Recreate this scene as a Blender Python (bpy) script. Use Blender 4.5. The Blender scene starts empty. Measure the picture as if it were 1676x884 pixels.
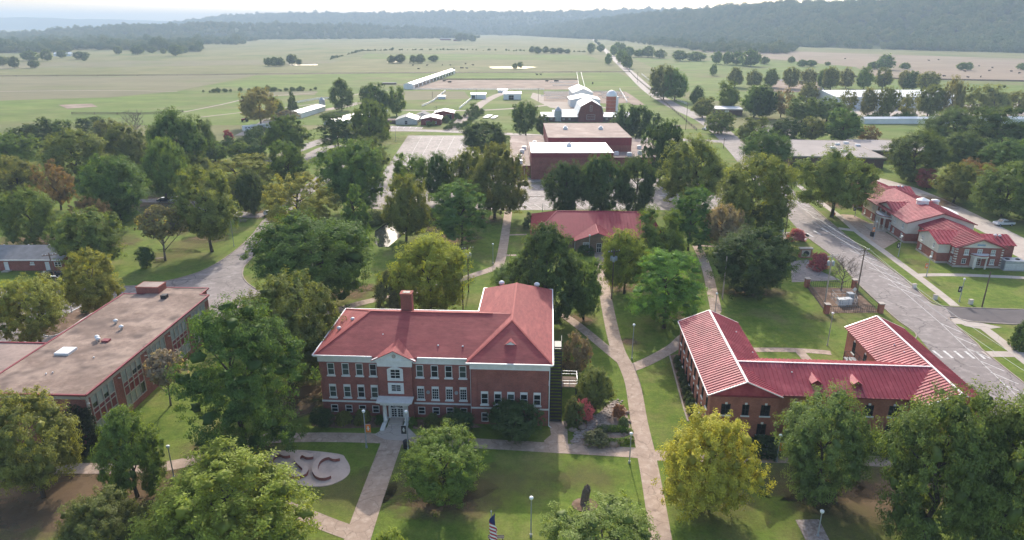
import bpy, math, random
import numpy as np
from mathutils import Vector, Matrix

R = math.radians
SC = bpy.context.scene
COL = SC.collection

# ------------------------------------------------------------------ camera
CAM_H = 55.0                    # drone height in metres
FOC = 1118.0 / 1676.0           # focal length / image width
PITCH = R(19.8)
cam_data = bpy.data.cameras.new('camera')
cam_data.sensor_width = 36.0
cam_data.lens = 36.0 * FOC
cam_data.clip_start = 1.0
cam_data.clip_end = 60000.0
cam = bpy.data.objects.new('camera', cam_data)
COL.objects.link(cam)
cam.location = (0, 0, CAM_H)
cam.rotation_euler = (R(90) - PITCH, 0, 0)
SC.camera = cam

# ------------------------------------------------------------------ sky, sun, exposure
SUN_EL, SUN_AZ = R(29), R(0.5)     # azimuth measured clockwise from +Y (straight ahead)
world = bpy.data.worlds.new('World')
SC.world = world
world.use_nodes = True
wn = world.node_tree.nodes
bg = wn['Background']
sky = wn.new('ShaderNodeTexSky')
sky.sky_type = 'NISHITA'
sky.sun_disc = False
sky.sun_elevation = SUN_EL
sky.sun_rotation = SUN_AZ
sky.altitude = 200
sky.air_density = 1.0
sky.dust_density = 3.2
sky.ozone_density = 1.0
world.node_tree.links.new(sky.outputs[0], bg.inputs[0])
bg.inputs[1].default_value = 0.15
sl = bpy.data.lights.new('sun', 'SUN')
sl.energy = 2.6
sl.angle = R(0.7)
sl.color = (1.0, 0.93, 0.83)
sun = bpy.data.objects.new('sun', sl)
COL.objects.link(sun)
sd = Vector((math.sin(SUN_AZ) * math.cos(SUN_EL), math.cos(SUN_AZ) * math.cos(SUN_EL), math.sin(SUN_EL)))
sun.rotation_euler = sd.to_track_quat('Z', 'Y').to_euler()
sun.location = (0, 0, 300)
vs = SC.view_settings
vs.view_transform = 'Standard'
vs.look = 'None'
vs.gamma = 1.0
vs.use_curve_mapping = False
vs.exposure = 1.0
SC.render.engine = 'CYCLES'
SC.cycles.use_denoising = True
SC.cycles.max_bounces = 6
SC.cycles.diffuse_bounces = 3
SC.cycles.glossy_bounces = 2
SC.cycles.transmission_bounces = 3
SC.cycles.transparent_max_bounces = 4
SC.cycles.volume_bounces = 0
SC.cycles.caustics_reflective = False
SC.cycles.caustics_refractive = False

# ------------------------------------------------------------------ surveying: photograph pixel -> place on a horizontal level
CP, SP = math.cos(PITCH), math.sin(PITCH)
def at(px, py, z=0.0):
    dx, dy = (px - 838) / 1118.0, (442 - py) / 1118.0
    Y, Z = CP + dy * SP, -SP + dy * CP
    t = (z - CAM_H) / Z
    return Vector((dx * t, Y * t, z))
def depth(p):
    return p[1] * CP - (p[2] - CAM_H) * SP
def height_at(p, pytop):
    lo, hi = 0.0, 54.0
    for _ in range(30):
        m = (lo + hi) / 2
        q = (p[0], p[1], m)
        if 442 - 1118 * (q[1] * SP + (m - CAM_H) * CP) / depth(q) > pytop: lo = m
        else: hi = m
    return lo

# ------------------------------------------------------------------ materials
MATS = {}
def mat(name, c1, c2=None, scale=1.0, rough=0.8, c3=None, scale3=0.1, spec=0.3, metal=0.0, bump=0.0, bscale=None, world_space=False, stretch=None, lo=0.35, hi=0.65, detail=4, coat=0.0):
    if name in MATS: return MATS[name]
    m = bpy.data.materials.new(name); m.use_nodes = True
    nt = m.node_tree; N = nt.nodes; L = nt.links
    b = N['Principled BSDF']
    b.inputs['Roughness'].default_value = rough
    b.inputs['Specular IOR Level'].default_value = spec
    b.inputs['Metallic'].default_value = metal
    b.inputs['Coat Weight'].default_value = coat
    b.inputs['Base Color'].default_value = (*c1, 1)
    if c2 is not None or bump:
        if world_space:
            g = N.new('ShaderNodeNewGeometry'); vec = g.outputs['Position']
        else:
            g = N.new('ShaderNodeTexCoord'); vec = g.outputs['Object']
        if stretch:
            mp = N.new('ShaderNodeMapping'); mp.inputs['Scale'].default_value = stretch
            L.new(vec, mp.inputs['Vector']); vec = mp.outputs['Vector']
    if c2 is not None:
        n = N.new('ShaderNodeTexNoise'); n.inputs['Scale'].default_value = scale; n.inputs['Detail'].default_value = detail
        n.inputs['Roughness'].default_value = 0.65
        L.new(vec, n.inputs['Vector'])
        r = N.new('ShaderNodeMapRange'); r.inputs['From Min'].default_value = lo; r.inputs['From Max'].default_value = hi
        L.new(n.outputs[0], r.inputs['Value'])
        mx = N.new('ShaderNodeMix'); mx.data_type = 'RGBA'
        mx.inputs['A'].default_value = (*c1, 1); mx.inputs['B'].default_value = (*c2, 1)
        L.new(r.outputs[0], mx.inputs['Factor']); out = mx.outputs['Result']
        if c3 is not None:
            n3 = N.new('ShaderNodeTexNoise'); n3.inputs['Scale'].default_value = scale3; n3.inputs['Detail'].default_value = 5
            n3.inputs['Roughness'].default_value = 0.6
            L.new(vec, n3.inputs['Vector'])
            r3 = N.new('ShaderNodeMapRange'); r3.inputs['From Min'].default_value = 0.5; r3.inputs['From Max'].default_value = 0.68
            L.new(n3.outputs[0], r3.inputs['Value'])
            m3 = N.new('ShaderNodeMix'); m3.data_type = 'RGBA'
            L.new(out, m3.inputs['A']); m3.inputs['B'].default_value = (*c3, 1); L.new(r3.outputs[0], m3.inputs['Factor'])
            out = m3.outputs['Result']
        L.new(out, b.inputs['Base Color'])
    if bump:
        nb = N.new('ShaderNodeTexNoise'); nb.inputs['Scale'].default_value = bscale or scale * 4; nb.inputs['Detail'].default_value = 3
        L.new(vec, nb.inputs['Vector'])
        bp = N.new('ShaderNodeBump'); bp.inputs['Strength'].default_value = bump; bp.inputs['Distance'].default_value = 0.1
        L.new(nb.outputs[0], bp.inputs['Height']); L.new(bp.outputs[0], b.inputs['Normal'])
    MATS[name] = m
    return m

def add_cracks(m, scale=0.16, dark=0.62, width=0.012):
    nt = m.node_tree; N = nt.nodes; L = nt.links; b = N['Principled BSDF']
    g = N.new('ShaderNodeNewGeometry'); n = N.new('ShaderNodeTexNoise'); n.inputs['Scale'].default_value = 0.3; n.inputs['Detail'].default_value = 4
    L.new(g.outputs['Position'], n.inputs['Vector'])
    sc = N.new('ShaderNodeVectorMath'); sc.operation = 'MULTIPLY_ADD'; sc.inputs[1].default_value = (4, 4, 0); L.new(n.outputs['Color'], sc.inputs[0]); L.new(g.outputs['Position'], sc.inputs[2])
    v = N.new('ShaderNodeTexVoronoi'); v.feature = 'DISTANCE_TO_EDGE'; v.inputs['Scale'].default_value = scale; L.new(sc.outputs[0], v.inputs['Vector'])
    r = N.new('ShaderNodeMapRange'); r.inputs['From Min'].default_value = width*0.4; r.inputs['From Max'].default_value = width; r.inputs['To Min'].default_value = dark; r.inputs['To Max'].default_value = 1
    L.new(v.outputs[0], r.inputs['Value'])
    mx = N.new('ShaderNodeMix'); mx.data_type = 'RGBA'; mx.blend_type = 'MULTIPLY'; mx.inputs['Factor'].default_value = 1
    src = b.inputs['Base Color'].links[0].from_socket
    L.new(src, mx.inputs['A']); L.new(r.outputs[0], mx.inputs['B']); L.new(mx.outputs['Result'], b.inputs['Base Color'])

def brick_mat(name, c1, c2, mortar, rough=0.85):
    m = bpy.data.materials.new(name); m.use_nodes = True
    nt = m.node_tree; N = nt.nodes; L = nt.links; b = N['Principled BSDF']
    b.inputs['Roughness'].default_value = rough; b.inputs['Specular IOR Level'].default_value = 0.2
    tc = N.new('ShaderNodeTexCoord'); sep = N.new('ShaderNodeSeparateXYZ'); L.new(tc.outputs['Object'], sep.inputs[0])
    ad = N.new('ShaderNodeMath'); L.new(sep.outputs[0], ad.inputs[0]); L.new(sep.outputs[1], ad.inputs[1])
    cb = N.new('ShaderNodeCombineXYZ'); L.new(ad.outputs[0], cb.inputs[0]); L.new(sep.outputs[2], cb.inputs[1])
    bt = N.new('ShaderNodeTexBrick'); L.new(cb.outputs[0], bt.inputs['Vector'])
    bt.inputs['Color1'].default_value = (*c1, 1); bt.inputs['Color2'].default_value = (*c2, 1); bt.inputs['Mortar'].default_value = (*mortar, 1)
    bt.inputs['Scale'].default_value = 1.0; bt.inputs['Brick Width'].default_value = 0.22; bt.inputs['Row Height'].default_value = 0.076
    bt.inputs['Mortar Size'].default_value = 0.008
    n = N.new('ShaderNodeTexNoise'); n.inputs['Scale'].default_value = 0.5; n.inputs['Detail'].default_value = 6; n.inputs['Roughness'].default_value = 0.7
    L.new(tc.outputs['Object'], n.inputs['Vector'])
    r = N.new('ShaderNodeMapRange'); r.inputs['From Min'].default_value = 0.3; r.inputs['From Max'].default_value = 0.7
    r.inputs['To Min'].default_value = 0.72; r.inputs['To Max'].default_value = 1.22
    L.new(n.outputs[0], r.inputs['Value'])
    mx = N.new('ShaderNodeMix'); mx.data_type = 'RGBA'; mx.blend_type = 'MULTIPLY'; mx.inputs['Factor'].default_value = 1.0
    L.new(bt.outputs[0], mx.inputs['A']); L.new(r.outputs[0], mx.inputs['B'])
    L.new(mx.outputs['Result'], b.inputs['Base Color'])
    MATS[name] = m
    return m

def foliage_mat(name, trans=0.35, dark=0.55):
    m = bpy.data.materials.new(name); m.use_nodes = True
    nt = m.node_tree; N = nt.nodes; L = nt.links
    for n in list(N): N.remove(n)
    out = N.new('ShaderNodeOutputMaterial')
    oi = N.new('ShaderNodeObjectInfo'); tc = N.new('ShaderNodeTexCoord')
    # leaf to leaf and branch to branch colour
    nz = N.new('ShaderNodeTexNoise'); nz.inputs['Scale'].default_value = 7.0; nz.inputs['Detail'].default_value = 3; L.new(tc.outputs['Object'], nz.inputs['Vector'])
    wn_ = N.new('ShaderNodeTexWhiteNoise'); wn_.noise_dimensions = '1D'
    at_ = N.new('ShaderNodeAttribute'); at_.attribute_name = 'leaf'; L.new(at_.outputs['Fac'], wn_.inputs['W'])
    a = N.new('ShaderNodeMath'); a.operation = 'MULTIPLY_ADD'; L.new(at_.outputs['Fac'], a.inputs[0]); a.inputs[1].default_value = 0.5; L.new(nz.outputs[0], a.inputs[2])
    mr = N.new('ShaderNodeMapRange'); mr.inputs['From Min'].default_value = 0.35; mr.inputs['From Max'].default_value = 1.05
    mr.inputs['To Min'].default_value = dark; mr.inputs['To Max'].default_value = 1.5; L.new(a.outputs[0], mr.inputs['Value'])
    mul = N.new('ShaderNodeMix'); mul.data_type = 'RGBA'; mul.blend_type = 'MULTIPLY'; mul.inputs['Factor'].default_value = 1
    L.new(oi.outputs['Color'], mul.inputs['A']); L.new(mr.outputs[0], mul.inputs['B'])
    d = N.new('ShaderNodeBsdfDiffuse'); L.new(mul.outputs['Result'], d.inputs['Color'])
    tr = N.new('ShaderNodeBsdfTranslucent')
    ty = N.new('ShaderNodeMix'); ty.data_type = 'RGBA'; ty.blend_type = 'MULTIPLY'; ty.inputs['Factor'].default_value = 1
    L.new(mul.outputs['Result'], ty.inputs['A']); ty.inputs['B'].default_value = (1.5, 1.35, 0.55, 1)
    L.new(ty.outputs['Result'], tr.inputs['Color'])
    ms = N.new('ShaderNodeMixShader'); ms.inputs[0].default_value = trans
    L.new(d.outputs[0], ms.inputs[1]); L.new(tr.outputs[0], ms.inputs[2])
    gl = N.new('ShaderNodeBsdfGlossy'); gl.inputs['Roughness'].default_value = 0.5; gl.inputs['Color'].default_value = (1, 1, 1, 1)
    m2 = N.new('ShaderNodeMixShader'); m2.inputs[0].default_value = 0.012
    L.new(ms.outputs[0], m2.inputs[1]); L.new(gl.outputs[0], m2.inputs[2])
    L.new(m2.outputs[0], out.inputs[0])
    MATS[name] = m
    return m

LEAF = foliage_mat('leaf', 0.42, 0.68)
M_brick = brick_mat('red_brick', (0.34, 0.088, 0.062), (0.24, 0.06, 0.047), (0.28, 0.20, 0.17))
M_brick2 = brick_mat('orange_brick', (0.45, 0.145, 0.088), (0.34, 0.10, 0.066), (0.34, 0.24, 0.19))
M_brown = brick_mat('brown_brick', (0.24, 0.14, 0.09), (0.16, 0.09, 0.06), (0.3, 0.25, 0.2))
M_dark = brick_mat('dark_brick', (0.13, 0.06, 0.05), (0.09, 0.045, 0.04), (0.16, 0.12, 0.1))
M_white = mat('white_paint', (0.78, 0.77, 0.74), (0.68, 0.66, 0.62), 1.5, 0.6)
M_wmetal = mat('white_metal', (0.80, 0.80, 0.80), (0.66, 0.66, 0.66), 0.3, 0.45, spec=0.5)
M_stucco = mat('cream_stucco', (0.72, 0.67, 0.60), (0.62, 0.57, 0.5), 0.6, 0.9)
M_shingle = mat('red_shingle', (0.32, 0.064, 0.061), (0.25, 0.046, 0.048), 0.9, 0.75, c3=(0.37, 0.082, 0.076), scale3=0.25, spec=0.35, bump=0.35, bscale=9, stretch=(1, 1, 5))
M_rmetal = mat('red_roof_metal', (0.38, 0.058, 0.078), (0.32, 0.047, 0.064), 0.25, 0.55, spec=0.25, c3=(0.46, 0.10, 0.115), scale3=0.35)
M_redtrim = mat('dark_red_trim', (0.27, 0.048, 0.056), (0.21, 0.036, 0.044), 1.0, 0.5)
M_glass = mat('dark_glass', (0.015, 0.02, 0.022), rough=0.08, spec=0.5)
M_blind = mat('blind_behind_glass', (0.42, 0.42, 0.40), (0.30, 0.31, 0.30), 0.8, 0.25, spec=0.5)
M_shade = mat('green_shade_behind_glass', (0.075, 0.10, 0.085), (0.05, 0.07, 0.06), 0.7, 0.15, spec=0.5)
M_black = mat('black_metal', (0.025, 0.025, 0.028), rough=0.5)
M_steel = mat('galvanised_steel', (0.42, 0.44, 0.46), (0.33, 0.35, 0.37), 2.0, 0.45, metal=0.3, spec=0.5)
M_conc = mat('concrete_walk', (0.44, 0.325, 0.25), (0.36, 0.262, 0.20), 0.35, 0.9, c3=(0.50, 0.385, 0.305), scale3=0.9, world_space=True, bump=0.1, bscale=6)
M_conc2 = mat('pale_concrete', (0.50, 0.43, 0.37), (0.42, 0.35, 0.30), 0.3, 0.9, world_space=True)
M_asph = mat('worn_asphalt', (0.27, 0.228, 0.212), (0.215, 0.18, 0.168), 0.10, 0.8, c3=(0.32, 0.275, 0.255), scale3=0.45, world_space=True, bump=0.1, bscale=10)
M_asph2 = mat('dark_asphalt', (0.13, 0.11, 0.108), (0.10, 0.085, 0.085), 0.2, 0.85, world_space=True)
M_line = mat('road_paint', (0.72, 0.70, 0.66), (0.45, 0.42, 0.4), 1.2, 0.8, world_space=True)
M_grav = mat('gravel_lane', (0.40, 0.33, 0.28), (0.32, 0.26, 0.21), 0.15, 0.95, world_space=True)
M_flat = mat('gravel_roof', (0.215, 0.15, 0.118), (0.36, 0.265, 0.21), 0.16, 0.95, c3=(0.12, 0.085, 0.072), scale3=0.3, detail=10, lo=0.42, hi=0.6)
M_flat2 = mat('tan_roof', (0.34, 0.25, 0.21), (0.27, 0.2, 0.17), 0.15, 0.9, c3=(0.42, 0.33, 0.28), scale3=0.1)
M_greyroof = mat('grey_shingle', (0.26, 0.25, 0.25), (0.2, 0.19, 0.19), 0.7, 0.9)
M_bark = mat('bark', (0.10, 0.075, 0.055), (0.065, 0.05, 0.038), 6, 0.95)
M_greybark = mat('grey_twigs', (0.22, 0.18, 0.15), (0.15, 0.12, 0.10), 6, 0.95)
M_wood = mat('weathered_wood', (0.17, 0.12, 0.09), (0.11, 0.08, 0.06), 3, 0.9)
M_mulch = mat('mulch', (0.20, 0.12, 0.075), (0.13, 0.08, 0.05), 1.5, 0.95, c3=(0.30, 0.20, 0.14), scale3=0.6, world_space=True, bump=0.5, bscale=5)
M_dirt = mat('bare_dirt', (0.27, 0.19, 0.145), (0.20, 0.14, 0.105), 0.08, 0.95, c3=(0.33, 0.25, 0.19), scale3=0.05, world_space=True)
M_rock = mat('garden_rock', (0.36, 0.27, 0.21), (0.24, 0.17, 0.13), 2.0, 0.9)
M_redbarn = mat('red_barn_paint', (0.24, 0.05, 0.045), (0.18, 0.038, 0.035), 0.8, 0.8)
M_silo = mat('orange_silo_tile', (0.42, 0.14, 0.09), (0.35, 0.11, 0.07), 0.5, 0.7)
M_orange = mat('orange_banner', (0.75, 0.22, 0.04), rough=0.7)
M_blue = mat('blue_plastic', (0.02, 0.16, 0.45), rough=0.4)
M_tyre = mat('tyre_rubber', (0.02, 0.02, 0.02), rough=0.9)
M_carw = mat('silver_car_paint', (0.62, 0.62, 0.63), rough=0.25, spec=0.5, coat=0.5)
M_cark = mat('dark_car_paint', (0.02, 0.024, 0.035), rough=0.2, spec=0.5, coat=0.6)
M_carr = mat('red_machine_paint', (0.25, 0.04, 0.03), rough=0.4)
M_cow = mat('black_cattle_hide', (0.02, 0.017, 0.015), rough=0.8)
M_yellow = mat('yellow_sign', (0.8, 0.45, 0.02), rough=0.5)
M_pent = mat('white_lamp_glass', (0.85, 0.85, 0.82), rough=0.3)
M_kerb = mat('kerb_concrete', (0.38, 0.31, 0.26), (0.28, 0.22, 0.18), 0.5, 0.9, world_space=True)

add_cracks(M_asph, 0.13, 0.6, 0.014); add_cracks(M_conc, 0.42, 0.72, 0.02); add_cracks(M_conc2, 0.22, 0.75, 0.014)
def grain(m, layers, object_space=False, stretch=(1, 1, 1)):
    nt = m.node_tree; N = nt.nodes; L = nt.links; b = N['Principled BSDF']
    g = N.new('ShaderNodeTexCoord' if object_space else 'ShaderNodeNewGeometry'); vec = g.outputs['Object' if object_space else 'Position']
    mp = N.new('ShaderNodeMapping'); mp.inputs['Scale'].default_value = stretch; L.new(vec, mp.inputs['Vector'])
    for sc, amp in layers:
        n = N.new('ShaderNodeTexNoise'); n.inputs['Scale'].default_value = sc; n.inputs['Detail'].default_value = 5; n.inputs['Roughness'].default_value = 0.75; L.new(mp.outputs[0], n.inputs['Vector'])
        r = N.new('ShaderNodeMapRange'); r.inputs['From Min'].default_value = 0.3; r.inputs['From Max'].default_value = 0.7; r.inputs['To Min'].default_value = 1-amp; r.inputs['To Max'].default_value = 1+amp; L.new(n.outputs[0], r.inputs['Value'])
        mx = N.new('ShaderNodeMix'); mx.data_type = 'RGBA'; mx.blend_type = 'MULTIPLY'; mx.inputs['Factor'].default_value = 1
        L.new(b.inputs['Base Color'].links[0].from_socket, mx.inputs['A']); L.new(r.outputs[0], mx.inputs['B']); L.new(mx.outputs['Result'], b.inputs['Base Color'])
grain(M_shingle, ((0.8, 0.16), (6.0, 0.14)), True, (0.5, 0.5, 6)); grain(M_rmetal, ((0.35, 0.14),), True); grain(M_flat, ((1.2, 0.25),), True); grain(M_asph, ((0.9, 0.12), (0.06, 0.12))); grain(M_conc, ((1.6, 0.12),)); grain(M_flat2, ((0.25, 0.16), (1.5, 0.12)), True); grain(M_wmetal, ((0.15, 0.10),), True)
# ------------------------------------------------------------------ mesh builder
class MB:
    def __init__(s): s.v = []; s.f = []
    def poly(s, pts):
        n = len(s.v); s.v += [tuple(p) for p in pts]; s.f.append(tuple(range(n, n + len(pts)))); return s
    def box(s, x0, x1, y0, y1, z0, z1):
        n = len(s.v)
        s.v += [(x0,y0,z0),(x1,y0,z0),(x1,y1,z0),(x0,y1,z0),(x0,y0,z1),(x1,y0,z1),(x1,y1,z1),(x0,y1,z1)]
        for q in ((3,2,1,0),(4,5,6,7),(0,1,5,4),(1,2,6,5),(2,3,7,6),(3,0,4,7)): s.f.append(tuple(n+i for i in q))
        return s
    def prism(s, pts, z0, z1):
        n = len(s.v); k = len(pts)
        s.v += [(p[0], p[1], z0) for p in pts] + [(p[0], p[1], z1) for p in pts]
        s.f.append(tuple(n+i for i in reversed(range(k)))); s.f.append(tuple(n+k+i for i in range(k)))
        for i in range(k): j = (i+1) % k; s.f.append((n+i, n+j, n+k+j, n+k+i))
        return s
    def slab(s, pts, th):
        n = len(s.v); k = len(pts)
        s.v += [tuple(p) for p in pts] + [(p[0], p[1], p[2]-th) for p in pts]
        s.f.append(tuple(n+i for i in range(k))); s.f.append(tuple(n+k+i for i in reversed(range(k))))
        for i in range(k): j = (i+1) % k; s.f.append((n+j, n+i, n+k+i, n+k+j))
        return s
    def bar(s, a, b, w, h=None, up=(0,0,1)):
        a, b = Vector(a), Vector(b); d = (b-a).normalized(); h = h or w
        u = Vector(up)
        if abs(d.dot(u)) > 0.98: u = Vector((0,1,0))
        x = d.cross(u).normalized(); y = x.cross(d).normalized()
        n = len(s.v)
        for p in (a, b):
            for sx, sy in ((-1,-1),(1,-1),(1,1),(-1,1)): s.v.append(tuple(p + x*sx*w/2 + y*sy*h/2))
        for q in ((0,1,2,3),(7,6,5,4),(1,0,4,5),(2,1,5,6),(3,2,6,7),(0,3,7,4)): s.f.append(tuple(n+i for i in q))
        return s
    def tube(s, a, b, r0, r1=None, n=8):
        a, b = Vector(a), Vector(b); d = (b-a).normalized(); r1 = r0 if r1 is None else r1
        u = Vector((0,0,1)) if abs(d.z) < 0.95 else Vector((1,0,0))
        x = d.cross(u).normalized(); y = x.cross(d)
        k = len(s.v)
        for p, r in ((a, r0), (b, r1)):
            for i in range(n):
                t = 2*math.pi*i/n; s.v.append(tuple(p + x*math.cos(t)*r + y*math.sin(t)*r))
        for i in range(n): j = (i+1) % n; s.f.append((k+i, k+n+i, k+n+j, k+j))
        s.f.append(tuple(k+i for i in range(n))); s.f.append(tuple(k+n+i for i in reversed(range(n))))
        return s
    def lathe(s, prof, n=12, c=(0,0,0)):
        k = len(s.v)
        for r, z in prof:
            for i in range(n):
                t = 2*math.pi*i/n; s.v.append((c[0]+r*math.cos(t), c[1]+r*math.sin(t), c[2]+z))
        for m in range(len(prof)-1):
            for i in range(n):
                j = (i+1) % n; s.f.append((k+m*n+i, k+m*n+j, k+(m+1)*n+j, k+(m+1)*n+i))
        s.f.append(tuple(k+i for i in reversed(range(n)))); s.f.append(tuple(k+(len(prof)-1)*n+i for i in range(n)))
        return s
    def mesh(s, name, m, smooth=False):
        me = bpy.data.meshes.new(name); me.from_pydata(s.v, [], s.f); me.update()
        if m: me.materials.append(m)
        if smooth: me.polygons.foreach_set('use_smooth', [True]*len(me.polygons))
        return me
    def build(s, name, m, parent=None, smooth=False, **k):
        return inst(s.mesh(name, m, smooth), name, parent, **k)

def inst(me, name, parent=None, loc=(0,0,0), rz=0.0, scale=None, label=None, cat=None, group=None, kind=None, color=None):
    o = bpy.data.objects.new(name, me); COL.objects.link(o)
    o.location = loc
    if rz: o.rotation_euler = (0, 0, rz)
    if scale is not None: o.scale = scale
    if parent: o.parent = parent
    if label: o['label'] = label
    if cat: o['category'] = cat
    if group: o['group'] = group
    if kind: o['kind'] = kind
    if color: o.color = (*color, 1)
    return o
def thing(name, label, cat, loc=(0,0,0), rz=0.0, group=None):
    return inst(None, name, None, loc, rz, None, label, cat, group)

# ------------------------------------------------------------------ ground sheets
def area2(p): return sum(p[i][0]*p[(i+1)%len(p)][1]-p[(i+1)%len(p)][0]*p[i][1] for i in range(len(p)))
def sheet(name, pts, z, m, px=True, parent=None):
    w = [at(*p) for p in pts] if px else [Vector((*p, 0)) for p in pts]
    q = [(p[0], p[1], z) for p in w]
    if area2(q) < 0: q.reverse()
    b = MB(); b.poly(q)
    return b.build(name, m, parent, kind=None if parent else 'structure')
def band_pts(line, width):
    L, Rr = [], []
    n = len(line)
    for i, p in enumerate(line):
        a, b = line[max(0, i-1)], line[min(n-1, i+1)]
        d = Vector((b[0]-a[0], b[1]-a[1])).normalized()
        w = width[i] if isinstance(width, (list, tuple)) else width
        L.append((p[0]-d.y*w/2, p[1]+d.x*w/2)); Rr.append((p[0]+d.y*w/2, p[1]-d.x*w/2))
    return L, Rr
def smooth_line(line, k=4):
    P = [Vector((p[0], p[1])) for p in line]; out = []
    for i in range(len(P)-1):
        p0, p1, p2, p3 = P[max(0,i-1)], P[i], P[i+1], P[min(len(P)-1,i+2)]
        for j in range(k):
            t = j/k
            out.append(0.5*((2*p1)+(p2-p0)*t+(2*p0-5*p1+4*p2-p3)*t*t+(3*p1-p0-3*p2+p3)*t**3))
    out.append(P[-1]); return out
def band(name, line, width, z, m, px=True, parent=None, smooth=True, z0=None):
    w = [at(*p) for p in line] if px else line
    if smooth and len(w) > 2: w = smooth_line(w)
    L, Rr = band_pts(w, width)
    b = MB()
    for i in range(len(L)-1):
        if z0 is None: b.poly([(*L[i], z), (*Rr[i], z), (*Rr[i+1], z), (*L[i+1], z)])
        else:
            q = [L[i], Rr[i], Rr[i+1], L[i+1]]; b.prism(q, z0, z)
    return b.build(name, m, parent, kind=None if parent else 'structure')
rng = np.random.default_rng(7)
rnd = random.Random(11)

# ------------------------------------------------------------------ ground, fields, hills
M_lawn = mat('mown_grass', (0.098, 0.152, 0.021), (0.155, 0.195, 0.034), 0.45, 0.95, c3=(0.185, 0.178, 0.055), scale3=0.10, world_space=True, bump=0.5, bscale=3.0, spec=0.1)
M_past = mat('pasture_grass', (0.170, 0.172, 0.072), (0.222, 0.205, 0.102), 0.012, 0.95, c3=(0.128, 0.155, 0.052), scale3=0.009, world_space=True, spec=0.05, stretch=(1, 0.55, 1))
M_bright = mat('bright_pasture', (0.125, 0.180, 0.042), (0.175, 0.210, 0.064), 0.03, 0.95, c3=(0.195, 0.185, 0.085), scale3=0.018, world_space=True, spec=0.05, stretch=(0.6, 1, 1))
M_tan = mat('tan_hay_field', (0.195, 0.18, 0.105), (0.225, 0.20, 0.12), 0.02, 0.95, c3=(0.165, 0.175, 0.08), scale3=0.01, world_space=True, spec=0.05)
M_dry = mat('dry_pink_field', (0.275, 0.21, 0.155), (0.30, 0.235, 0.175), 0.02, 0.95, c3=(0.24, 0.21, 0.13), scale3=0.008, world_space=True, spec=0.05)
M_woods = mat('woodland_floor', (0.055, 0.075, 0.03), (0.08, 0.095, 0.04), 0.02, 0.95, world_space=True, spec=0.05)

grain(M_lawn, ((0.12, 0.16), (1.1, 0.2), (4.0, 0.22))); grain(M_past, ((0.05, 0.16), (0.004, 0.14)), False, (0.4, 1, 1)); grain(M_bright, ((0.08, 0.2), (0.012, 0.16)), False, (0.5, 1, 1)); grain(M_tan, ((0.06, 0.12), (0.012, 0.12)), False, (0.35, 1, 1)); grain(M_dry, ((0.06, 0.12), (0.01, 0.12)), False, (0.4, 1, 1))
g = MB(); g.poly([(-9000, -400, 0), (9000, -400, 0), (9000, 14000, 0), (-9000, 14000, 0)])
g.build('ground', M_past, kind='structure')
sheet('lawn', [(-200, -380), (200, -380), (420, 250), (180, 330), (160, 390), (-60, 372), (-95, 400), (-160, 330), (-300, 280)], 0.02, M_lawn, px=False)
def field(name, pts, z, m): return sheet(name, pts, z, m)
field('field', [(-900, 205), (-900, 172), (180, 160), (290, 150), (420, 124), (660, 119), (1010, 119), (1130, 165), (1180, 200), (900, 218), (620, 205)], 0.05, M_bright)
field('hay_field', [(-900, 129), (0, 126), (420, 122.5), (290, 149), (180, 159), (0, 165), (-900, 172)], 0.08, M_tan)
field('hay_field', [(1085, 119), (1035, 95), (1290, 100), (1430, 112), (1440, 130), (1900, 140), (1900, 185), (1150, 165)], 0.05, M_bright)
field('dry_field', [(1130, 82), (1290, 84), (1500, 91), (1900, 103), (1900, 136), (1440, 128), (1400, 110), (1290, 99), (1190, 90)], 0.09, M_dry)
field('meadow', [(1395, 198), (1700, 198), (1700, 235), (1480, 228), (1400, 224)], 0.07, M_bright)

def soft_patch_mat(name, c1, c2, amax=0.85):
    m = bpy.data.materials.new(name); m.use_nodes = True
    nt = m.node_tree; N = nt.nodes; L = nt.links; b = N['Principled BSDF']; b.inputs['Roughness'].default_value = 0.95; b.inputs['Specular IOR Level'].default_value = 0.05
    tc = N.new('ShaderNodeTexCoord'); geo = N.new('ShaderNodeNewGeometry')
    ln = N.new('ShaderNodeVectorMath'); ln.operation = 'LENGTH'; L.new(tc.outputs['Object'], ln.inputs[0])
    n = N.new('ShaderNodeTexNoise'); n.inputs['Scale'].default_value = 0.35; n.inputs['Detail'].default_value = 6; n.inputs['Roughness'].default_value = 0.7
    L.new(geo.outputs['Position'], n.inputs['Vector'])
    ad = N.new('ShaderNodeMath'); ad.operation = 'MULTIPLY_ADD'; L.new(n.outputs[0], ad.inputs[0]); ad.inputs[1].default_value = 1.6; L.new(ln.outputs['Value'], ad.inputs[2])
    mr = N.new('ShaderNodeMapRange'); mr.inputs['From Min'].default_value = 1.05; mr.inputs['From Max'].default_value = 1.75; mr.inputs['To Min'].default_value = amax; mr.inputs['To Max'].default_value = 0
    L.new(ad.outputs[0], mr.inputs['Value'])
    mx = N.new('ShaderNodeMix'); mx.data_type = 'RGBA'; mx.inputs['A'].default_value = (*c1, 1); mx.inputs['B'].default_value = (*c2, 1)
    L.new(n.outputs[0], mx.inputs['Factor']); L.new(mx.outputs['Result'], b.inputs['Base Color']); L.new(mr.outputs[0], b.inputs['Alpha'])
    MATS[name] = m; return m
M_bare = soft_patch_mat('worn_bare_soil', (0.23, 0.145, 0.09), (0.17, 0.125, 0.07))
M_dapple = soft_patch_mat('dry_thin_grass', (0.21, 0.17, 0.075), (0.17, 0.165, 0.06), 0.5)
pb = MB(); pb.poly([(math.cos(t*math.pi/12), math.sin(t*math.pi/12), 0) for t in range(24)])
PATCH = {m.name: pb.mesh('soil_patch', m) for m in (M_bare, M_dapple)}
PZ = [0.024]
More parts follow.
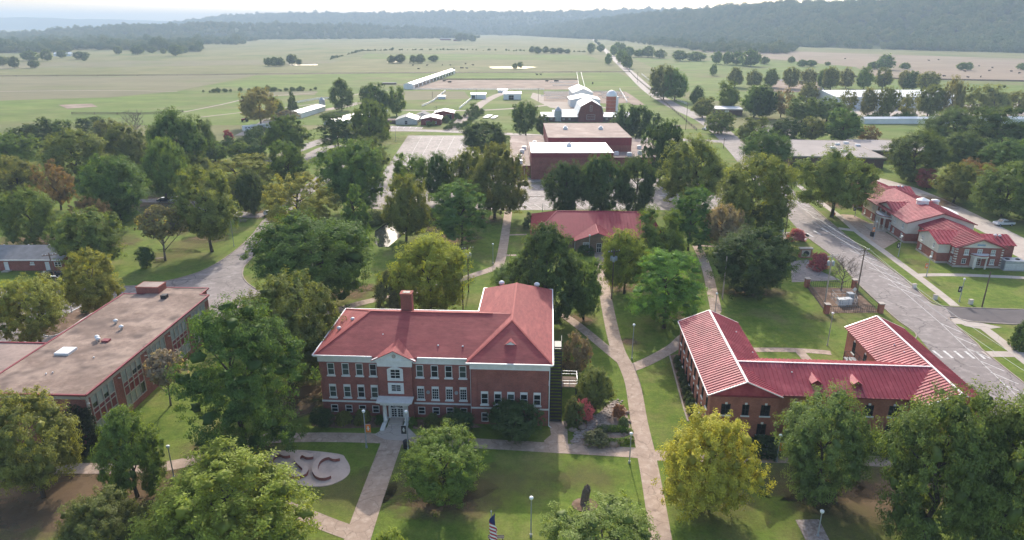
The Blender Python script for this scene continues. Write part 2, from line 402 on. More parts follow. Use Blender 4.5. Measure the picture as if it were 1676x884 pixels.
def patch(px, py, rx, ry, m=M_bare):
    p = at(px, py); PZ[0] += 0.0006
    inst(PATCH[m.name], 'soil_patch', None, (p.x, p.y, PZ[0]), 0, (rx, ry, 1), kind='structure')

def vnoise(x, y, s):
    return (math.sin(x*s*1.3+y*s*0.7+1.7)+math.sin(x*s*0.6-y*s*1.9+0.4)*0.7+math.sin(x*s*2.7+y*s*2.1)*0.4)/2.1
def hill(name, ridge, m, n_across=24, n_along=90, front_pow=1.0):
    """ridge: list of (x, y, height, front half width, back half width); the ground swells up to it."""
    pts = []
    segs = len(ridge)-1
    for i in range(n_along+1):
        t = i/n_along*segs; k = min(int(t), segs-1); f = t-k
        r = [ridge[k][j]*(1-f)+ridge[k+1][j]*f for j in range(5)]
        d = Vector((ridge[k+1][0]-ridge[k][0], ridge[k+1][1]-ridge[k][1])).normalized()
        nrm = Vector((-d.y, d.x))
        row = []
        for j in range(n_across+1):
            s = j/n_across*2-1
            w = r[3] if s > 0 else r[4]
            x, y = r[0]+nrm.x*s*w, r[1]+nrm.y*s*w
            c = (0.5+0.5*math.cos(math.pi*abs(s)))**front_pow
            z = r[2]*c*(1+0.07*vnoise(x, y, 0.004)+0.05*vnoise(x, y, 0.013))-1.5+1.0*c+14*math.sin(math.pi*min(1, c))*(vnoise(x, y, 0.011))
            row.append((x, y, z))
        pts.append(row)
    b = MB()
    b.v = [p for row in pts for p in row]; k = n_across+1
    for i in range(n_along):
        for j in range(n_across): b.f.append((i*k+j, i*k+j+1, (i+1)*k+j+1, (i+1)*k+j))
    b.build(name, m, smooth=True, kind='structure')
    return np.array(pts)
hillA = hill('hill', [(2300, 1050, 112, 560, 700), (1650, 1600, 114, 560, 700), (1250, 2050, 108, 560, 700), (950, 2600, 104, 520, 700), (700, 3200, 88, 500, 600), (420, 3900, 55, 420, 500), (150, 4400, 20, 300, 400)], M_woods, front_pow=0.8)
hillB = hill('ridge_hill', [(2600, 5200, 150, 1500, 900), (900, 5100, 128, 1400, 900), (-300, 5200, 118, 1300, 900), (-1300, 5300, 112, 1200, 900), (-2100, 5500, 100, 1000, 900), (-2500, 5600, 40, 700, 700)], M_woods, n_along=40)
hillC = hill('low_hill', [(-300, 3500, 20, 500, 500), (-800, 3300, 42, 520, 500), (-1300, 3100, 52, 520, 500), (-1750, 3000, 30, 420, 400), (-2000, 2950, 6, 300, 300)], M_woods, n_along=30)
hill('far_hill', [(-3000, 9000, 110, 900, 900), (-4300, 8800, 95, 900, 900), (-5600, 8600, 128, 900, 900), (-6500, 8600, 118, 900, 900), (-8200, 8400, 130, 900, 900)], M_woods, n_along=40)
hill('far_hill', [(-600, 9800, 150, 900, 900), (-2000, 9700, 130, 900, 900), (-3200, 9600, 118, 900, 900), (-4700, 9500, 40, 900, 900)], M_woods, n_along=30)

# ------------------------------------------------------------------ leaves and trees
ICO = None
def ico():
    global ICO
    if ICO is None:
        import bmesh
        bm = bmesh.new(); bmesh.ops.create_icosphere(bm, subdivisions=2, radius=1.0)
        ICO = (np.array([v.co[:] for v in bm.verts]), np.array([[v.index for v in f.verts] for f in bm.faces])); bm.free()
    return ICO
def cloud_mesh(name, P, Nn, size, m, seed, aspect=0.75, cores=None):
    r = np.random.default_rng(seed); n = len(P)
    t = r.normal(size=(n, 3)); t -= (t*Nn).sum(1)[:, None]*Nn; t /= np.linalg.norm(t, axis=1)[:, None]+1e-9
    b = np.cross(Nn, t)
    s = (size*r.uniform(0.6, 1.4, n))[:, None]
    V = np.stack([P-t*s, P-b*s*aspect*0.6, P+t*s, P+b*s*aspect*0.6], 1).reshape(-1, 3)
    idx = np.arange(4*n, dtype=np.int32); start = np.arange(0, 4*n, 4, dtype=np.int32); val = r.random(n)
    if cores is not None:                       # cores added inside boughs to block light; inner shade painted as darker leaf colour
        iv, if_ = ico(); C, rad = cores; k = len(C)
        J = 1+0.3*r.normal(size=(k, len(iv), 1))
        W = (C[:, None, :]+iv[None]*J*rad[:, None, :]).reshape(-1, 3)
        tri = (if_[None]+(np.arange(k)*len(iv))[:, None, None]).reshape(-1)+4*n
        V = np.concatenate([V, W]); idx = np.concatenate([idx, tri.astype(np.int32)])
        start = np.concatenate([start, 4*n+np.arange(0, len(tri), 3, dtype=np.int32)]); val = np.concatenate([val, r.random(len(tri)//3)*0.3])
    me = bpy.data.meshes.new(name)
    me.vertices.add(len(V)); me.vertices.foreach_set('co', V.astype(np.float32).ravel())
    me.loops.add(len(idx)); me.loops.foreach_set('vertex_index', idx)
    me.polygons.add(len(start)); me.polygons.foreach_set('loop_start', start)
    me.update(calc_edges=True)
    a = me.attributes.new('leaf', 'FLOAT', 'FACE'); a.data.foreach_set('value', val.astype(np.float32))
    me.materials.append(m)
    return me
def sphere_dirs(n, r):
    d = r.normal(size=(n, 3)); return d/np.linalg.norm(d, axis=1)[:, None]
def crown(kind, seed, n):
    """leaf cloud in a unit box: x,y in -0.5..0.5, z in 0..1"""
    r = np.random.default_rng(seed)
    if kind == 'round':      C, rad = [], []
    C, rad, flat = [], [], 1.0
    if kind in ('round', 'dense', 'loose'):
        k = {'round': 105, 'dense': 130, 'loose': 70}[kind]
        d = sphere_dirs(k, r)
        lob = 1+0.16*np.sin(d[:, 0]*3+seed)+0.13*np.sin(d[:, 1]*4+seed*2)+0.1*np.sin(d[:, 2]*5+seed*3)
        rr = r.uniform(0.62, 0.93, k)**(0.8)*lob
        C = d*rr[:, None]*np.array([0.42, 0.42, 0.44])+np.array([0, 0, 0.52])
        rad = r.uniform(0.085, 0.155, k) if kind != 'loose' else r.uniform(0.08, 0.13, k)
        if kind == 'round': C[:, 2] = np.where(C[:, 2] < 0.3, C[:, 2]*0.8+0.08, C[:, 2])
    elif kind == 'pine':
        k = 84
        z = r.uniform(0.08, 0.95, k); a = r.uniform(0, 2*math.pi, k)
        prof = 0.42*np.sqrt(np.clip(1-((z-0.42)/0.62)**2, 0.02, 1))*(0.75+0.25*np.sin(a*3+seed))
        q = prof*r.uniform(0.45, 1.0, k)**0.6
        C = np.stack([np.cos(a)*q, np.sin(a)*q, z], 1); rad = r.uniform(0.09, 0.17, k); flat = 0.62
    elif kind == 'tall':
        k = 110
        z = r.uniform(0.02, 0.97, k); a = r.uniform(0, 2*math.pi, k)
        prof = 0.44*np.clip(np.sin(np.clip((z*0.93+0.10), 0, 1)*math.pi)**0.55, 0.1, 1)*np.where(z > 0.5, 1-(z-0.5)*0.9, 1)
        q = prof*r.uniform(0.6, 1.0, k)**0.6
        C = np.stack([np.cos(a)*q, np.sin(a)*q, z], 1); rad = r.uniform(0.085, 0.15, k)
    elif kind == 'cone':
        k = 80
        z = r.uniform(0.0, 0.97, k)**1.2; a = r.uniform(0, 2*math.pi, k)
        prof = 0.43*(1-z)**0.75+0.03
        q = prof*r.uniform(0.6, 1.0, k)
        C = np.stack([np.cos(a)*q, np.sin(a)*q, z*0.93+0.05], 1); rad = r.uniform(0.06, 0.11, k)
    elif kind == 'mound':
        k = 90
        d = sphere_dirs(k, r); d[:, 2] = np.abs(d[:, 2])*1.0-0.05
        lob = 1+0.10*np.sin(d[:, 0]*4+seed)+0.10*np.sin(d[:, 1]*5+seed*2)
        C = d*(r.uniform(0.7, 0.95, k)*lob)[:, None]*np.array([0.43, 0.43, 0.86])+np.array([0, 0, 0.06]); rad = r.uniform(0.09, 0.14, k)
    rad = rad*1.08; k = len(C)
    # twig tips inside each clump: small sprays instead of one smooth ball
    idx = r.integers(0, k, n); per = 9
    sp = r.integers(0, per, n)
    tips = sphere_dirs(k*per, r); tl = r.uniform(0.62, 1.0, k*per)
    base = tips[idx*per+sp]*(tl[idx*per+sp]*rad[idx])[:, None]
    j = sphere_dirs(n, r)*(rad[idx]*0.34*r.uniform(0.2, 1.0, n))[:, None]
    o = base+j; o[:, 2] *= flat
    P = C[idx]+o
    cen = np.array([0, 0, 0.45])
    out = P-cen; out /= np.linalg.norm(out, axis=1)[:, None]+1e-9
    Nn = out*0.55+o/(np.linalg.norm(o, axis=1)[:, None]+1e-9)*0.5+np.array([0, 0, 0.45])+r.normal(size=(n, 3))*0.45
    Nn /= np.linalg.norm(Nn, axis=1)[:, None]
    C = np.array(C, dtype=float); R3 = np.zeros((k, 3))
    for ax in range(3):
        lo_, hi_ = np.percentile(P[:, ax], 0.4), np.percentile(P[:, ax], 99.6)
        P[:, ax] = (P[:, ax]-lo_)/(hi_-lo_)-(0.5 if ax < 2 else 0.0)
        C[:, ax] = (C[:, ax]-lo_)/(hi_-lo_)-(0.5 if ax < 2 else 0.0); R3[:, ax] = rad*(flat if ax == 2 else 1)/(hi_-lo_)
    P[:, 2] = np.clip(P[:, 2], 0.0, 1.04)
    size = {'round': 0.0125, 'dense': 0.0125, 'loose': 0.0125, 'pine': 0.011, 'tall': 0.0125, 'cone': 0.012, 'mound': 0.015}[kind]
    size *= 1.3*math.sqrt(26000/n)
    return cloud_mesh('crown', P, Nn, size, LEAF, seed+100, cores=(C, R3*0.28) if kind != 'loose' else (C[::3], R3[::3]*0.3))
NV = {'round': 4, 'dense': 2, 'loose': 2, 'pine': 3, 'tall': 2, 'cone': 1, 'mound': 2}
NL = {'round': 56000, 'dense': 60000, 'loose': 44000, 'pine': 60000, 'tall': 48000, 'cone': 30000, 'mound': 26000}
CROWN = {k: [crown(k, 17*i+hash_, NL[k]) for i in range(v)] for hash_, (k, v) in enumerate(NV.items(), 3)}
LOW = {k: [crown(k, 31*i+5, 2600) for i in range(2)] for k in ('round', 'dense', 'loose', 'tall', 'pine')}

def trunk_mesh(seed, limbs=7, m=M_bark, fork=0.3, reach=0.30, twigs=0):
    """unit tree skeleton: height 1, base radius about 0.02"""
    r = random.Random(seed); b = MB()
    pts = [Vector((0, 0, -0.01))]
    for i in range(1, 6): pts.append(Vector((r.uniform(-.012, .012)*i, r.uniform(-.012, .012)*i, 0.16*i)))
    rad = [0.026, 0.018, 0.015, 0.012, 0.008, 0.004]
    for i in range(5): b.tube(pts[i], pts[i+1], rad[i], rad[i+1], 7)
    for i in range(limbs):
        z = fork+(0.75-fork)*i/limbs; a = i*2.4+r.uniform(-.4, .4)
        k = min(int(z/0.16), 4); p0 = pts[k].lerp(pts[k+1], z/0.16-k)
        L = reach*(1.05-z*0.7)
        p1 = p0+Vector((math.cos(a)*L*0.5, math.sin(a)*L*0.5, L*0.42)); p2 = p0+Vector((math.cos(a)*L, math.sin(a)*L, L*0.85))
        b.tube(p0, p1, 0.0095, 0.0065, 5); b.tube(p1, p2, 0.0065, 0.003, 5)
        for q in range(twigs):
            s = p1.lerp(p2, r.random()); d = Vector((r.uniform(-1, 1), r.uniform(-1, 1), r.uniform(0.1, 1.2))).normalized()*r.uniform(0.08, 0.2)
            e = s+d; b.tube(s, e, 0.0028, 0.0015, 3)
            for w in range(4):
                d2 = (d.normalized()+Vector((r.uniform(-1, 1), r.uniform(-1, 1), r.uniform(-.4, 1)))*0.8).normalized()*r.uniform(0.05, 0.11)
                f = s.lerp(e, r.uniform(0.4, 1)); b.tube(f, f+d2, 0.0016, 0.0009, 3)
    return b.mesh('trunk', m, True)
TRUNK = [trunk_mesh(s) for s in (1, 2, 3)]
BARE = [trunk_mesh(s, 14, M_greybark, 0.18, 0.45, 14) for s in (4, 5)]

TREES = []
TK = {'round': ('round', 0.07), 'high': ('round', 0.17), 'dense': ('dense', 0.02), 'loose': ('loose', 0.12), 'pine': ('pine', 0.10), 'tall': ('tall', 0.05), 'cone': ('cone', 0.04), 'mound': ('mound', 0.0)}
def fit(x0, y0, x1, y1, cb):
    """size and place of a crown whose outline fills a box of the photograph"""
    xc, yc, hw, hh = (x0+x1)/2, (y0+y1)/2, (x1-x0)/2, (y1-y0)/2
    zc = 5.0
    for _ in range(60):
        p = at(xc, yc, zc); d = depth(p); th = math.atan2(CAM_H-zc, p.y)
        r = hw*d/1118; e = hh*d/1118
        a = math.sqrt(max(e*e-(r*math.sin(th))**2, (0.45*r)**2))/math.cos(th)
        h = 2*a/(1-cb); zn = h*(1+cb)/2
        zc = zc*0.5+zn*0.5
    p = at(xc, yc, zc)
    return p, r, h
def tree(box, kind, color, label, name='tree', group=None, low=False, cat='tree', tw=1.0):
    pk, cb = TK[kind]
    p, r, h = fit(*box, cb)
    t = thing(name, label, cat, (p.x, p.y, 0), 0, group)
    src = (LOW if low and pk in LOW else CROWN)[pk]
    me = src[rnd.randrange(len(src))]
    rz = rnd.uniform(0, 6.28)
    v = rnd.uniform(0.85, 1.15)*1.6; hue = rnd.uniform(0.9, 1.1)
    inst(me, 'crown', t, (0, 0, h*cb), rz, (1.96*r, 1.96*r, h*(1-cb)*0.97), color=(color[0]*v*hue*1.12+0.004, color[1]*v*1.08, color[2]*v*0.95+0.002))
    if pk != 'mound':
        k = max(2.2*r, h*0.8)*tw
        inst(TRUNK[rnd.randrange(3)], 'trunk', t, (0, 0, 0), rz, (k, k, h*0.92))
    return t
def bare_tree(box, label, color=None, leaves=0.0):
    p, r, h = fit(*box, 0.1)
    t = thing('bare_tree', label, 'tree', (p.x, p.y, 0))
    inst(BARE[rnd.randrange(2)], 'trunk', t, (0, 0, 0), rnd.uniform(0, 6), (2.1*r, 2.1*r, h))
    if color: inst(CROWN['loose'][rnd.randrange(2)] if leaves > 0.5 else LOW['loose'][0], 'crown', t, (0, 0, h*0.45), 1.0, (1.7*r, 1.7*r, h*0.55), color=tuple(1.5*c for c in color))
    return t
MID, DRK, OLV, YGR, YEL, PIN = (0.075, 0.120, 0.026), (0.042, 0.075, 0.022), (0.098, 0.118, 0.034), (0.135, 0.170, 0.030), (0.40, 0.33, 0.035), (0.048, 0.092, 0.025)
GRY, BRN, PNK, PUR = (0.16, 0.14, 0.095), (0.15, 0.11, 0.055), (0.36, 0.14, 0.17), (0.13, 0.045, 0.05)

T = tree
# --- front row
T((-25, 640, 118, 812), 'round', OLV, 'broad pale green tree at the left edge before the flat roofed school')
T((155, 663, 262, 812), 'tall', MID, 'upright leafy tree by the path before the flat roofed school')
T((93, 792, 232, 925), 'round', OLV, 'low spreading tree at the bottom edge, left of the big cedar')
T((224, 713, 492, 937), 'round', YGR, 'large feathery green tree half covering the letter slab', tw=0.7)
T((415, 812, 492, 925), 'cone', YGR, 'small slim conifer beside the large feathery tree')
T((284, 487, 476, 728), 'pine', PIN, 'huge dark pine between the flat roofed school and the red roofed hall')
T((384, 448, 548, 625), 'round', OLV, 'olive tree touching the left end of the red roofed hall')
T((92, 660, 160, 742), 'mound', (0.022, 0.035, 0.015), 'black green evergreen against the end wall of the flat roofed school')
T((660, 697, 792, 822), 'dense', MID, 'round dense tree on the lawn before the red roofed hall')
T((897, 820, 1087, 960), 'round', (0.12, 0.16, 0.04), 'bright green tree at the bottom edge by the long path')
T((607, 862, 668, 930), 'round', YGR, 'top of a small light green tree at the bottom edge')
T((1086, 664, 1252, 834), 'round', (0.215, 0.20, 0.034), 'yellow tree at the corner of the red metal roofed hall')
T((1275, 636, 1424, 820), 'dense', (0.085, 0.12, 0.040), 'full grey green tree in the middle of the lawn right of the yellow tree')
T((1446, 630, 1636, 900), 'dense', (0.082, 0.110, 0.030), 'big spreading tree covering the corner of the red metal roofed hall')
T((1566, 638, 1756, 925), 'dense', (0.088, 0.114, 0.032), 'big tree cut by the right edge of the picture')
# --- behind and beside the halls
T((412, 342, 610, 497), 'dense', (0.055, 0.098, 0.025), 'wide dark tree behind the olive tree, beside the pond')
T((552, 300, 608, 388), 'cone', (0.085, 0.14, 0.035), 'slim pointed tree behind the wide dark tree')
T((636, 380, 768, 512), 'dense', YGR, 'bright yellow green tree behind the brick chimney')
T((610, 440, 662, 512), 'tall', (0.10, 0.125, 0.06), 'small pale tree left of the brick chimney')
T((830, 362, 958, 522), 'tall', (0.055, 0.09, 0.028), 'tall dark tree behind the rear wing of the red roofed hall')
T((803, 422, 892, 490), 'round', (0.085, 0.13, 0.035), 'light leafy small tree peeping over the rear wing roof')
T((928, 422, 986, 518), 'round', (0.075, 0.125, 0.03), 'slender tree between the two crossing paths')
T((984, 375, 1066, 476), 'round', YGR, 'yellow green tree beside the door of the brown brick house')
T((1038, 340, 1128, 445), 'round', MID, 'full green tree right of the brown brick house')
T((1032, 408, 1152, 530), 'pine', (0.075, 0.15, 0.034), 'bright green pine on the lawn left of the big dark oak')
T((1168, 368, 1304, 482), 'dense', (0.036, 0.062, 0.022), 'big round dark oak in the middle of the lawn')
T((1086, 222, 1198, 335), 'round', OLV, 'tall olive tree beside the street, left of the long dark building')
T((1172, 250, 1298, 380), 'round', (0.10, 0.125, 0.034), 'big olive tree leaning over the street kerb')
T((1095, 305, 1168, 402), 'pine', PIN, 'dark pine under the tall olive tree by the street')
T((1150, 335, 1215, 410), 'round', GRY, 'greyish thin tree behind the big dark oak')
T((1220, 330, 1286, 392), 'round', OLV, 'low tree at the kerb beside the flag poles')
T((1050, 195, 1118, 294), 'round', DRK, 'tall dark tree right of the brick gymnasium')
T((888, 262, 962, 352), 'dense', DRK, 'dark tree behind the brown house, leftmost of the three', group='three dark trees behind the brown house')
T((946, 250, 1024, 356), 'dense', DRK, 'dark tree behind the brown house, middle one of the three', group='three dark trees behind the brown house')
T((1006, 252, 1078, 354), 'dense', DRK, 'dark tree behind the brown house, rightmost of the three', group='three dark trees behind the brown house')
T((622, 285, 702, 388), 'round', (0.105, 0.135, 0.035), 'olive tree standing at the edge of the pond')
T((708, 293, 802, 392), 'pine', (0.055, 0.11, 0.035), 'round topped pine right of the pond')
T((636, 248, 708, 325), 'round', MID, 'leafy tree before the empty parking pad, left of a slender one')
T((696, 248, 748, 330), 'round', DRK, 'slender tree before the empty parking pad')
T((733, 242, 802, 335), 'round', OLV, 'olive tree before the empty parking pad, right of the slender one')
T((760, 234, 858, 350), 'round', OLV, 'largest tree on the parking lot edge beside the gymnasium')
T((755, 198, 832, 256), 'round', DRK, 'dark tree on the far side of the parking lot')
T((512, 228, 632, 338), 'round', (0.07, 0.11, 0.03), 'big tree left of the empty parking pad')
T((572, 222, 638, 290), 'round', OLV, 'smaller olive tree at the corner of the empty parking pad')
T((428, 282, 548, 372), 'loose', (0.14, 0.16, 0.045), 'yellowing loose tree along the curving road')
T((430, 187, 508, 250), 'round', MID, 'bushy tree below the long white shed, upper of two')
T((438, 228, 502, 300), 'round', (0.065, 0.115, 0.025), 'bushy tree below the long white shed, lower of two')
T((282, 275, 388, 392), 'high', OLV, 'tall tree with a bare trunk on the sunny playground lawn')
T((383, 275, 438, 350), 'dense', (0.05, 0.075, 0.025), 'dark oval tree behind the playground lawn')
T((322, 255, 448, 318), 'round', (0.13, 0.155, 0.04), 'yellow topped tree behind the dark oval tree')
T((130, 252, 245, 360), 'dense', (0.07, 0.115, 0.03), 'big round tree in the middle of the left grove')
T((2, 305, 88, 398), 'round', (0.10, 0.14, 0.035), 'light tree behind the grey roofed cottage, at the left edge')
T((82, 342, 192, 438), 'round', (0.075, 0.115, 0.03), 'tree touching the right end of the grey roofed cottage')
T((72, 210, 168, 296), 'round', OLV, 'wide tree in the left grove below the slim pines')
T((155, 202, 238, 275), 'round', OLV, 'olive tree in the left grove behind the big round one')
T((226, 225, 302, 322), 'round', (0.095, 0.14, 0.033), 'bright tree in the left grove right of the big round one')
T((-15, 252, 68, 325), 'round', OLV, 'tree at the left edge in the middle of the grove')
T((-20, 215, 62, 275), 'round', MID, 'tree at the left edge under the slim pines')
T((62, 262, 118, 335), 'loose', BRN, 'brownish thin tree in the left grove')
T((245, 178, 332, 300), 'dense', (0.055, 0.09, 0.028), 'tallest dark tree at the back of the left grove')
T((298, 188, 350, 262), 'round', DRK, 'dark tree behind the tallest one in the left grove')
T((238, 215, 300, 262), 'round', MID, 'tree hidden behind the bright one in the left grove')
T((172, 228, 232, 262), 'round', MID, 'low tree at the back of the left grove')
T((300, 245, 352, 300), 'round', OLV, 'tree between the tallest dark one and the playground')
T((328, 232, 372, 262), 'round', MID, 'small tree by the lane behind the left grove')
T((372, 232, 412, 264), 'dense', MID, 'round bush by the lane, left one', cat='shrub', name='shrub')
T((398, 236, 436, 266), 'dense', DRK, 'round bush by the lane, right one', cat='shrub', name='shrub')
T((110, 318, 180, 378), 'loose', BRN, 'half bare tree before the big round tree of the left grove')
for i, (b, w) in enumerate([((8, 208, 46, 250), 'first'), ((30, 202, 68, 246), 'second'), ((54, 192, 96, 246), 'third'), ((84, 196, 122, 250), 'fourth'), ((124, 192, 154, 224), 'fifth'), ((146, 190, 174, 216), 'sixth'), ((154, 194, 198, 228), 'seventh')]):
    T(b, 'pine' if i < 6 else 'round', (0.045, 0.075, 0.03) if i < 6 else OLV, f'dark slim pine at the far edge of the left grove, {w} from the left' if i < 6 else 'olive tree right of the dark slim pines', group='pines at the edge of the left grove' if i < 6 else None)
T((100, 412, 192, 510), 'high', (0.15, 0.165, 0.035), 'yellowing tree on the parking island, before the dark car')
T((-5, 446, 108, 556), 'high', (0.145, 0.165, 0.038), 'yellowing tree on the parking island nearer the flat roofed school')
bare_tree((222, 335, 302, 420), 'thin brownish willow with a leaning trunk on the playground lawn', (0.15, 0.14, 0.055), 0)
bare_tree((236, 570, 304, 658), 'pale grey leafless shrub beside the window wall of the flat roofed school', (0.20, 0.17, 0.13))
bare_tree((198, 182, 242, 226), 'leafless grey tree beyond the left grove')
bare_tree((1355, 418, 1408, 472), 'bare dark tree behind the fenced transformers')
T((222, 402, 252, 438), 'dense', (0.05, 0.09, 0.03), 'small dark bush beside the picnic table', cat='shrub', name='shrub')
T((855, 346, 875, 372), 'cone', DRK, 'small dark evergreen at the left end of the brown house', cat='shrub', name='evergreen_shrub')
# --- farmyard
T((393, 143, 452, 196), 'high', (0.17, 0.145, 0.055), 'brownish tree beside the farm track')
T((436, 158, 466, 192), 'round', OLV, 'small tree right of the brownish farm track tree')
T((468, 148, 488, 184), 'cone', DRK, 'thin dark tree left of the long white shed')
bare_tree((448, 180, 490, 208), 'grey leafless bush before the long white shed', GRY)
T((538, 128, 577, 178), 'tall', (0.06, 0.095, 0.03), 'tall tree left of the small white barn')
T((588, 140, 616, 178), 'round', DRK, 'tree right of the small white barn, leftmost of three', group='three trees by the small white barn')
T((602, 135, 640, 186), 'round', DRK, 'tree right of the small white barn, middle of three', group='three trees by the small white barn')
T((632, 140, 664, 186), 'round', MID, 'tree right of the small white barn, rightmost of three', group='three trees by the small white barn')
T((522, 184, 580, 240), 'pine', (0.05, 0.08, 0.03), 'dark cedar before the long hoop greenhouse')
T((572, 162, 634, 234), 'round', MID, 'big tree at the end of the long hoop greenhouse')
T((615, 190, 640, 222), 'round', OLV, 'small tree beside the farm parking bay')
T((838, 165, 884, 218), 'round', (0.06, 0.095, 0.03), 'round dark tree left of the gambrel barn')
T((876, 186, 900, 220), 'round', DRK, 'small dark tree right of the round one by the barn')
T((768, 168, 786, 186), 'round', (0.09, 0.14, 0.035), 'small round tree in the bend of the gravel drive')
T((996, 182, 1028, 220), 'round', (0.08, 0.11, 0.045), 'pale small tree at the foot of the silo')
T((1004, 170, 1046, 226), 'round', DRK, 'dark tree right of the silo, left of a pair', group='pair of trees right of the silo')
T((1028, 172, 1068, 226), 'round', DRK, 'dark tree right of the silo, right of a pair', group='pair of trees right of the silo')
T((1056, 182, 1084, 214), 'loose', DRK, 'thin tree by the rail fence near the street')
T((1064, 106, 1112, 158), 'round', OLV, 'roadside tree, left of a pair across the street from the pasture', group='pair of roadside trees')
T((1086, 112, 1126, 160), 'round', MID, 'roadside tree, right of a pair across the street from the pasture', group='pair of roadside trees')
ORD = ['first', 'second', 'third', 'fourth', 'fifth', 'sixth', 'seventh', 'eighth', 'ninth', 'tenth', 'eleventh', 'twelfth', 'thirteenth', 'fourteenth', 'fifteenth', 'sixteenth']
for i, (a, b_, c, d) in enumerate([(1190, 110, 1218, 140), (1222, 113, 1248, 140), (1250, 112, 1276, 140), (1280, 110, 1308, 142), (1311, 111, 1338, 140), (1339, 112, 1362, 143), (1348, 109, 1376, 145), (1376, 110, 1398, 142), (1403, 109, 1431, 143), (1433, 110, 1461, 142), (1471, 115, 1492, 145), (1482, 116, 1510, 146), (1500, 117, 1536, 150)]):
    T((a, b_, c, d), 'round', [OLV, (0.12, 0.135, 0.05), MID][i % 3], f'tree in the row behind the white arena, {ORD[i]} from the left', group='row of trees behind the white arena')
for i, (a, b_, c, d) in enumerate([(1308, 134, 1342, 168), (1377, 147, 1405, 184), (1410, 143, 1438, 188), (1438, 142, 1474, 190), (1472, 150, 1500, 188), (1500, 138, 1546, 188), (1546, 124, 1578, 188), (1574, 140, 1614, 186), (1606, 138, 1654, 188), (1646, 148, 1690, 186)]):
    T((a, b_, c, d), 'loose' if i in (1, 4, 7) else 'round', [(0.13, 0.14, 0.055), OLV][i % 2], f'tree in the row before the white arena, {ORD[i]} from the left', group='row of trees before the white arena')
T((1176, 132, 1212, 178), 'round', MID, 'dark tree behind the small white roofed store')
T((1128, 140, 1152, 172), 'round', DRK, 'tree at the lane left of the small white roofed store')
T((1132, 158, 1170, 190), 'round', OLV, 'low tree at the left end of the small white roofed store')
T((1212, 140, 1262, 188), 'round', MID, 'tree right of the small white roofed store')
T((1232, 138, 1272, 190), 'round', DRK, 'dark tree behind the one right of the small store')
T((1264, 144, 1298, 186), 'loose', GRY, 'greyish tree with a visible trunk beyond the small store')
T((1154, 180, 1200, 216), 'round', (0.08, 0.12, 0.035), 'low roadside tree beside the yellow road sign')
T((1288, 158, 1342, 198), 'round', MID, 'tree in the clump behind the long dark building, left one')
T((1328, 158, 1384, 196), 'round', (0.085, 0.13, 0.034), 'tree in the clump behind the long dark building, middle one')
T((1352, 176, 1412, 230), 'round', (0.065, 0.11, 0.03), 'tree in the clump behind the long dark building, right one')
T((1206, 190, 1256, 236), 'round', OLV, 'tree at the street left of the long dark building')
T((1216, 208, 1296, 272), 'round', (0.065, 0.105, 0.028), 'broad tree covering the left end of the long dark building')
T((1262, 192, 1316, 232), 'round', DRK, 'dark tree at the rear left of the long dark building')
T((1310, 190, 1352, 228), 'round', OLV, 'pale tree at the rear of the long dark building')
T((1312, 240, 1432, 338), 'high', (0.085, 0.125, 0.03), 'big leafy tree at the far end of the red and white dormitory')
T((1290, 262, 1322, 288), 'round', DRK, 'small tree before the long dark building')
T((1452, 212, 1548, 296), 'dense', (0.065, 0.10, 0.034), 'full dark tree right of the long dark building')
T((1512, 176, 1612, 250), 'dense', (0.065, 0.095, 0.034), 'large tree in the right hand wood, before the long white trailer')
T((1590, 175, 1700, 262), 'round', (0.06, 0.09, 0.03), 'large tree in the right hand wood, at the edge of the picture')
T((1535, 215, 1620, 285), 'dense', (0.065, 0.10, 0.035), 'middle tree in the right hand wood')
T((1612, 225, 1700, 300), 'dense', (0.07, 0.11, 0.033), 'tree in the right hand wood above the car park corner')
T((1532, 266, 1604, 328), 'round', (0.10, 0.125, 0.034), 'olive tree leaning over the dormitory car park')
T((1568, 260, 1630, 310), 'loose', BRN, 'brownish half bare tree over the dormitory car park')
T((1602, 262, 1702, 350), 'round', (0.085, 0.125, 0.035), 'big light tree overhanging the silver pickup')
T((1664, 285, 1745, 368), 'dense', MID, 'tree at the right edge beside the silver pickup')
T((1502, 276, 1538, 308), 'round', PUR, 'purple leaved small tree behind the dormitory')
T((1405, 205, 1440, 230), 'loose', BRN, 'thin brown bush in the small bright meadow', cat='shrub', name='shrub')
T((1658, 520, 1700, 572), 'mound', DRK, 'dark evergreen at the right edge below the side street', cat='shrub', name='evergreen_shrub')
# ------------------------------------------------------------------ roads, car parks, paths
ZA, ZP, ZL = 0.036, 0.044, 0.050          # asphalt, concrete walks, painted lines
sheet('street', [(1265, 330), (1288, 355), (1313, 383), (1368, 424), (1402, 462), (1464, 520), (1500, 548), (1526, 579), (1600, 652), (1760, 820), (1830, 800), (1720, 662), (1615, 579), (1598, 562), (1556, 523), (1676, 532), (1800, 540), (1800, 516), (1676, 507), (1545, 503), (1526, 498), (1512, 486), (1478, 455), (1416, 411), (1377, 380), (1330, 340), (1285, 305)], ZA, M_asph)
sheet('side_street', [(1548, 504), (1676, 508), (1800, 517), (1800, 539), (1676, 531), (1560, 523)], ZA+0.004, M_asph2)
band('street', [(1278, 318), (1240, 278), (1215, 250), (1185, 220), (1150, 195), (1100, 172), (1060, 146), (1030, 118), (1010, 100), (990, 82), (975, 68), (966, 61)], [13, 12, 11, 10, 9, 9, 9, 9, 9, 9, 10, 12] and 11, ZA+0.03, M_asph)
sheet('driveway', [(1215, 212), (1240, 206), (1300, 205), (1300, 222), (1255, 240), (1232, 252)], ZA+0.01, M_asph)
sheet('driveway', [(1170, 384), (1300, 380), (1326, 384), (1318, 396), (1300, 392), (1170, 398)], ZA, M_asph)
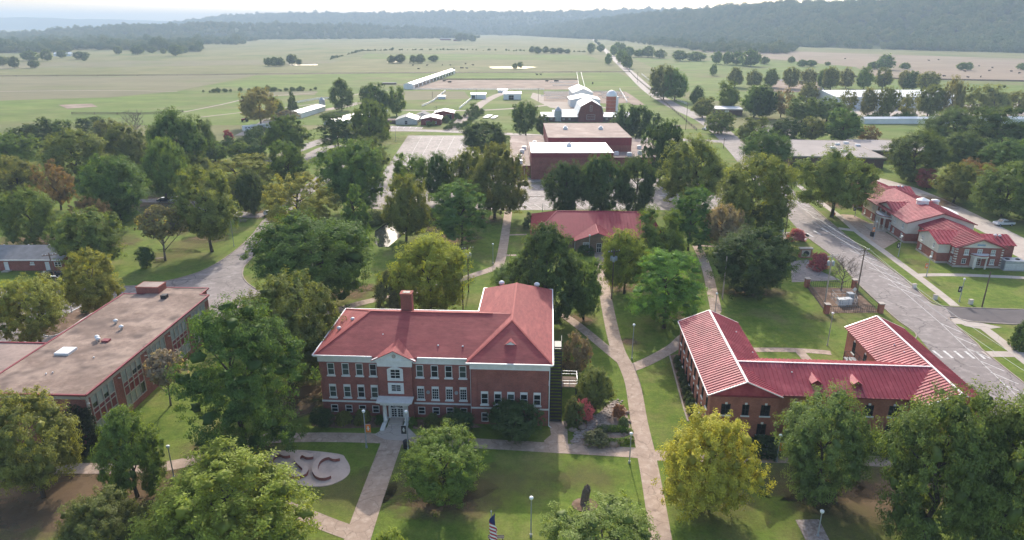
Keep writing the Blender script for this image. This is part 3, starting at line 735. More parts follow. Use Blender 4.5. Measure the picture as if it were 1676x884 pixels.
sheet('bay_parking', [(1294, 428), (1322, 425), (1345, 445), (1375, 458), (1330, 461), (1296, 462)], ZA, M_asph)
sheet('parking_lot', [(1432, 290), (1450, 294), (1500, 308), (1545, 326), (1600, 352), (1676, 390), (1760, 430), (1760, 470), (1700, 440), (1650, 412), (1640, 396), (1540, 345), (1440, 302)], ZA, M_conc2)
sheet('parking_lot', [(668, 222), (765, 222), (815, 262), (845, 286), (870, 292), (1110, 292), (1215, 298), (1215, 344), (640, 344), (608, 342), (600, 318), (618, 296)], ZA, M_asph)
sheet('parking_lot', [(-260, 474), (0, 473), (190, 470), (240, 466), (290, 457), (340, 440), (385, 411), (412, 386), (430, 362), (452, 342), (470, 330), (500, 325), (470, 350), (440, 385), (420, 415), (400, 436), (397, 452), (410, 468), (440, 486), (420, 520), (330, 560), (0, 625), (-260, 660)], ZA, M_asph)
band('lane', [(470, 330), (520, 300), (560, 262), (575, 245), (540, 240), (490, 262), (440, 262)], 7, ZA, M_asph)
band('lane', [(120, 350), (205, 330), (290, 330), (330, 338), (400, 352), (432, 352)], 5, ZA+0.006, M_asph)
band('farm_road', [(440, 265), (500, 240), (560, 222), (630, 214), (700, 214), (845, 220), (960, 226), (1090, 228), (1190, 232)], 8, ZA+0.008, M_asph)
sheet('farm_parking', [(630, 206), (692, 206), (690, 211), (628, 211)], ZA, M_asph)
band('gravel_drive', [(738, 213), (757, 196), (775, 182), (785, 172), (805, 160), (830, 150)], [8, 8, 7, 7, 7, 8] and 7.5, ZA+0.04, M_grav)
band('gravel_drive', [(640, 180), (700, 181), (775, 181), (850, 177), (930, 170), (1000, 178)], 5, ZA+0.03, M_grav)
sheet('farm_yard', [(872, 152), (900, 158), (960, 172), (985, 180), (950, 186), (900, 176), (868, 160)], ZA+0.02, M_grav)
band('farm_track', [(398, 222), (430, 205), (450, 192), (490, 185), (545, 178), (590, 168)], 9, ZA+0.02, M_grav)
band('field_lane', [(-900, 128), (0, 124.5), (290, 123), (545, 120.2), (840, 118.6), (1035, 117.5)], 6, 0.16, M_grav)
sheet('dirt_lot', [(722, 131), (800, 131), (945, 131), (948, 147), (790, 147), (668, 147)], 0.14, M_dirt)
sheet('dirt_lot', [(890, 150), (1010, 150), (1035, 168), (1000, 170), (890, 166)], 0.13, M_dirt)
sheet('dirt_lot', [(1270, 130), (1340, 134), (1345, 152), (1260, 150)], 0.13, M_dirt)
band('dirt_track', [(1015, 150), (1030, 160), (1045, 172)], 9, 0.15, M_dirt)
for q in ([(330, 192), (400, 184), (470, 176), (520, 170)], [(-60, 151), (150, 148.5), (290, 150)], [(300, 184), (360, 172), (420, 160), (520, 152)], [(560, 160), (610, 150), (660, 147)]): band('dirt_track', q, 2.6, 0.15, M_grav)
field('rough_patch', [(95, 172), (150, 170), (160, 175), (110, 178)], 0.13, M_dirt); field('rough_patch', [(405, 152), (520, 149), (515, 156), (420, 158)], 0.12, M_tan); field('pasture_strip', [(-300, 108), (240, 100), (560, 98), (540, 104), (200, 110), (-300, 118)], 0.11, M_tan); field('pasture_strip', [(600, 88), (960, 90), (980, 98), (700, 99), (590, 95)], 0.11, M_bright); field('pasture_strip', [(660, 149), (760, 150), (770, 162), (640, 165)], 0.11, M_tan)
sheet('gravel_yard', [(1380, 176), (1700, 168), (1700, 192), (1400, 190)], 0.12, M_conc2)

def walk(line, w, z=ZP, m=None): return band('footpath', line, w, z, m or M_conc)
walk([(-80, 770), (60, 767), (165, 767), (250, 765), (300, 758), (350, 742), (400, 726), (440, 717)], 2.3)
walk([(430, 718), (520, 716), (620, 718), (780, 726), (900, 733), (1035, 741), (1080, 746), (1180, 748), (1290, 750), (1450, 756), (1600, 765)], 2.35, ZP+0.003)
walk([(642, 722), (628, 760), (603, 830), (585, 884), (570, 930)], [3.1] * 17 and 3.0, ZP+0.006)
walk([(590, 878), (545, 862), (500, 844), (455, 826), (400, 800)], 2.2, ZP+0.009)
walk([(979, 402), (984, 440), (992, 490), (1002, 540), (1012, 575), (1024, 598), (1036, 630), (1046, 690), (1058, 745), (1070, 810), (1082, 884), (1092, 940)], [2.2]*45 and 2.5, ZP+0.012)
walk([(1030, 604), (1060, 592), (1100, 570), (1120, 552), (1140, 540)], 2.3, ZP+0.015)
walk([(1172, 508), (1166, 480), (1158, 445), (1148, 418), (1140, 402)], 2.3, ZP+0.015)
walk([(1172, 508), (1150, 535), (1110, 566)], 2.3, ZP+0.018)
walk([(1018, 592), (985, 565), (955, 540), (928, 520), (905, 508)], 2.0, ZP+0.018)
walk([(832, 346), (826, 390), (818, 430), (806, 440), (780, 449), (740, 462), (680, 478), (600, 494), (545, 510), (500, 520)], 2.4)
walk([(822, 385), (862, 384)], 1.2, ZP+0.004)
walk([(816, 418), (845, 418)], 1.2, ZP+0.004)
walk([(1225, 573), (1290, 573), (1340, 576), (1360, 578)], 1.7)
walk([(1308, 575), (1322, 590), (1335, 606)], 1.7, ZP+0.004)
walk([(1140, 402), (1180, 404), (1200, 405)], 1.2, ZP+0.004)
walk([(1288, 288), (1320, 314), (1371, 352), (1405, 381), (1444, 410), (1505, 455), (1545, 486), (1563, 501)], 1.9, ZP, M_conc2)
walk([(1500, 451), (1530, 450), (1590, 451), (1700, 456)], 1.9, ZP+0.004, M_conc2)
walk([(1560, 527), (1600, 532), (1640, 560), (1676, 590), (1730, 630)], 1.9, ZP, M_conc2)
walk([(1372, 374), (1395, 377), (1410, 380)], 2.4, ZP+0.006, M_conc2)
walk([(1612, 580), (1650, 580), (1690, 582)], 2.2, ZP+0.006, M_conc2)
sheet('forecourt', [(1376, 351), (1396, 352), (1432, 370), (1464, 389), (1470, 394), (1446, 408), (1405, 379)], ZP+0.009, M_conc)
sheet('forecourt', [(612, 712), (632, 700), (668, 700), (682, 714), (660, 722), (630, 720)], ZP+0.012, M_conc2)
sheet('forecourt', [(898, 690), (928, 690), (930, 735), (898, 735), (890, 722), (902, 712)], ZP+0.012, M_conc)
sheet('forecourt', [(1555, 522), (1568, 521), (1640, 536), (1610, 540), (1580, 534)], ZP+0.009, M_conc2)

# kerbs
def kerb(line, w=0.22, h=0.14): return band('kerb', line, w, h, M_kerb, z0=0.0)
kerb([(1313, 383), (1368, 424), (1402, 462), (1464, 520), (1493, 541), (1500, 550), (1496, 556)])
kerb([(1285, 304), (1330, 339), (1377, 379), (1416, 410), (1478, 454), (1512, 485), (1530, 497), (1560, 503), (1676, 507)])
kerb([(1676, 532), (1590, 527), (1565, 520), (1553, 521), (1562, 531), (1598, 562), (1615, 579), (1720, 662)])
kerb([(0, 472.5), (190, 469.5), (240, 465.5), (290, 456.5), (340, 439.5), (385, 410.5), (412, 385.5), (430, 361.5)])
kerb([(456, 366), (440, 388), (420, 414), (402, 434), (397, 444), (399, 456), (408, 466), (430, 480)])
kerb([(862, 322), (950, 322)], 0.4)
# parking islands by the flat roofed school
def island(pts, name='traffic_island', m=M_mulch):
    w = smooth_line([at(*p) for p in pts]+[at(*pts[0])], 5)[:-1]
    q = [(p.x, p.y) for p in w]
    if area2(q) < 0: q.reverse()
    b = MB(); b.prism(q, 0, 0.10); o = b.build(name, m, kind='structure')
    rim = MB(); n = len(q)
    for i in range(n):
        a, c = q[i], q[(i+1) % n]; rim.bar((*a, 0.07), (*c, 0.07), 0.22, 0.15)
    rim.build('kerb', M_white, o)
island([(62, 546), (70, 535), (95, 522), (130, 504), (160, 492), (172, 495), (168, 503), (140, 520), (110, 540), (85, 551)])
island([(-60, 512), (-20, 506), (0, 500), (8, 504), (5, 512), (-20, 522), (-60, 528)], m=M_lawn)

# painted lines, children of the lots
def line(a, b, parent, w=0.14, z=ZL, name='parking_line'):
    p, q = at(*a), at(*b); d = (q-p).normalized(); n = Vector((-d.y, d.x, 0))*w/2
    m = MB(); m.poly([(*(p-n).xy, z), (*(q-n).xy, z), (*(q+n).xy, z), (*(p+n).xy, z)])
    if area2(m.v) < 0: m.f = [tuple(reversed(m.f[0]))]
    m.build(name, M_line, parent)
street = bpy.data.objects['street']; lot = bpy.data.objects['parking_lot.001']; lot0 = bpy.data.objects['parking_lot.002']
for i in range(13):                      # angled bays along the far kerb of the street
    f = i/12; x1, y1 = 1292+f*(1510-1292), 310+f*(486-310)
    L = 22+30*f
    line((x1-2, y1), (x1-2-L*1.05, y1-2-L*0.36), street, 0.2)
for i in range(6):
    f = i/5; x1, y1 = 1575+f*(1690-1575), 545+f*(650-545); L = 36+12*f
    line((x1, y1), (x1-L, y1-2-L*0.38), street, 0.2)
for a, b in (((1290, 322), (1400, 410)), ((1400, 410), (1540, 530)), ((1540, 530), (1676, 660))): line(a, b, street, 0.11, name='centre_line')
for k in range(5): line((1310+k*12-2, 386-k*4), (1319+k*12, 392-k*4), street, 0.5, name='crossing_bar')
for k in range(5): line((1527+k*17.5, 574+k*0.4), (1542+k*17.5, 586+k*0.4), street, 0.45, name='crossing_bar')
for k in range(3): line((1208+k*9, 262+k*4), (1214+k*9, 267+k*4), street, 0.6, name='crossing_bar')
for i in range(14):                      # bays before the brown house
    x = 846+i*17.2; line((x-6, 334), (x+8, 343), lot)
    if i < 5: line((x+4, 319.5), (x+18, 326.5) if False else (x-10, 326.5), lot)
    if i < 4: line((x+22, 304), (x+36, 302) if False else (x+34, 310), lot)
for i in range(4): line((868+i*15, 295.5), (882+i*15, 301.5), lot)
for i in range(8): line((1078+i*6, 320-i*2.5), (1088+i*6, 320.5-i*2.5), lot, 0.5)
for i in range(5): line((690+i*18, 224), (655+i*19, 285), lot, 0.1)
for i in range(5): line((0+i*13, 548-i*6), (14+i*13, 552-i*6), lot0, 0.12)
fp = bpy.data.objects['farm_parking']
for i in range(6): line((640+i*10, 210.5), (643+i*10, 207), fp, 0.3)

# soil showing through under the trees
for a in [(60, 840, 11, 8), (250, 800, 9, 6), (120, 800, 10, 8), (20, 800, 10, 8), (380, 735, 8, 4), (500, 640, 7, 5), (500, 668, 5, 4), (720, 815, 8, 5), (1340, 800, 8, 5), (1480, 800, 9, 6), (1420, 830, 7, 5), (1110, 520, 5, 3), (1230, 478, 9, 4), (1020, 470, 5, 5), (950, 522, 4, 4), (745, 390, 9, 8), (790, 360, 8, 8), (700, 375, 6, 5), (340, 390, 7, 5), (310, 372, 12, 9), (420, 350, 10, 8), (150, 400, 14, 12), (50, 395, 12, 9), (250, 330, 18, 14), (1370, 335, 7, 7), (1530, 330, 10, 12), (1030, 560, 2.5, 2), (560, 480, 8, 5), (600, 470, 4, 3), (1180, 380, 6, 9), (1060, 440, 5, 6)]: patch(*a)
for a in [(700, 780, 10, 6), (560, 800, 7, 5), (820, 790, 9, 5), (960, 780, 6, 4), (1180, 830, 7, 5), (1290, 780, 8, 5), (1380, 860, 9, 6), (320, 400, 10, 8), (270, 420, 9, 7), (960, 345, 14, 4), (860, 375, 6, 6), (1450, 385, 5, 6), (1500, 430, 4, 4), (1110, 600, 3, 8), (1340, 520, 5, 3), (900, 300, 20, 4), (600, 230, 30, 20), (1080, 220, 10, 20)]: patch(*a, M_dapple)
sheet('mulch_bed', [(510, 697), (520, 680), (640, 685), (625, 700), (560, 702)], 0.055, M_mulch)
sheet('mulch_bed', [(672, 686), (768, 692), (790, 700), (700, 706), (676, 702)], 0.055, M_mulch)

# pond and stock ponds
M_water = mat('pond_water', (0.03, 0.035, 0.03), rough=0.06, spec=0.6, bump=0.04, bscale=1.5)
sheet('pond', [(612, 396), (614, 378), (634, 364), (662, 357), (700, 356), (735, 360), (728, 368), (690, 372), (668, 378), (650, 392), (636, 404), (620, 405)], 0.05, M_water)
for q in ([(800, 109.5), (850, 108.3), (880, 110), (860, 112.4), (805, 112)], [(633, 101), (650, 100.4), (652, 101.8), (634, 102.2)], [(473, 106), (520, 105), (520, 107), (475, 107.6)], [(1195, 63), (1215, 62.4), (1216, 64), (1196, 64.4)], [(815, 57.4), (840, 57), (838, 58), (816, 58.2)]): sheet('stock_pond', q, 0.12, M_water)

# ------------------------------------------------------------------ far trees and woods
def far(spec, kind, col, labelfmt, group, name='tree'):
    for i, b in enumerate(spec):
        tree(b, kind if isinstance(kind, str) else kind[i % len(kind)], col, labelfmt.format(ORD[i]), name=name, group=group, low=True)
FT = (0.07, 0.10, 0.035)
far([(431, 94, 446, 107), (442, 92, 458, 107), (452, 93, 466, 107), (468, 88, 486, 104), (484, 96, 494, 106)], 'round', FT, 'tree in the clump by a pond in the wide pasture, {} from the left', 'clump by the left stock pond')
far([(634, 90, 648, 102), (644, 88, 664, 102), (670, 90, 684, 102), (680, 88, 696, 102)], 'round', FT, 'tree of the mid pasture clump beyond the open cattle shed, {} from the left', 'clump in mid pasture')
far([(866, 75, 876, 85), (874, 76, 888, 87), (888, 75, 899, 86), (899, 78, 912, 87), (910, 78, 924, 87), (922, 80, 934, 87)], 'round', FT, 'tree in the short hedgerow at the far pasture edge, {} from the left', 'short hedgerow in the far pasture')
far([(745, 53, 758, 66), (756, 55, 767, 66), (766, 56, 778, 67), (774, 58, 780, 67)], 'round', FT, 'tree around the lone far farmstead, {} from the left', 'trees of the far farmstead')
far([(274, 73, 298, 90), (240, 76, 256, 86), (214, 73, 234, 88), (186, 75, 200, 88), (262, 78, 272, 87), (296, 76, 308, 86)], 'round', FT, 'single tree before the left treeline, {} of six', 'single trees before the left treeline')
far([(-6, 92, 12, 106), (12, 92, 30, 110), (34, 82, 60, 98), (66, 80, 84, 98), (46, 98, 64, 110), (120, 84, 146, 96), (134, 91, 142, 99), (92, 82, 108, 94)], 'round', FT, 'tree round the far left farm, {} of eight', 'trees of the far left farm')
far([(960, 70, 974, 86), (990, 86, 1002, 104), (998, 74, 1012, 90), (1004, 68, 1018, 84), (1012, 70, 1026, 86), (1018, 88, 1036, 110), (1008, 82, 1026, 102), (976, 72, 990, 84)], 'round', MID, 'roadside tree where the street meets the pasture, {} of eight', 'trees along the far street')
far([(1020, 76, 1040, 92), (1036, 80, 1054, 92), (1050, 74, 1072, 92), (1070, 80, 1090, 94), (1100, 82, 1128, 98), (1124, 84, 1156, 98), (1164, 84, 1182, 103), (1182, 84, 1200, 104), (1194, 83, 1218, 104), (1214, 80, 1246, 106), (1244, 92, 1260, 104)], 'round', MID, 'tree in the thicket below the wooded hill, {} from the left', 'thicket below the wooded hill')
far([(1436, 88, 1464, 112), (1420, 100, 1438, 112), (1306, 97, 1322, 108), (1318, 98, 1338, 108), (1350, 101, 1360, 107), (1473, 102, 1490, 112), (1566, 102, 1582, 114), (1578, 101, 1592, 114), (1666, 104, 1690, 112), (1290, 92, 1302, 102), (1162, 104, 1174, 122)], 'round', MID, 'tree standing out in the dry field, {} of eleven', 'trees in the dry field')
far([(838, 103, 848, 112), (846, 101, 856, 111)], 'loose', FT, 'small tree on the bank of the white stock pond, {} of two', 'trees at the white stock pond')
tree((700, 90, 718, 100), 'round', FT, 'bush at the pasture ditch between two clumps', low=True, cat='shrub', name='shrub')
# hedges and weeds along the pasture drains: nobody could count them
def forest_mat():
    m = bpy.data.materials.new('far_leaves'); m.use_nodes = True
    nt = m.node_tree; N = nt.nodes; L = nt.links; b = N['Principled BSDF']
    b.inputs['Roughness'].default_value = 0.95; b.inputs['Specular IOR Level'].default_value = 0.05
    oi = N.new('ShaderNodeObjectInfo'); cr = N.new('ShaderNodeValToRGB'); L.new(oi.outputs['Random'], cr.inputs[0])
    e = cr.color_ramp.elements; e[0].color = (0.10, 0.150, 0.036, 1); e[1].color = (0.225, 0.23, 0.07, 1)
    k = e.new(0.5); k.color = (0.15, 0.185, 0.05, 1)
    L.new(cr.outputs[0], b.inputs['Base Color']); return m
M_far = forest_mat()
def lump_proto():
    r = np.random.default_rng(3)
    k = 26; d = sphere_dirs(k, r); C = d*r.uniform(0.5, 0.9, k)[:, None]*np.array([0.4, 0.4, 0.42])+np.array([0, 0, 0.5]); rad = r.uniform(0.12, 0.2, k)
    n = 700; i = r.integers(0, k, n); o = sphere_dirs(n, r)*rad[i][:, None]; P = C[i]+o
    Nn = o/np.linalg.norm(o, axis=1)[:, None]+(P-np.array([0, 0, .4]))*1.5+r.normal(size=(n, 3))*0.2; Nn /= np.linalg.norm(Nn, axis=1)[:, None]
    me = cloud_mesh('far_crown', P, Nn, 0.062, M_far, 9)
    return bpy.data.objects.new('far_crown', me)
LUMP = lump_proto()
def forest_tree():
    t = bpy.data.node_groups.new('woods', 'GeometryNodeTree')
    t.interface.new_socket('Geometry', in_out='INPUT', socket_type='NodeSocketGeometry'); t.interface.new_socket('Geometry', in_out='OUTPUT', socket_type='NodeSocketGeometry')
    N = t.nodes; L = t.links
    i, o = N.new('NodeGroupInput'), N.new('NodeGroupOutput')
    ip = N.new('GeometryNodeInstanceOnPoints'); ob = N.new('GeometryNodeObjectInfo'); ob.inputs['Object'].default_value = LUMP
    at_ = N.new('GeometryNodeInputNamedAttribute'); at_.data_type = 'FLOAT_VECTOR'; at_.inputs['Name'].default_value = 'size'
    rv = N.new('FunctionNodeRandomValue'); rv.data_type = 'FLOAT_VECTOR'; rv.inputs[0].default_value = (0, 0, 0); rv.inputs[1].default_value = (0, 0, 6.28)
    L.new(i.outputs[0], ip.inputs['Points']); L.new(ob.outputs['Geometry'], ip.inputs['Instance'])
    L.new(at_.outputs['Attribute'], ip.inputs['Scale']); L.new(rv.outputs[0], ip.inputs['Rotation'])
    L.new(ip.outputs[0], o.inputs[0]); return t
WOODS = forest_tree()
def woods(name, pts, size, label, cat='woodland'):
    me = bpy.data.meshes.new(name); pts = np.array(pts, dtype=np.float32)
    me.vertices.add(len(pts)); me.vertices.foreach_set('co', pts.ravel())
    a = me.attributes.new('size', 'FLOAT_VECTOR', 'POINT')
    s = rng.uniform(0.55, 1.0, len(pts))**1.0*1.55*size*np.where(rng.random(len(pts)) < 0.12, 1.35, 0.9); hgt = s*rng.uniform(0.7, 1.05, len(pts))
    a.data.foreach_set('vector', np.stack([s, s, hgt], 1).astype(np.float32).ravel())
    o = inst(me, name, None, label=label, cat=cat, kind='stuff')
    md = o.modifiers.new('woods', 'NODES'); md.node_group = WOODS
    return o
def on_hill(H, n, smin, smax, lift=-1.5):
    a, c = H.shape[0]-1, H.shape[1]-1
    u = rng.uniform(0, a-1e-6, n); v = rng.uniform(smin*c, smax*c-1e-6, n)
    i, j = u.astype(int), v.astype(int); fu, fv = (u-i)[:, None], (v-j)[:, None]
    P = H[i, j]*(1-fu)*(1-fv)+H[i+1, j]*fu*(1-fv)+H[i, j+1]*(1-fu)*fv+H[i+1, j+1]*fu*fv
    P[:, 2] += lift; return P
woods('wooded_hillside', on_hill(hillA, 19000, 0.40, 1.0), 18, 'dense woodland covering the hill at the upper right')
woods('wooded_ridge', on_hill(hillB, 9000, 0.38, 1.0), 22, 'hazy woodland on the long ridge along the horizon')
woods('wooded_rise', on_hill(hillC, 3000, 0.35, 1.0), 16, 'hazy woodland on the low rise at the upper left')
def strip_pts(poly, n):
    out = []
    for k in range(len(poly)):
        (x0, y0), (x1, y1), wy, m = poly[k]
        for _ in range(m):
            f = rng.random(); q = at(x0+(x1-x0)*f, y0+(y1-y0)*f+rng.uniform(-wy, wy)); out.append((q.x, q.y, -0.5))
    return out
woods('river_woodland', strip_pts([((-60, 82), (120, 80), 6, 420), ((40, 74), (330, 79), 6, 650), ((100, 66), (400, 70), 4, 560), ((-60, 70), (140, 66), 3, 200), ((-60, 60), (160, 57), 2, 260), ((300, 62), (420, 66), 3, 200), ((380, 62.5), (600, 59), 1.2, 330), ((560, 58), (960, 55), 1.5, 520), ((400, 55), (960, 53), 1.2, 420), ((950, 60), (1130, 78), 2.5, 220), ((1130, 80), (1300, 84), 2, 150)], 0), 15, 'hazy belt of woodland along the far edge of the pastures')
woods('hill_foot_thicket', strip_pts([((1150, 83), (1290, 86), 2.5, 170), ((1000, 60), (1130, 70), 3, 160)], 0), 13, 'thicket spilling from the hill into the dry field', 'thicket')
def weeds(line_, n, size, jy, label, name='weeds'):
    pts = []
    for _ in range(n):
        k = rng.integers(0, len(line_)-1); f = rng.random(); a, b = line_[k], line_[k+1]
        q = at(a[0]+(b[0]-a[0])*f+rng.uniform(-1, 1), a[1]+(b[1]-a[1])*f+rng.uniform(-jy, jy)); pts.append((q.x, q.y, -0.2))
    woods(name, pts, size, label, 'weeds')
weeds([(540, 98), (575, 88), (592, 84), (640, 82.5), (740, 82), (865, 84), (960, 85.5)], 150, 3.6, 0.25, 'scrubby hedge along the ditches of the far pasture', 'hedge_scrub')
weeds([(330, 152), (400, 150), (430, 149), (455, 149), (520, 148)], 60, 3.2, 0.8, 'rough weeds in the wet corner of the bright pasture')
weeds([(340, 235), (400, 248), (450, 235), (420, 225), (390, 240)], 70, 3.6, 4, 'scrub beside the farm track before the trailer', 'scrub')
weeds([(1420, 196), (1480, 197), (1530, 199)], 70, 3.0, 0.8, 'low scrub along the foot of the long white trailer', 'scrub')
weeds([(700, 205), (745, 196), (790, 186), (760, 208), (720, 212)], 60, 3.0, 3, 'overgrown nursery plants beside the gravel drive', 'nursery_plants')
weeds([(600, 368), (612, 372), (640, 357), (700, 352), (735, 357)], 40, 2.2, 1.5, 'reeds and scrub along the bank of the pond', 'scrub')
weeds([(0, 440), (0, 430), (60, 443), (100, 443)], 1, 0.1, 0.1, 'tuft of grass at the cottage wall', 'grass') if False else None
weeds([(1020, 55), (966, 62), (985, 78)], 30, 8, 0.6, 'scrub along the far end of the street', 'scrub')

# ------------------------------------------------------------------ air
def add_haze():
    b = MB(); b.box(-9300, 9300, -600, 14300, -1.5, 240)
    o = b.build('haze', None, kind='stuff')
    m = bpy.data.materials.new('haze_air'); m.use_nodes = True
    N = m.node_tree.nodes; N.remove(N['Principled BSDF'])
    v = N.new('ShaderNodeVolumePrincipled')
    v.inputs['Color'].default_value = (0.66, 0.83, 1.0, 1); v.inputs['Density'].default_value = HAZE; v.inputs['Anisotropy'].default_value = 0.0
    m.node_tree.links.new(v.outputs[0], N['Material Output'].inputs['Volume'])
    o.data.materials.append(m)
HAZE = 0.0002
add_haze()
# ------------------------------------------------------------------ building kit
WCACHE = {}
# kind: frame material, pane material, vertical bars, horizontal bars, sill, white lintel, keystone
WK = {
 'shade': (M_white, M_shade, 0, 1, 1, 0, 0), 'sash': (M_white, M_glass, 0, 1, 1, 0, 0), 'shade_cap': (M_white, M_shade, 0, 1, 1, 1, 0), 'sash_cap': (M_white, M_glass, 0, 1, 1, 1, 0),
 'six_cap': (M_white, M_glass, 2, 3, 1, 1, 0), 'base': (M_white, M_glass, 0, 1, 0, 0, 0), 'pair': (M_white, M_glass, 1, 2, 0, 0, 0), 'dark': (M_black, M_glass, 1, 1, 1, 0, 1),
 'door': (M_white, M_glass, 1, 3, 0, 0, 0), 'pale': (M_white, M_blind, 1, 1, 1, 0, 0), 'dim': (M_white, M_glass, 1, 1, 0, 0, 0), 'metal': (M_steel, M_glass, 1, 0, 0, 0, 0), 'shut': (M_wmetal, M_white, 0, 2, 0, 0, 0),
 'arch': (M_white, M_blind, 1, 1, 1, 0, 0)}
def window_meshes(kind, w, h):
    key = (kind, round(w, 2), round(h, 2))
    if key in WCACHE: return WCACHE[key]
    fm, pm, nv, nh, sill, cap, keyst = WK[kind]
    f = MB(); t = 0.09; x, z = w/2, h/2
    y0, y1 = -0.035, 0.11
    f.box(-x, -x+t, y0, y1, -z, z); f.box(x-t, x, y0, y1, -z, z); f.box(-x+t, x-t, y0, y1, z-t, z); f.box(-x+t, x-t, y0, y1, -z, -z+t)
    ztop = z-t
    if cap: f.box(-x+t, x-t, y0+0.004, y1, z-t-h*0.15, z-t); ztop -= h*0.15
    zb = -z+t
    for i in range(nv):
        c = -x+t+(2*x-2*t)*(i+1)/(nv+1); q = 0.03 if nv < 2 else 0.018; f.box(c-q, c+q, y0+0.02, y1, zb, ztop)
    for i in range(nh):
        c = zb+(ztop-zb)*(i+1)/(nh+1); q = 0.03 if nh < 3 else 0.018; f.box(-x+t, x-t, y0+0.024, y1-0.004, c-q, c+q)
    fme = f.mesh('window', fm)
    p = MB(); p.box(-x+t*0.5, x-t*0.5, 0.05, 0.075, -z+t*0.5, z-t*0.5)
    out = [fme, p.mesh('pane', pm)]
    s = MB()
    if sill: s.box(-x-0.12, x+0.12, -0.17, 0.05, -z-0.19, -z-0.004); out.append(s.mesh('sill', M_white))
    else: out.append(None)
    k = MB()
    if keyst: k.box(-0.16, 0.16, -0.09, 0.05, z+0.004, z+0.28); out.append(k.mesh('keystone', M_white))
    else: out.append(None)
    WCACHE[key] = out
    return out
def add_window(parent, pos, rz, kind, w, h):
    f, p, s, k = window_meshes(kind, w, h)
    o = inst(f, 'door' if kind == 'door' else 'window', parent, pos, rz)
    inst(p, 'pane', o)
    if s: inst(s, 'sill', o)
    if k: inst(k, 'keystone', o)
    return o
def facade(bld, wm, p0, p1, z0, z1, wins=(), depth_=0.13):
    """one wall between two corners with real openings; outward is right of p0 -> p1"""
    p0, p1 = Vector((*p0, 0)), Vector((*p1, 0)); d = (p1-p0); Lg = d.length; d.normalize(); n = Vector((d.y, -d.x, 0))
    rz = math.atan2(d.y, d.x)
    rect = [(s-w/2, s+w/2, zc-h/2, zc+h/2) for s, zc, w, h, k in wins]
    xs = sorted({0.0, Lg, *[q for r_ in rect for q in r_[:2]]}); zs = sorted({z0, z1, *[q for r_ in rect for q in r_[2:]]})
    P = lambda s, z, q=0.0: tuple(p0+d*s-n*q+Vector((0, 0, z)))
    for a, b in zip(xs, xs[1:]):
        for c, e in zip(zs, zs[1:]):
            if b-a < 1e-5 or e-c < 1e-5: continue
            mx, mz = (a+b)/2, (c+e)/2
            if any(r_[0] < mx < r_[1] and r_[2] < mz < r_[3] for r_ in rect): continue
            wm.poly([P(a, c), P(b, c), P(b, e), P(a, e)])
    for a, b, c, e in rect:
        wm.poly([P(a, c), P(a, c, depth_), P(a, e, depth_), P(a, e)][::-1]); wm.poly([P(b, c), P(b, c, depth_), P(b, e, depth_), P(b, e)])
        wm.poly([P(a, e), P(b, e), P(b, e, depth_), P(a, e, depth_)][::-1]); wm.poly([P(a, c), P(b, c), P(b, c, depth_), P(a, c, depth_)])
    for s, zc, w, h, k in wins:
        if k: add_window(bld, P(s, zc), rz, k, w, h)
def row(s0, s1, n, zc, w, h, k):
    return [(s0+(s1-s0)*(i/(n-1) if n > 1 else 0.5), zc, w, h, k) for i in range(n)]
def seams(mb, poly, eave, sp=0.55, w=0.2, h=0.14):
    """standing seams running up a roof plane"""
    P = [Vector(p) for p in poly]; nrm = (P[1]-P[0]).cross(P[2]-P[0]).normalized()
    if nrm.z < 0: nrm = -nrm
    e = Vector(eave).normalized(); e = (e-nrm*e.dot(nrm)).normalized(); s = nrm.cross(e)
    ts = [(p-P[0]).dot(e) for p in P]; us = [(p-P[0]).dot(s) for p in P]
    t = min(ts)+sp*0.5
    while t < max(ts)-0.05:
        hit = []
        for i in range(len(P)):
            j = (i+1) % len(P)
            if (ts[i]-t)*(ts[j]-t) < 0:
                f = (t-ts[i])/(ts[j]-ts[i]); hit.append(us[i]+f*(us[j]-us[i]))
        hit.sort()
        for a, b in zip(hit[::2], hit[1::2]):
            if b-a > 0.15: mb.bar(P[0]+e*t+s*a+nrm*h*0.5, P[0]+e*t+s*b+nrm*h*0.5, w, h, up=nrm)
        t += sp
def roof_vent(parent, pos, r=0.35, name='roof_vent'):
    b = MB(); b.lathe([(r*0.6, 0), (r*0.6, r*1.1), (r, r*1.1), (r, r*1.7), (r*0.5, r*2.1), (0.02, r*2.2)], 10, pos); b.build(name, M_wmetal, parent, True)
def box_part(name, m, parent, *b):
    q = MB(); q.box(*b); return q.build(name, m, parent)

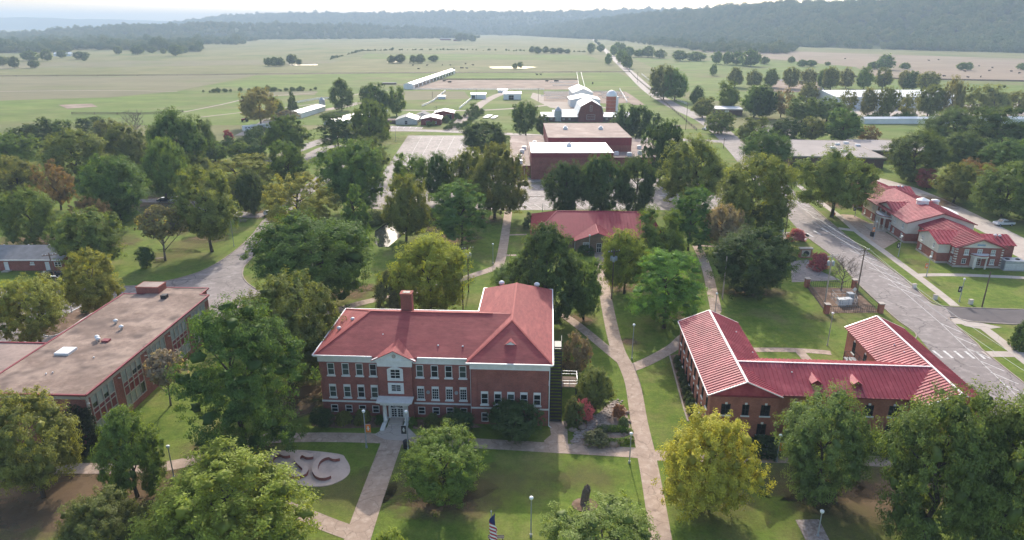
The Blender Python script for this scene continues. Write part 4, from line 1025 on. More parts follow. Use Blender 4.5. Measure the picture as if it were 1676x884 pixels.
# ------------------------------------------------------------------ red roofed brick hall
def main_hall():
    t = thing('brick_hall', 'long dark red brick hall with red shingle roof, white cornice and pedimented entrance', 'building', (5.2, 85.8, 0), R(-3))
    w = MB()
    zu, zm, zb = 7.75, 4.2, 1.2
    xl = [-31.7, -29.55, -27.5, -25.5]; xr = [-18.65, -16.5, -14.45, -12.4]
    f1 = []; f2 = []
    for i, x in enumerate(xl):
        f1 += [(x+33.4, zu, 1.05, 1.95, 'shade' if i < 3 else 'sash'), (x+33.4, zm, 1.05, 2.15, 'shade_cap' if i != 2 else 'sash_cap'), (x+33.4, zb, 1.05, 1.25, 'base')]
    for i, x in enumerate(xr):
        f2 += [(x+19.7, zu, 1.05, 1.95, 'sash' if i in (1, 2) else 'shade'), (x+19.7, zm, 1.05, 2.15, 'six_cap'), (x+19.7, zb, 1.05, 1.25, 'base')]
    facade(t, w, (-33.4, 1.3), (-24.55, 1.3), 0, 9.9, f1)
    facade(t, w, (-24.55, 1.3), (-24.55, 0.6), 0, 9.9)
    facade(t, w, (-24.55, 0.6), (-19.7, 0.6), 0, 9.9, [(2.45, 7.55, 1.5, 1.55, 'pair'), (2.45, 5.25, 1.5, 1.15, 'pair'), (2.45, 1.55, 1.9, 2.5, None)])
    facade(t, w, (-19.7, 0.6), (-19.7, 1.3), 0, 9.9)
    facade(t, w, (-19.7, 1.3), (-11.1, 1.3), 0, 9.9, f2)
    facade(t, w, (-11.1, 1.3), (-11.1, 0), 0, 9.9)
    facade(t, w, (-11.1, 0), (0, 0), 0, 9.9, [(x+11.1, 4.4, 1.05, 2.1, 'sash_cap' if i != 2 else 'shade_cap') for i, x in enumerate([-9.15, -7.25, -5.37, -3.5, -1.6])]+[(1.95, 1.2, 1.0, 1.5, 'base'), (5.7, 1.2, 1.0, 1.5, 'base')])
    facade(t, w, (0, 0), (0, 28), 0, 9.9, row(14, 26, 5, 4.4, 1.05, 2.0, 'sash')+row(14, 26, 5, 7.7, 1.05, 1.9, 'sash')+[(6.2, 4.7, 1.0, 2.1, 'sash'), (11.2, 8.0, 1.0, 2.1, 'sash')])
    facade(t, w, (0, 28), (-11.1, 28), 0, 9.9, row(2, 9, 3, 7, 1.05, 2, 'sash'))
    facade(t, w, (-11.1, 28), (-11.1, 17.3), 0, 9.9, row(2, 9, 3, 7, 1.05, 2, 'sash'))
    facade(t, w, (-11.1, 17.3), (-33.4, 17.3), 0, 9.9, row(2, 20, 8, 7, 1.05, 2, 'sash'))
    facade(t, w, (-33.4, 17.3), (-33.4, 1.3), 0, 9.9, row(3, 13, 4, zu, 1.05, 1.95, 'sash')+row(3, 13, 4, zm, 1.05, 2.1, 'sash'))
    w.build('wall', M_brick, t)
    # recessed brick panel edge on the wing and its pilasters
    b = MB(); b.box(-11.0, -10.2, -0.10, 0.0, 2.9, 9.0); b.box(-0.9, -0.1, -0.10, 0.0, 2.9, 9.0); b.box(-10.2, -0.9, -0.10, 0, 8.75, 9.0); b.build('brick_panel_border', M_brick, t)
    # white frieze, belt course, cornice
    fr = MB()
    for a in ((-33.52, -24.67, 1.2, 1.42), (-19.58, -11.2, 1.2, 1.42)): fr.box(a[0], a[1], a[2], a[3], 8.95, 9.88)
    fr.box(-24.67, -19.58, 0.5, 0.62, 8.75, 9.6); fr.box(-11.22, 0.1, -0.115, 0.02, 9.02, 9.88); fr.box(-0.02, 0.115, 0.03, 28, 9.02, 9.88); fr.box(-33.53, -33.36, 1.43, 17.3, 8.95, 9.88)
    fr.build('frieze', M_white, t)
    bc = MB(); bc.box(-33.46, -24.6, 1.2, 1.34, 2.32, 2.58); bc.box(-19.65, -11.12, 1.2, 1.34, 2.32, 2.58); bc.box(-11.16, 0.06, -0.09, 0.04, 2.62, 2.86); bc.build('belt_course', M_white, t)
    co = MB()
    co.box(-33.9, -25.3, 0.8, 1.5, 9.88, 10.12); co.box(-18.9, -11.6, 0.8, 1.5, 9.88, 10.12); co.box(-11.6, 0.5, -0.5, 0.2, 9.885, 10.125); co.box(-0.2, 0.5, 0.2, 28.4, 9.88, 10.12); co.box(-33.9, -33.2, 1.5, 17.8, 9.88, 10.12); co.box(-33.2, -11.6, 17.2, 17.8, 9.88, 10.12)
    co.box(-11.6, -10.9, 17.8, 28.4, 9.88, 10.12); co.box(-10.9, 0.5, 27.8, 28.4, 9.883, 10.123)
    co.build('cornice', M_white, t)
    ze = 10.15
    r_ = MB()
    A, B_, C_, D_ = (-33.95, 0.75, ze), (-8, 0.75, ze), (-8, 17.85, ze), (-33.95, 17.85, ze); r1, r2 = (-27.4, 9.3, 13.6), (-5.9, 9.3, 13.6)
    for q in ([A, B_, r2, r1], [C_, D_, r1, r2], [D_, A, r1]): r_.slab(q, 0.1)
    W1, W2, W3, W4 = (-11.65, -0.55, ze+0.01), (0.55, -0.55, ze+0.01), (0.55, 28.45, ze+0.01), (-11.65, 28.45, ze+0.01); q1, q2 = (-5.55, 6.7, 13.65), (-5.55, 22.4, 13.65)
    for q in ([W1, W2, q1], [W2, W3, q2, q1], [W3, W4, q2], [W4, W1, q1, q2]): r_.slab(q, 0.1)
    rf = r_.build('roof', M_shingle, t)
    ri = MB()
    for a, b in ((r1, (-8.6, 9.3, 13.6)), (A, r1), (D_, r1), (q1, q2), (W1, q1), (W2, q1)): ri.bar(Vector(a)+Vector((0, 0, .02)), Vector(b)+Vector((0, 0, .02)), 0.28, 0.07)
    ri.build('ridge_cap', mat('ridge_shingle', (0.36, 0.075, 0.068), (0.3, 0.06, 0.055), 2, 0.8), rf)
    gu = MB()
    for a, b in (((-34.0, 0.7), (-25.4, 0.7)), ((-18.8, 0.7), (-11.7, 0.7)), ((-11.7, -0.6), (0.6, -0.6)), ((0.6, -0.6), (0.6, 28.5)), ((-34.0, 0.7), (-34.0, 17.9)), ((-34, 17.9), (-11.7, 17.9)), ((-11.7, 17.9), (-11.7, 28.5)), ((-11.7, 28.5), (0.6, 28.5))):
        gu.bar((*a, 10.16), (*b, 10.16), 0.16, 0.17)
    gu.build('gutter', M_wmetal, t)
    ds = MB()
    for x, y in ((-11.25, 1.18), (0.12, -0.12)): ds.tube((x, y, 0.1), (x, y, 9.9), 0.07, n=6)
    ds.tube((0.12, -0.12, 0.12), (0.5, -0.5, 0.05), 0.07, n=6); ds.build('downpipe', M_wmetal, t)
    # small gable vent on the front hip of the wing
    v = MB(); v.poly([(-6.55, 2.55, 11.5), (-4.55, 2.55, 11.5), (-5.55, 2.55, 12.15)]); dv = v.build('gable_vent', M_white, t)
    v = MB(); v.slab([(-6.7, 2.45, 11.48), (-5.55, 2.45, 12.25), (-5.55, 5.0, 12.25)][::-1], 0.06); v.slab([(-4.4, 2.45, 11.48), (-5.55, 2.45, 12.25), (-5.55, 5.0, 12.25)], 0.06); v.build('vent_roof', M_shingle, dv)
    # pediment
    pm = MB()
    x0, x1, xc, zp, yf = -25.35, -18.9, -22.12, 11.5, 0.35
    for q in ([(x0, 0.0, 9.9), (xc, 0.0, zp), (xc, 5.2, zp), (x0-0.0, 2.2, 9.95)], [(xc, 0.0, zp), (x1, 0.0, 9.9), (x1, 2.2, 9.95), (xc, 5.2, zp)]): pm.slab(q[::-1] if False else q, 0.12)
    pm.build('pediment_roof', M_shingle, t)
    pd = MB(); pd.prism([(0, 0)]*0 or [(x0+0.5, yf), (x1-0.5, yf), (x1-0.5, 0.6), (x0+0.5, 0.6)], 9.6, 9.9)
    n = len(pd.v); pd.v += [(x0+0.5, 0.5, 9.9), (x1-0.5, 0.5, 9.9), (xc, 0.5, zp-0.2), (x0+0.5, 0.9, 9.9), (x1-0.5, 0.9, 9.9), (xc, 0.9, zp-0.2)]
    for q in ((0, 1, 2), (5, 4, 3), (0, 2, 5, 3), (2, 1, 4, 5)): pd.f.append(tuple(n+i for i in q))
    pd.bar((x0+0.1, 0.22, 9.88), (xc, 0.22, zp-0.14), 0.34, 0.16); pd.bar((xc, 0.22, zp-0.14), (x1-0.1, 0.22, 9.88), 0.34, 0.16)
    po = pd.build('pediment', M_white, t)
    rv = MB(); rv.tube((xc, 0.38, 10.45), (xc, 0.52, 10.45), 0.28, n=16); rv.build('round_vent', M_conc2, po)
    # window surrounds of the entrance bay
    s = MB(); xw = -22.1
    for zc, hh, arch in ((7.55, 1.55, True), (5.25, 1.15, False)):
        y0, y1 = 0.46, 0.66
        s.box(xw-1.15, xw-0.75, y0, y1, zc-hh/2-0.3, zc+hh/2); s.box(xw+0.75, xw+1.15, y0, y1, zc-hh/2-0.3, zc+hh/2); s.box(xw-0.75, xw+0.75, y0, y1, zc-hh/2-0.3, zc-hh/2)
        if arch:
            m = 8; pts = [(xw-1.15+2.3*i/m, zc+hh/2+0.42*math.sin(math.pi*i/m)) for i in range(m+1)]
            for (xa, za), (xb, zb2) in zip(pts, pts[1:]):
                k = len(s.v); s.v += [(xa, y0, zc+hh/2), (xb, y0, zc+hh/2), (xb, y0, zb2), (xa, y0, za), (xa, y1, zc+hh/2), (xb, y1, zc+hh/2), (xb, y1, zb2), (xa, y1, za)]
                for q in ((0, 1, 2, 3), (3, 2, 6, 7), (7, 6, 5, 4)): s.f.append(tuple(k+i for i in q))
        else: s.box(xw-1.15, xw+1.15, y0, y1, zc+hh/2, zc+hh/2+0.3)
    s.build('window_surround', M_white, t)
    # portico
    for x in (-23.75, -20.55):
        c = MB(); c.lathe([(0.40, 0.45), (0.40, 0.6), (0.32, 0.68), (0.30, 1.5), (0.25, 2.95), (0.33, 3.0), (0.38, 3.15)], 16, (x, -0.35, 0)); c.build('column', M_white, t, True)
    e = MB(); e.box(-24.25, -20.05, -0.8, 0.6, 3.15, 3.55); e.box(-24.5, -19.8, -1.05, 0.6, 3.55, 3.72); e.box(-24.75, -19.55, -1.25, 0.6, 3.72, 3.9); e.build('entablature', M_white, t)
    a = MB(); m = 12
    for i in range(m):
        t0, t1 = math.pi*i/m, math.pi*(i+1)/m
        q = [(-22.15+r0*math.cos(tt), 1.95+r0*math.sin(tt)*0.95) for r0, tt in ((0.95, t0), (1.25, t0), (1.25, t1), (0.95, t1))]
        k = len(a.v); a.v += [(x, 0.40, z) for x, z in q]+[(x, 0.62, z) for x, z in q]
        for f in ((0, 1, 2, 3), (1, 5, 6, 2), (0, 3, 7, 4)): a.f.append(tuple(k+j for j in f))
    a.box(-23.4, -23.1, 0.40, 0.62, 0.3, 1.95); a.box(-21.2, -20.9, 0.40, 0.62, 0.3, 1.95); a.build('door_arch', M_white, t)
    fl = MB(); fl.poly([(-22.15+0.95*math.cos(math.pi*i/10), 0.56, 1.98+0.88*math.sin(math.pi*i/10)) for i in range(11)][::-1]); fo = fl.build('fanlight', M_glass, t)
    fb = MB()
    for i in (1, 2, 3, 4, 5): fb.bar((-22.15, 0.53, 1.98), (-22.15+0.93*math.cos(math.pi*i/6), 0.53, 1.98+0.86*math.sin(math.pi*i/6)), 0.05)
    fb.box(-23.1, -21.2, 0.5, 0.58, 1.90, 2.02); fb.build('fanlight_bar', M_white, fo)
    for x in (-22.62, -21.68):
        d = add_window(t, (x, 0.62, 1.12), 0, 'door', 0.92, 1.55)
    st = MB()
    for i in range(4): st.box(-23.2, -21.1, -1.0-0.42*i-0.42 if i else -1.0, 0.58 if i == 0 else -1.0-0.42*(i-1), -0.02, 0.36-0.085*i) if i == 0 else st.box(-23.2, -21.1, -1.0-0.42*i, -1.0-0.42*(i-1), -0.02, 0.36-0.085*i)
    st.build('step', M_conc2, t)
    for x in (-23.75, -20.55):
        c = MB(); k = len(c.v)
        c.v += [(x-0.3, -2.6, 0), (x+0.3, -2.6, 0), (x+0.3, 0.55, 0), (x-0.3, 0.55, 0), (x-0.3, -2.6, 0.25), (x+0.3, -2.6, 0.25), (x+0.3, 0.55, 0.452), (x-0.3, 0.55, 0.452)]
        for q in ((4, 5, 6, 7), (0, 1, 5, 4), (1, 2, 6, 5), (3, 0, 4, 7)): c.f.append(q)
        c.build('cheek_wall', M_white, t)
    # chimney, vents, wall lamps
    c = MB(); c.box(-22.9, -21.2, 10.2, 11.6, 11.8, 15.9); c.box(-23.0, -21.1, 10.1, 11.7, 15.9, 16.15); ch = c.build('chimney', M_brick, t)
    box_part('flue', M_black, ch, -22.6, -21.5, 10.5, 11.3, 16.15, 16.2)
    for p in ((-29.4, 7.3, 12.1), (-30.0, 3.8, 11.8)): pass
    for p in ((-30.3, 9.2, 11.75), (-31.9, 7.2, 11.1)): roof_vent(t, p, 0.34)
    for p in ((-24.6, 4.9, 11.55), (-16.1, 3.0, 10.9), (-12.5, 2.9, 10.9)): roof_vent(t, p, 0.14, 'vent_pipe')
    for p in ((-8.4, 26.3, 11.4), (-2.2, 26.3, 11.2)): roof_vent(t, p, 0.5)
    for x in (-17.55, -13.4):
        g = MB(); g.tube((x, 1.3, 4.35), (x, 1.14, 4.35), 0.27, n=14); g.build('wall_disc', M_steel, t)
    # steel fire stair on the right side
    s = MB(); n = 24
    for i in range(n):
        y, z = 1.0+0.42*i, 0.30*(i+1); s.box(0.35, 1.95, y, y+0.46, z-0.06, z)
        s.box(0.35, 1.95, y+0.40, y+0.44, z-0.30, z-0.06)
    so = s.build('fire_stair', M_black, t)
    s = MB()
    for x in (0.3, 2.0):
        s.bar((x, 0.9, 0.1), (x, 1.0+0.42*n, 0.30*n+0.05), 0.08, 0.3)
    for x in (0.32, 1.98):
        s.bar((x, 0.9, 1.1), (x, 1.0+0.42*n, 0.30*n+1.0), 0.05)
        for i in range(0, n, 3): s.bar((x, 1.1+0.42*i, 0.30*i+0.2), (x, 1.1+0.42*i, 0.30*i+1.25), 0.04)
    s.build('stringer', M_black, so)
    s = MB(); s.box(2.03, 4.4, 5.2, 8.4, 3.5, 3.62); lo = s.build('landing', mat('deck_boards', (0.24, 0.17, 0.12), (0.18, 0.13, 0.09), 1.5, 0.9), t)
    s = MB()
    for x, y in ((4.3, 5.3), (4.3, 8.3), (2.15, 8.3)): s.box(x-0.06, x+0.06, y-0.06, y+0.06, 0, 3.5)
    s.build('post', M_black, lo)
    s = MB()
    for zz in (4.1, 4.6): s.bar((2.1, 5.25, zz), (4.35, 5.25, zz), 0.05); s.bar((4.35, 5.25, zz), (4.35, 8.35, zz), 0.05); s.bar((4.35, 8.35, zz), (2.1, 8.35, zz), 0.05)
    for x, y in ((2.1, 5.25), (3.2, 5.25), (4.35, 5.25), (4.35, 6.8), (4.35, 8.35), (2.1, 8.35)): s.bar((x, y, 3.6), (x, y, 4.62), 0.05)
    s.build('railing', M_steel, lo)
    s = MB(); s.box(0.3, 2.0, 11.1, 13.2, 7.2, 7.32); s.bar((2.0, 11.1, 8.3), (2.0, 13.2, 8.3), 0.05); s.bar((2.0, 13.2, 7.3), (2.0, 13.2, 8.3), 0.05); s.bar((2.0, 11.1, 7.3), (2.0, 11.1, 8.3), 0.05); s.build('upper_landing', M_black, so)
main_hall()

# ------------------------------------------------------------------ flat roofed school on the left
def school():
    t = thing('flat_roofed_school', 'two storey brick school with a flat gravel roof and bands of windows', 'building', (-57.7, 81.1, 0), R(-2.3))
    w = MB(); z1 = 7.75
    bays = [0.9+7.1*i for i in range(5)]; bw = 5.1
    facade(t, w, (-15.4, 0), (0, 0), 0, z1)
    facade(t, w, (0, 0), (0, 35.6), 0, z1, [(b+bw/2, 4.05, bw, 6.1, None) for b in bays], 0.22)
    facade(t, w, (0, 35.6), (-1.6, 35.6), 0, z1); facade(t, w, (-1.6, 35.6), (-1.6, 39), 0, z1); facade(t, w, (-1.6, 39), (-11.6, 39), 0, z1); facade(t, w, (-11.6, 39), (-11.6, 35.6), 0, z1); facade(t, w, (-11.6, 35.6), (-15.4, 35.6), 0, z1); facade(t, w, (-15.4, 35.6), (-15.4, 0), 0, z1)
    w.build('wall', M_brick, t)
    r_ = MB(); r_.prism([(-15.7, -0.3), (0.35, -0.3), (0.35, 35.9), (-1.3, 35.9), (-1.3, 39.3), (-11.9, 39.3), (-11.9, 35.9), (-15.7, 35.9)], z1, 8.0); rf = r_.build('roof', M_flat, t)
    e = MB(); loop = [(-15.7, -0.3), (0.35, -0.3), (0.35, 35.9), (-1.3, 35.9), (-1.3, 39.3), (-11.9, 39.3), (-11.9, 35.9), (-15.7, 35.9), (-15.7, -0.3)]
    for a, b in zip(loop, loop[1:]): e.bar((*a, 7.98), (*b, 7.98), 0.30, 0.22)
    e.build('red_edge', M_redtrim, rf)
    e = MB(); e.box(-15.6, 0.2, -0.12, -0.004, 7.2, z1); e.box(0.004, 0.16, 0, 35.6, 7.2, z1); e.build('soffit_band', M_conc2, t)
    c = MB(); c.box(-0.05, 0.12, -0.1, 0.35, 0, 7.2); c.build('corner_post', M_conc2, t)
    rr = random.Random(4)
    for b in bays:
        f = MB(); n = 4; cw = bw/n
        for i in range(n+1): f.box(-0.14, 0.06, b+cw*i-0.06, b+cw*i+0.06, 1.0, 7.1)
        for z in (1.06, 2.95, 4.35, 5.05, 7.0): f.box(-0.14, 0.05, b+0.064, b+bw-0.064, z-0.05, z+0.05)
        o = f.build('window_bay', M_conc2, t)
        for i in range(n):
            y0, y1 = b+cw*i+0.06, b+cw*(i+1)-0.06
            op = rr.random() < 0.35
            box_part('pane', M_blind, o, -0.12, -0.08, y0, y1, 5.75 if op else 5.1, 6.95)
            if op: box_part('pane', M_glass, o, -0.12, -0.09, y0, y1, 5.1, 5.74)
            box_part('spandrel', M_redtrim, o, -0.12, -0.06, y0, y1, 3.0, 5.0)
            box_part('pane', M_blind if rr.random() < 0.75 else M_glass, o, -0.12, -0.08, y0, y1, 1.1, 2.9)
        l = MB(); l.bar((0.16, b-1.0, 6.6), (0.5, b-1.0, 6.65), 0.14); l.build('wall_lamp', M_white, t)
    p = MB(); p.box(-13.4, -9.2, 36.2, 39.0, 8.0, 9.1); p.box(-13.5, -9.1, 36.1, 39.1, 9.1, 9.25); pe = p.build('penthouse', M_brick, t); box_part('penthouse_roof', M_flat2, pe, -13.3, -9.3, 36.3, 38.9, 9.25, 9.28)
    s = MB(); s.box(-11.8, -9.6, 11.0, 13.2, 8.0, 8.35); n = len(s.v)
    s.build('skylight', M_wmetal, t)
    hatch = MB(); hatch.box(-7.4, -6.3, 15.6, 16.5, 8.0, 8.3); hatch.build('roof_hatch', M_redtrim, t)
    hatch = MB(); hatch.box(-7.5, -6.5, 33.6, 34.6, 8.0, 8.7); hatch.build('black_cowl', M_black, t)
    for p in ((-9.3, 22.8, 8.0), (-7.0, 20.5, 8.0), (-8.6, 16.6, 8.0), (-8.0, 15.9, 8.0)): roof_vent(t, p, 0.36)
    for p in ((-8.2, 5.5, 8.0), (-8.9, 5.1, 8.0), (-5.2, 10.3, 8.0)): roof_vent(t, p, 0.12, 'vent_pipe')
    w = MB(); w.box(-45, -15.72, 0.4, 16.2, 0, 7.0); w.build('low_wing', M_brick, t)
    w = MB(); w.box(-45, -15.75, 0.2, 16.4, 7.0, 7.25); lw = w.build('low_wing_roof', M_flat2, t)
    e = MB(); e.bar((-45, 16.4, 7.27), (-15.8, 16.4, 7.27), 0.3, 0.25); e.build('red_edge', M_redtrim, lw)
school()

# ------------------------------------------------------------------ U shaped hall with red metal roof, right
def gable(rm, sm, x0, x1, y0, y1, ze, zr, axis='y', over=0.45, sp=0.64, th=0.12, sw=0.15, sh=0.085):
    """metal gable roof over a rectangle; returns nothing, adds slabs and seams"""
    if axis == 'y':
        xm = (x0+x1)/2; x0 -= over; x1 += over
        a = [(x0, y0, ze), (xm, y0, zr), (xm, y1, zr), (x0, y1, ze)]; b = [(x1, y1, ze), (xm, y1, zr), (xm, y0, zr), (x1, y0, ze)]; e = (0, 1, 0)
    else:
        ym = (y0+y1)/2; y0 -= over; y1 += over
        a = [(x0, y0, ze), (x1, y0, ze), (x1, ym, zr), (x0, ym, zr)]; b = [(x1, y1, ze), (x0, y1, ze), (x0, ym, zr), (x1, ym, zr)]; e = (1, 0, 0)
    for q in (a, b):
        n = (Vector(q[1])-Vector(q[0])).cross(Vector(q[2])-Vector(q[0]))
        rm.slab(q if n.z > 0 else q[::-1], th)
        if sm is not None: seams(sm, q, e, sp, sw, sh)
def gable_wall(mb, x0, x1, y, ze, zr, axis='x', th=0.2):
    xm = (x0+x1)/2
    P = (lambda a, z, d: (a, y+d, z)) if axis == 'x' else (lambda a, z, d: (y+d, a, z))
    k = len(mb.v); mb.v += [P(x0, ze, 0), P(x1, ze, 0), P(xm, zr, 0), P(x0, ze, th), P(x1, ze, th), P(xm, zr, th)]
    for f in ((0, 1, 2), (5, 4, 3), (0, 2, 5, 3), (2, 1, 4, 5)): mb.f.append(tuple(k+i for i in f))
def metal_hall():
    t = thing('metal_roofed_hall', 'U shaped orange brick hall with a ribbed red metal roof', 'building', (27.45, 82.8, 0), R(-3.6))
    w = MB(); Z = 6.9; k = 'dark'
    facade(t, w, (0, 0), (9.2, 0), 0, Z, [(2.2, 4.7, 1.25, 1.7, k), (4.9, 4.7, 0.95, 1.7, k), (7.6, 4.7, 1.25, 1.7, k), (2.2, 1.7, 1.25, 1.7, k), (7.4, 1.7, 1.25, 1.7, k)])
    facade(t, w, (9.2, 0), (9.2, 0.9), 0, Z)
    facade(t, w, (9.2, 0.9), (27.6, 0.9), 0, Z, row(2.6, 16, 5, 4.7, 1.3, 1.7, k)+row(2.6, 16, 5, 1.7, 1.3, 1.7, k))
    facade(t, w, (27.6, 0.9), (27.6, -1.4), 0, Z); facade(t, w, (27.6, -1.4), (36.4, -1.4), 0, Z, row(2, 7, 3, 4.7, 1.2, 1.7, k)+row(2, 7, 3, 1.7, 1.2, 1.7, k))
    facade(t, w, (36.4, -1.4), (36.4, 23.6), 0, Z, row(2, 23, 8, 4.7, 1.2, 1.7, k))
    facade(t, w, (36.4, 23.6), (27.6, 23.6), 0, Z)
    facade(t, w, (27.6, 23.6), (27.6, 11), 0, Z, [(3.2, 4.9, 1.0, 2.0, k), (7.4, 4.9, 1.0, 1.7, k), (10.6, 4.9, 1.0, 1.7, k), (7.4, 1.7, 1.0, 1.7, k)])
    facade(t, w, (27.6, 11), (9.2, 11), 0, Z, row(2.6, 16, 5, 4.7, 1.3, 1.7, k))
    facade(t, w, (9.2, 11), (9.2, 24.3), 0, Z, row(2, 12, 4, 4.7, 1.1, 1.7, k))
    facade(t, w, (9.2, 24.3), (0, 24.3), 0, Z)
    facade(t, w, (0, 24.3), (0, 0), 0, Z, row(2.0, 22.5, 8, 4.7, 0.95, 1.7, k)+row(2.0, 22.5, 8, 1.8, 0.95, 1.7, k))
    w.build('wall', M_brick2, t)
    r_ = MB(); s = MB(); zr = 9.15; ze = 6.95
    gable(r_, s, 0, 9.2, -0.25, 24.6, ze, zr)
    gable(r_, s, 27.6, 36.4, -1.65, 23.9, ze, zr)
    gable(r_, s, 4.6, 32, 0.9, 11, ze+0.01, zr-0.02, axis='x')
    rf = r_.build('roof', M_rmetal, t)
    so = s.build('roof_seams', M_rmetal, rf); so['kind'] = 'stuff'
    c = MB()
    for a, b in (((4.6, -0.3, zr), (4.6, 24.6, zr)), ((32, -1.7, zr), (32, 23.9, zr))): c.bar(Vector(a)+Vector((0, 0, .06)), Vector(b)+Vector((0, 0, .06)), 0.34, 0.1)
    c.bar((4.8, 5.95, zr+.02), (31.8, 5.95, zr+.02), 0.26, 0.1)
    for x0, xm, x1, y in ((-0.45, 4.6, 9.65, -0.3), (-0.45, 4.6, 9.65, 24.62), (27.15, 32, 36.85, -1.7), (27.15, 32, 36.85, 23.92)):
        c.bar((x0, y, ze+.02), (xm, y, zr+.04), 0.14, 0.14); c.bar((xm, y, zr+.04), (x1, y, ze+.02), 0.14, 0.14)
    c.bar((-0.5, -0.3, ze+.02), (-0.5, 24.6, ze+.02), 0.14, 0.14)
    c.build('ridge_cap', mat('bright_metal_flashing', (0.78, 0.66, 0.64), rough=0.3, spec=0.6), rf)
    for a, b, y in ((-0.1, 9.3, -0.02), (27.5, 36.5, -1.42), (-0.1, 9.3, 24.1), (27.5, 36.5, 23.4)): g = MB(); gable_wall(g, a, b, y, Z+0.004, zr-0.14); g.build('gable_end', M_rmetal, t)
    f = MB(); f.box(9.7, 27.1, 0.3, 0.42, 6.78, 6.98); f.box(-0.06, 9.3, -0.08, -0.004, 6.7, 6.88); f.build('fascia', M_redtrim, t)
    for x in (14.8, 20.3):                         # little roof dormers
        d = MB(); q = 0.62
        d.v = [(x-q, 2.2, 7.55), (x+q, 2.2, 7.55), (x+q, 2.2, 8.1), (x, 2.2, 8.5), (x-q, 2.2, 8.1)]; d.f = [(0, 1, 2, 3, 4)]
        d.poly([(x-q, 2.2, 7.5), (x-q, 2.2, 8.1), (x-q, 4.0, 8.1)]); d.poly([(x+q, 2.2, 7.5), (x+q, 4.0, 8.1), (x+q, 2.2, 8.1)]); do = d.build('dormer', M_redtrim, t)
        e = MB(); ss = MB()
        for sg in (-1, 1):
            pl = [(x+sg*(q+0.12), 2.0, 8.03), (x, 2.0, 8.56), (x, 4.6, 8.56), (x+sg*(q+0.12), 3.8, 8.03)]
            e.slab(pl if sg < 0 else pl[::-1], 0.05); seams(ss, pl, (0, 1, 0), 0.4)
        eo = e.build('dormer_roof', M_rmetal, do)
    for p in ((7.9, 19.0, 7.7), (8.9, 12.6, 7.2), (12.0, 4.2, 8.4), (30.5, 14, 8.5), (30.8, 11.5, 8.5)): roof_vent(t, p, 0.12, 'vent_pipe')
    for i in range(3):
        l = MB(); l.bar((-0.02, 2.5+i*9, 6.3), (-0.3, 2.5+i*9, 6.3), 0.16); l.build('wall_lamp', M_white, t)
    # outside steel stair in the court
    s = MB()
    for i in range(14): s.box(25.9, 27.3, 15.8-i*0.32, 16.12-i*0.32, 3.6-0.25*i, 3.66-0.25*i)
    s.box(25.7, 27.5, 16.1, 19.4, 3.56, 3.66)
    so = s.build('court_stair', M_steel, t); s = MB()
    for x in (25.75, 27.4):
        s.bar((x, 16.1, 4.7), (x, 11.6, 1.2), 0.05); s.bar((x, 16.1, 4.7), (x, 19.4, 4.7), 0.05); s.bar((x, 16.1, 4.15), (x, 19.4, 4.15), 0.05)
        for y in (16.1, 17.7, 19.35): s.bar((x, y, 0), (x, y, 4.7), 0.07)
    s.bar((25.75, 19.4, 4.7), (27.4, 19.4, 4.7), 0.05); s.build('railing', M_black, so)
metal_hall()
# clipped shrubs along its left wall
for i in range(9):
    f = i/8; x, y = 1106+f*(1130-1106), 588+f*(668-588)
    tree((x-4-f*2, y-8-f*2, x+9+f*4, y+7+f*3), 'mound', (0.055, 0.08, 0.03), f'clipped round shrub along the wall of the metal roofed hall, {ORD[i]} from the far corner', name='shrub', cat='shrub', group='clipped shrubs along the metal roofed hall')
band('bed_edging', [(1096, 582), (1106, 620), (1118, 665), (1126, 690)], 0.25, 0.12, M_kerb, z0=0)
sheet('mulch_bed', [(1096, 582), (1110, 580), (1142, 680), (1126, 690)], 0.052, M_mulch)
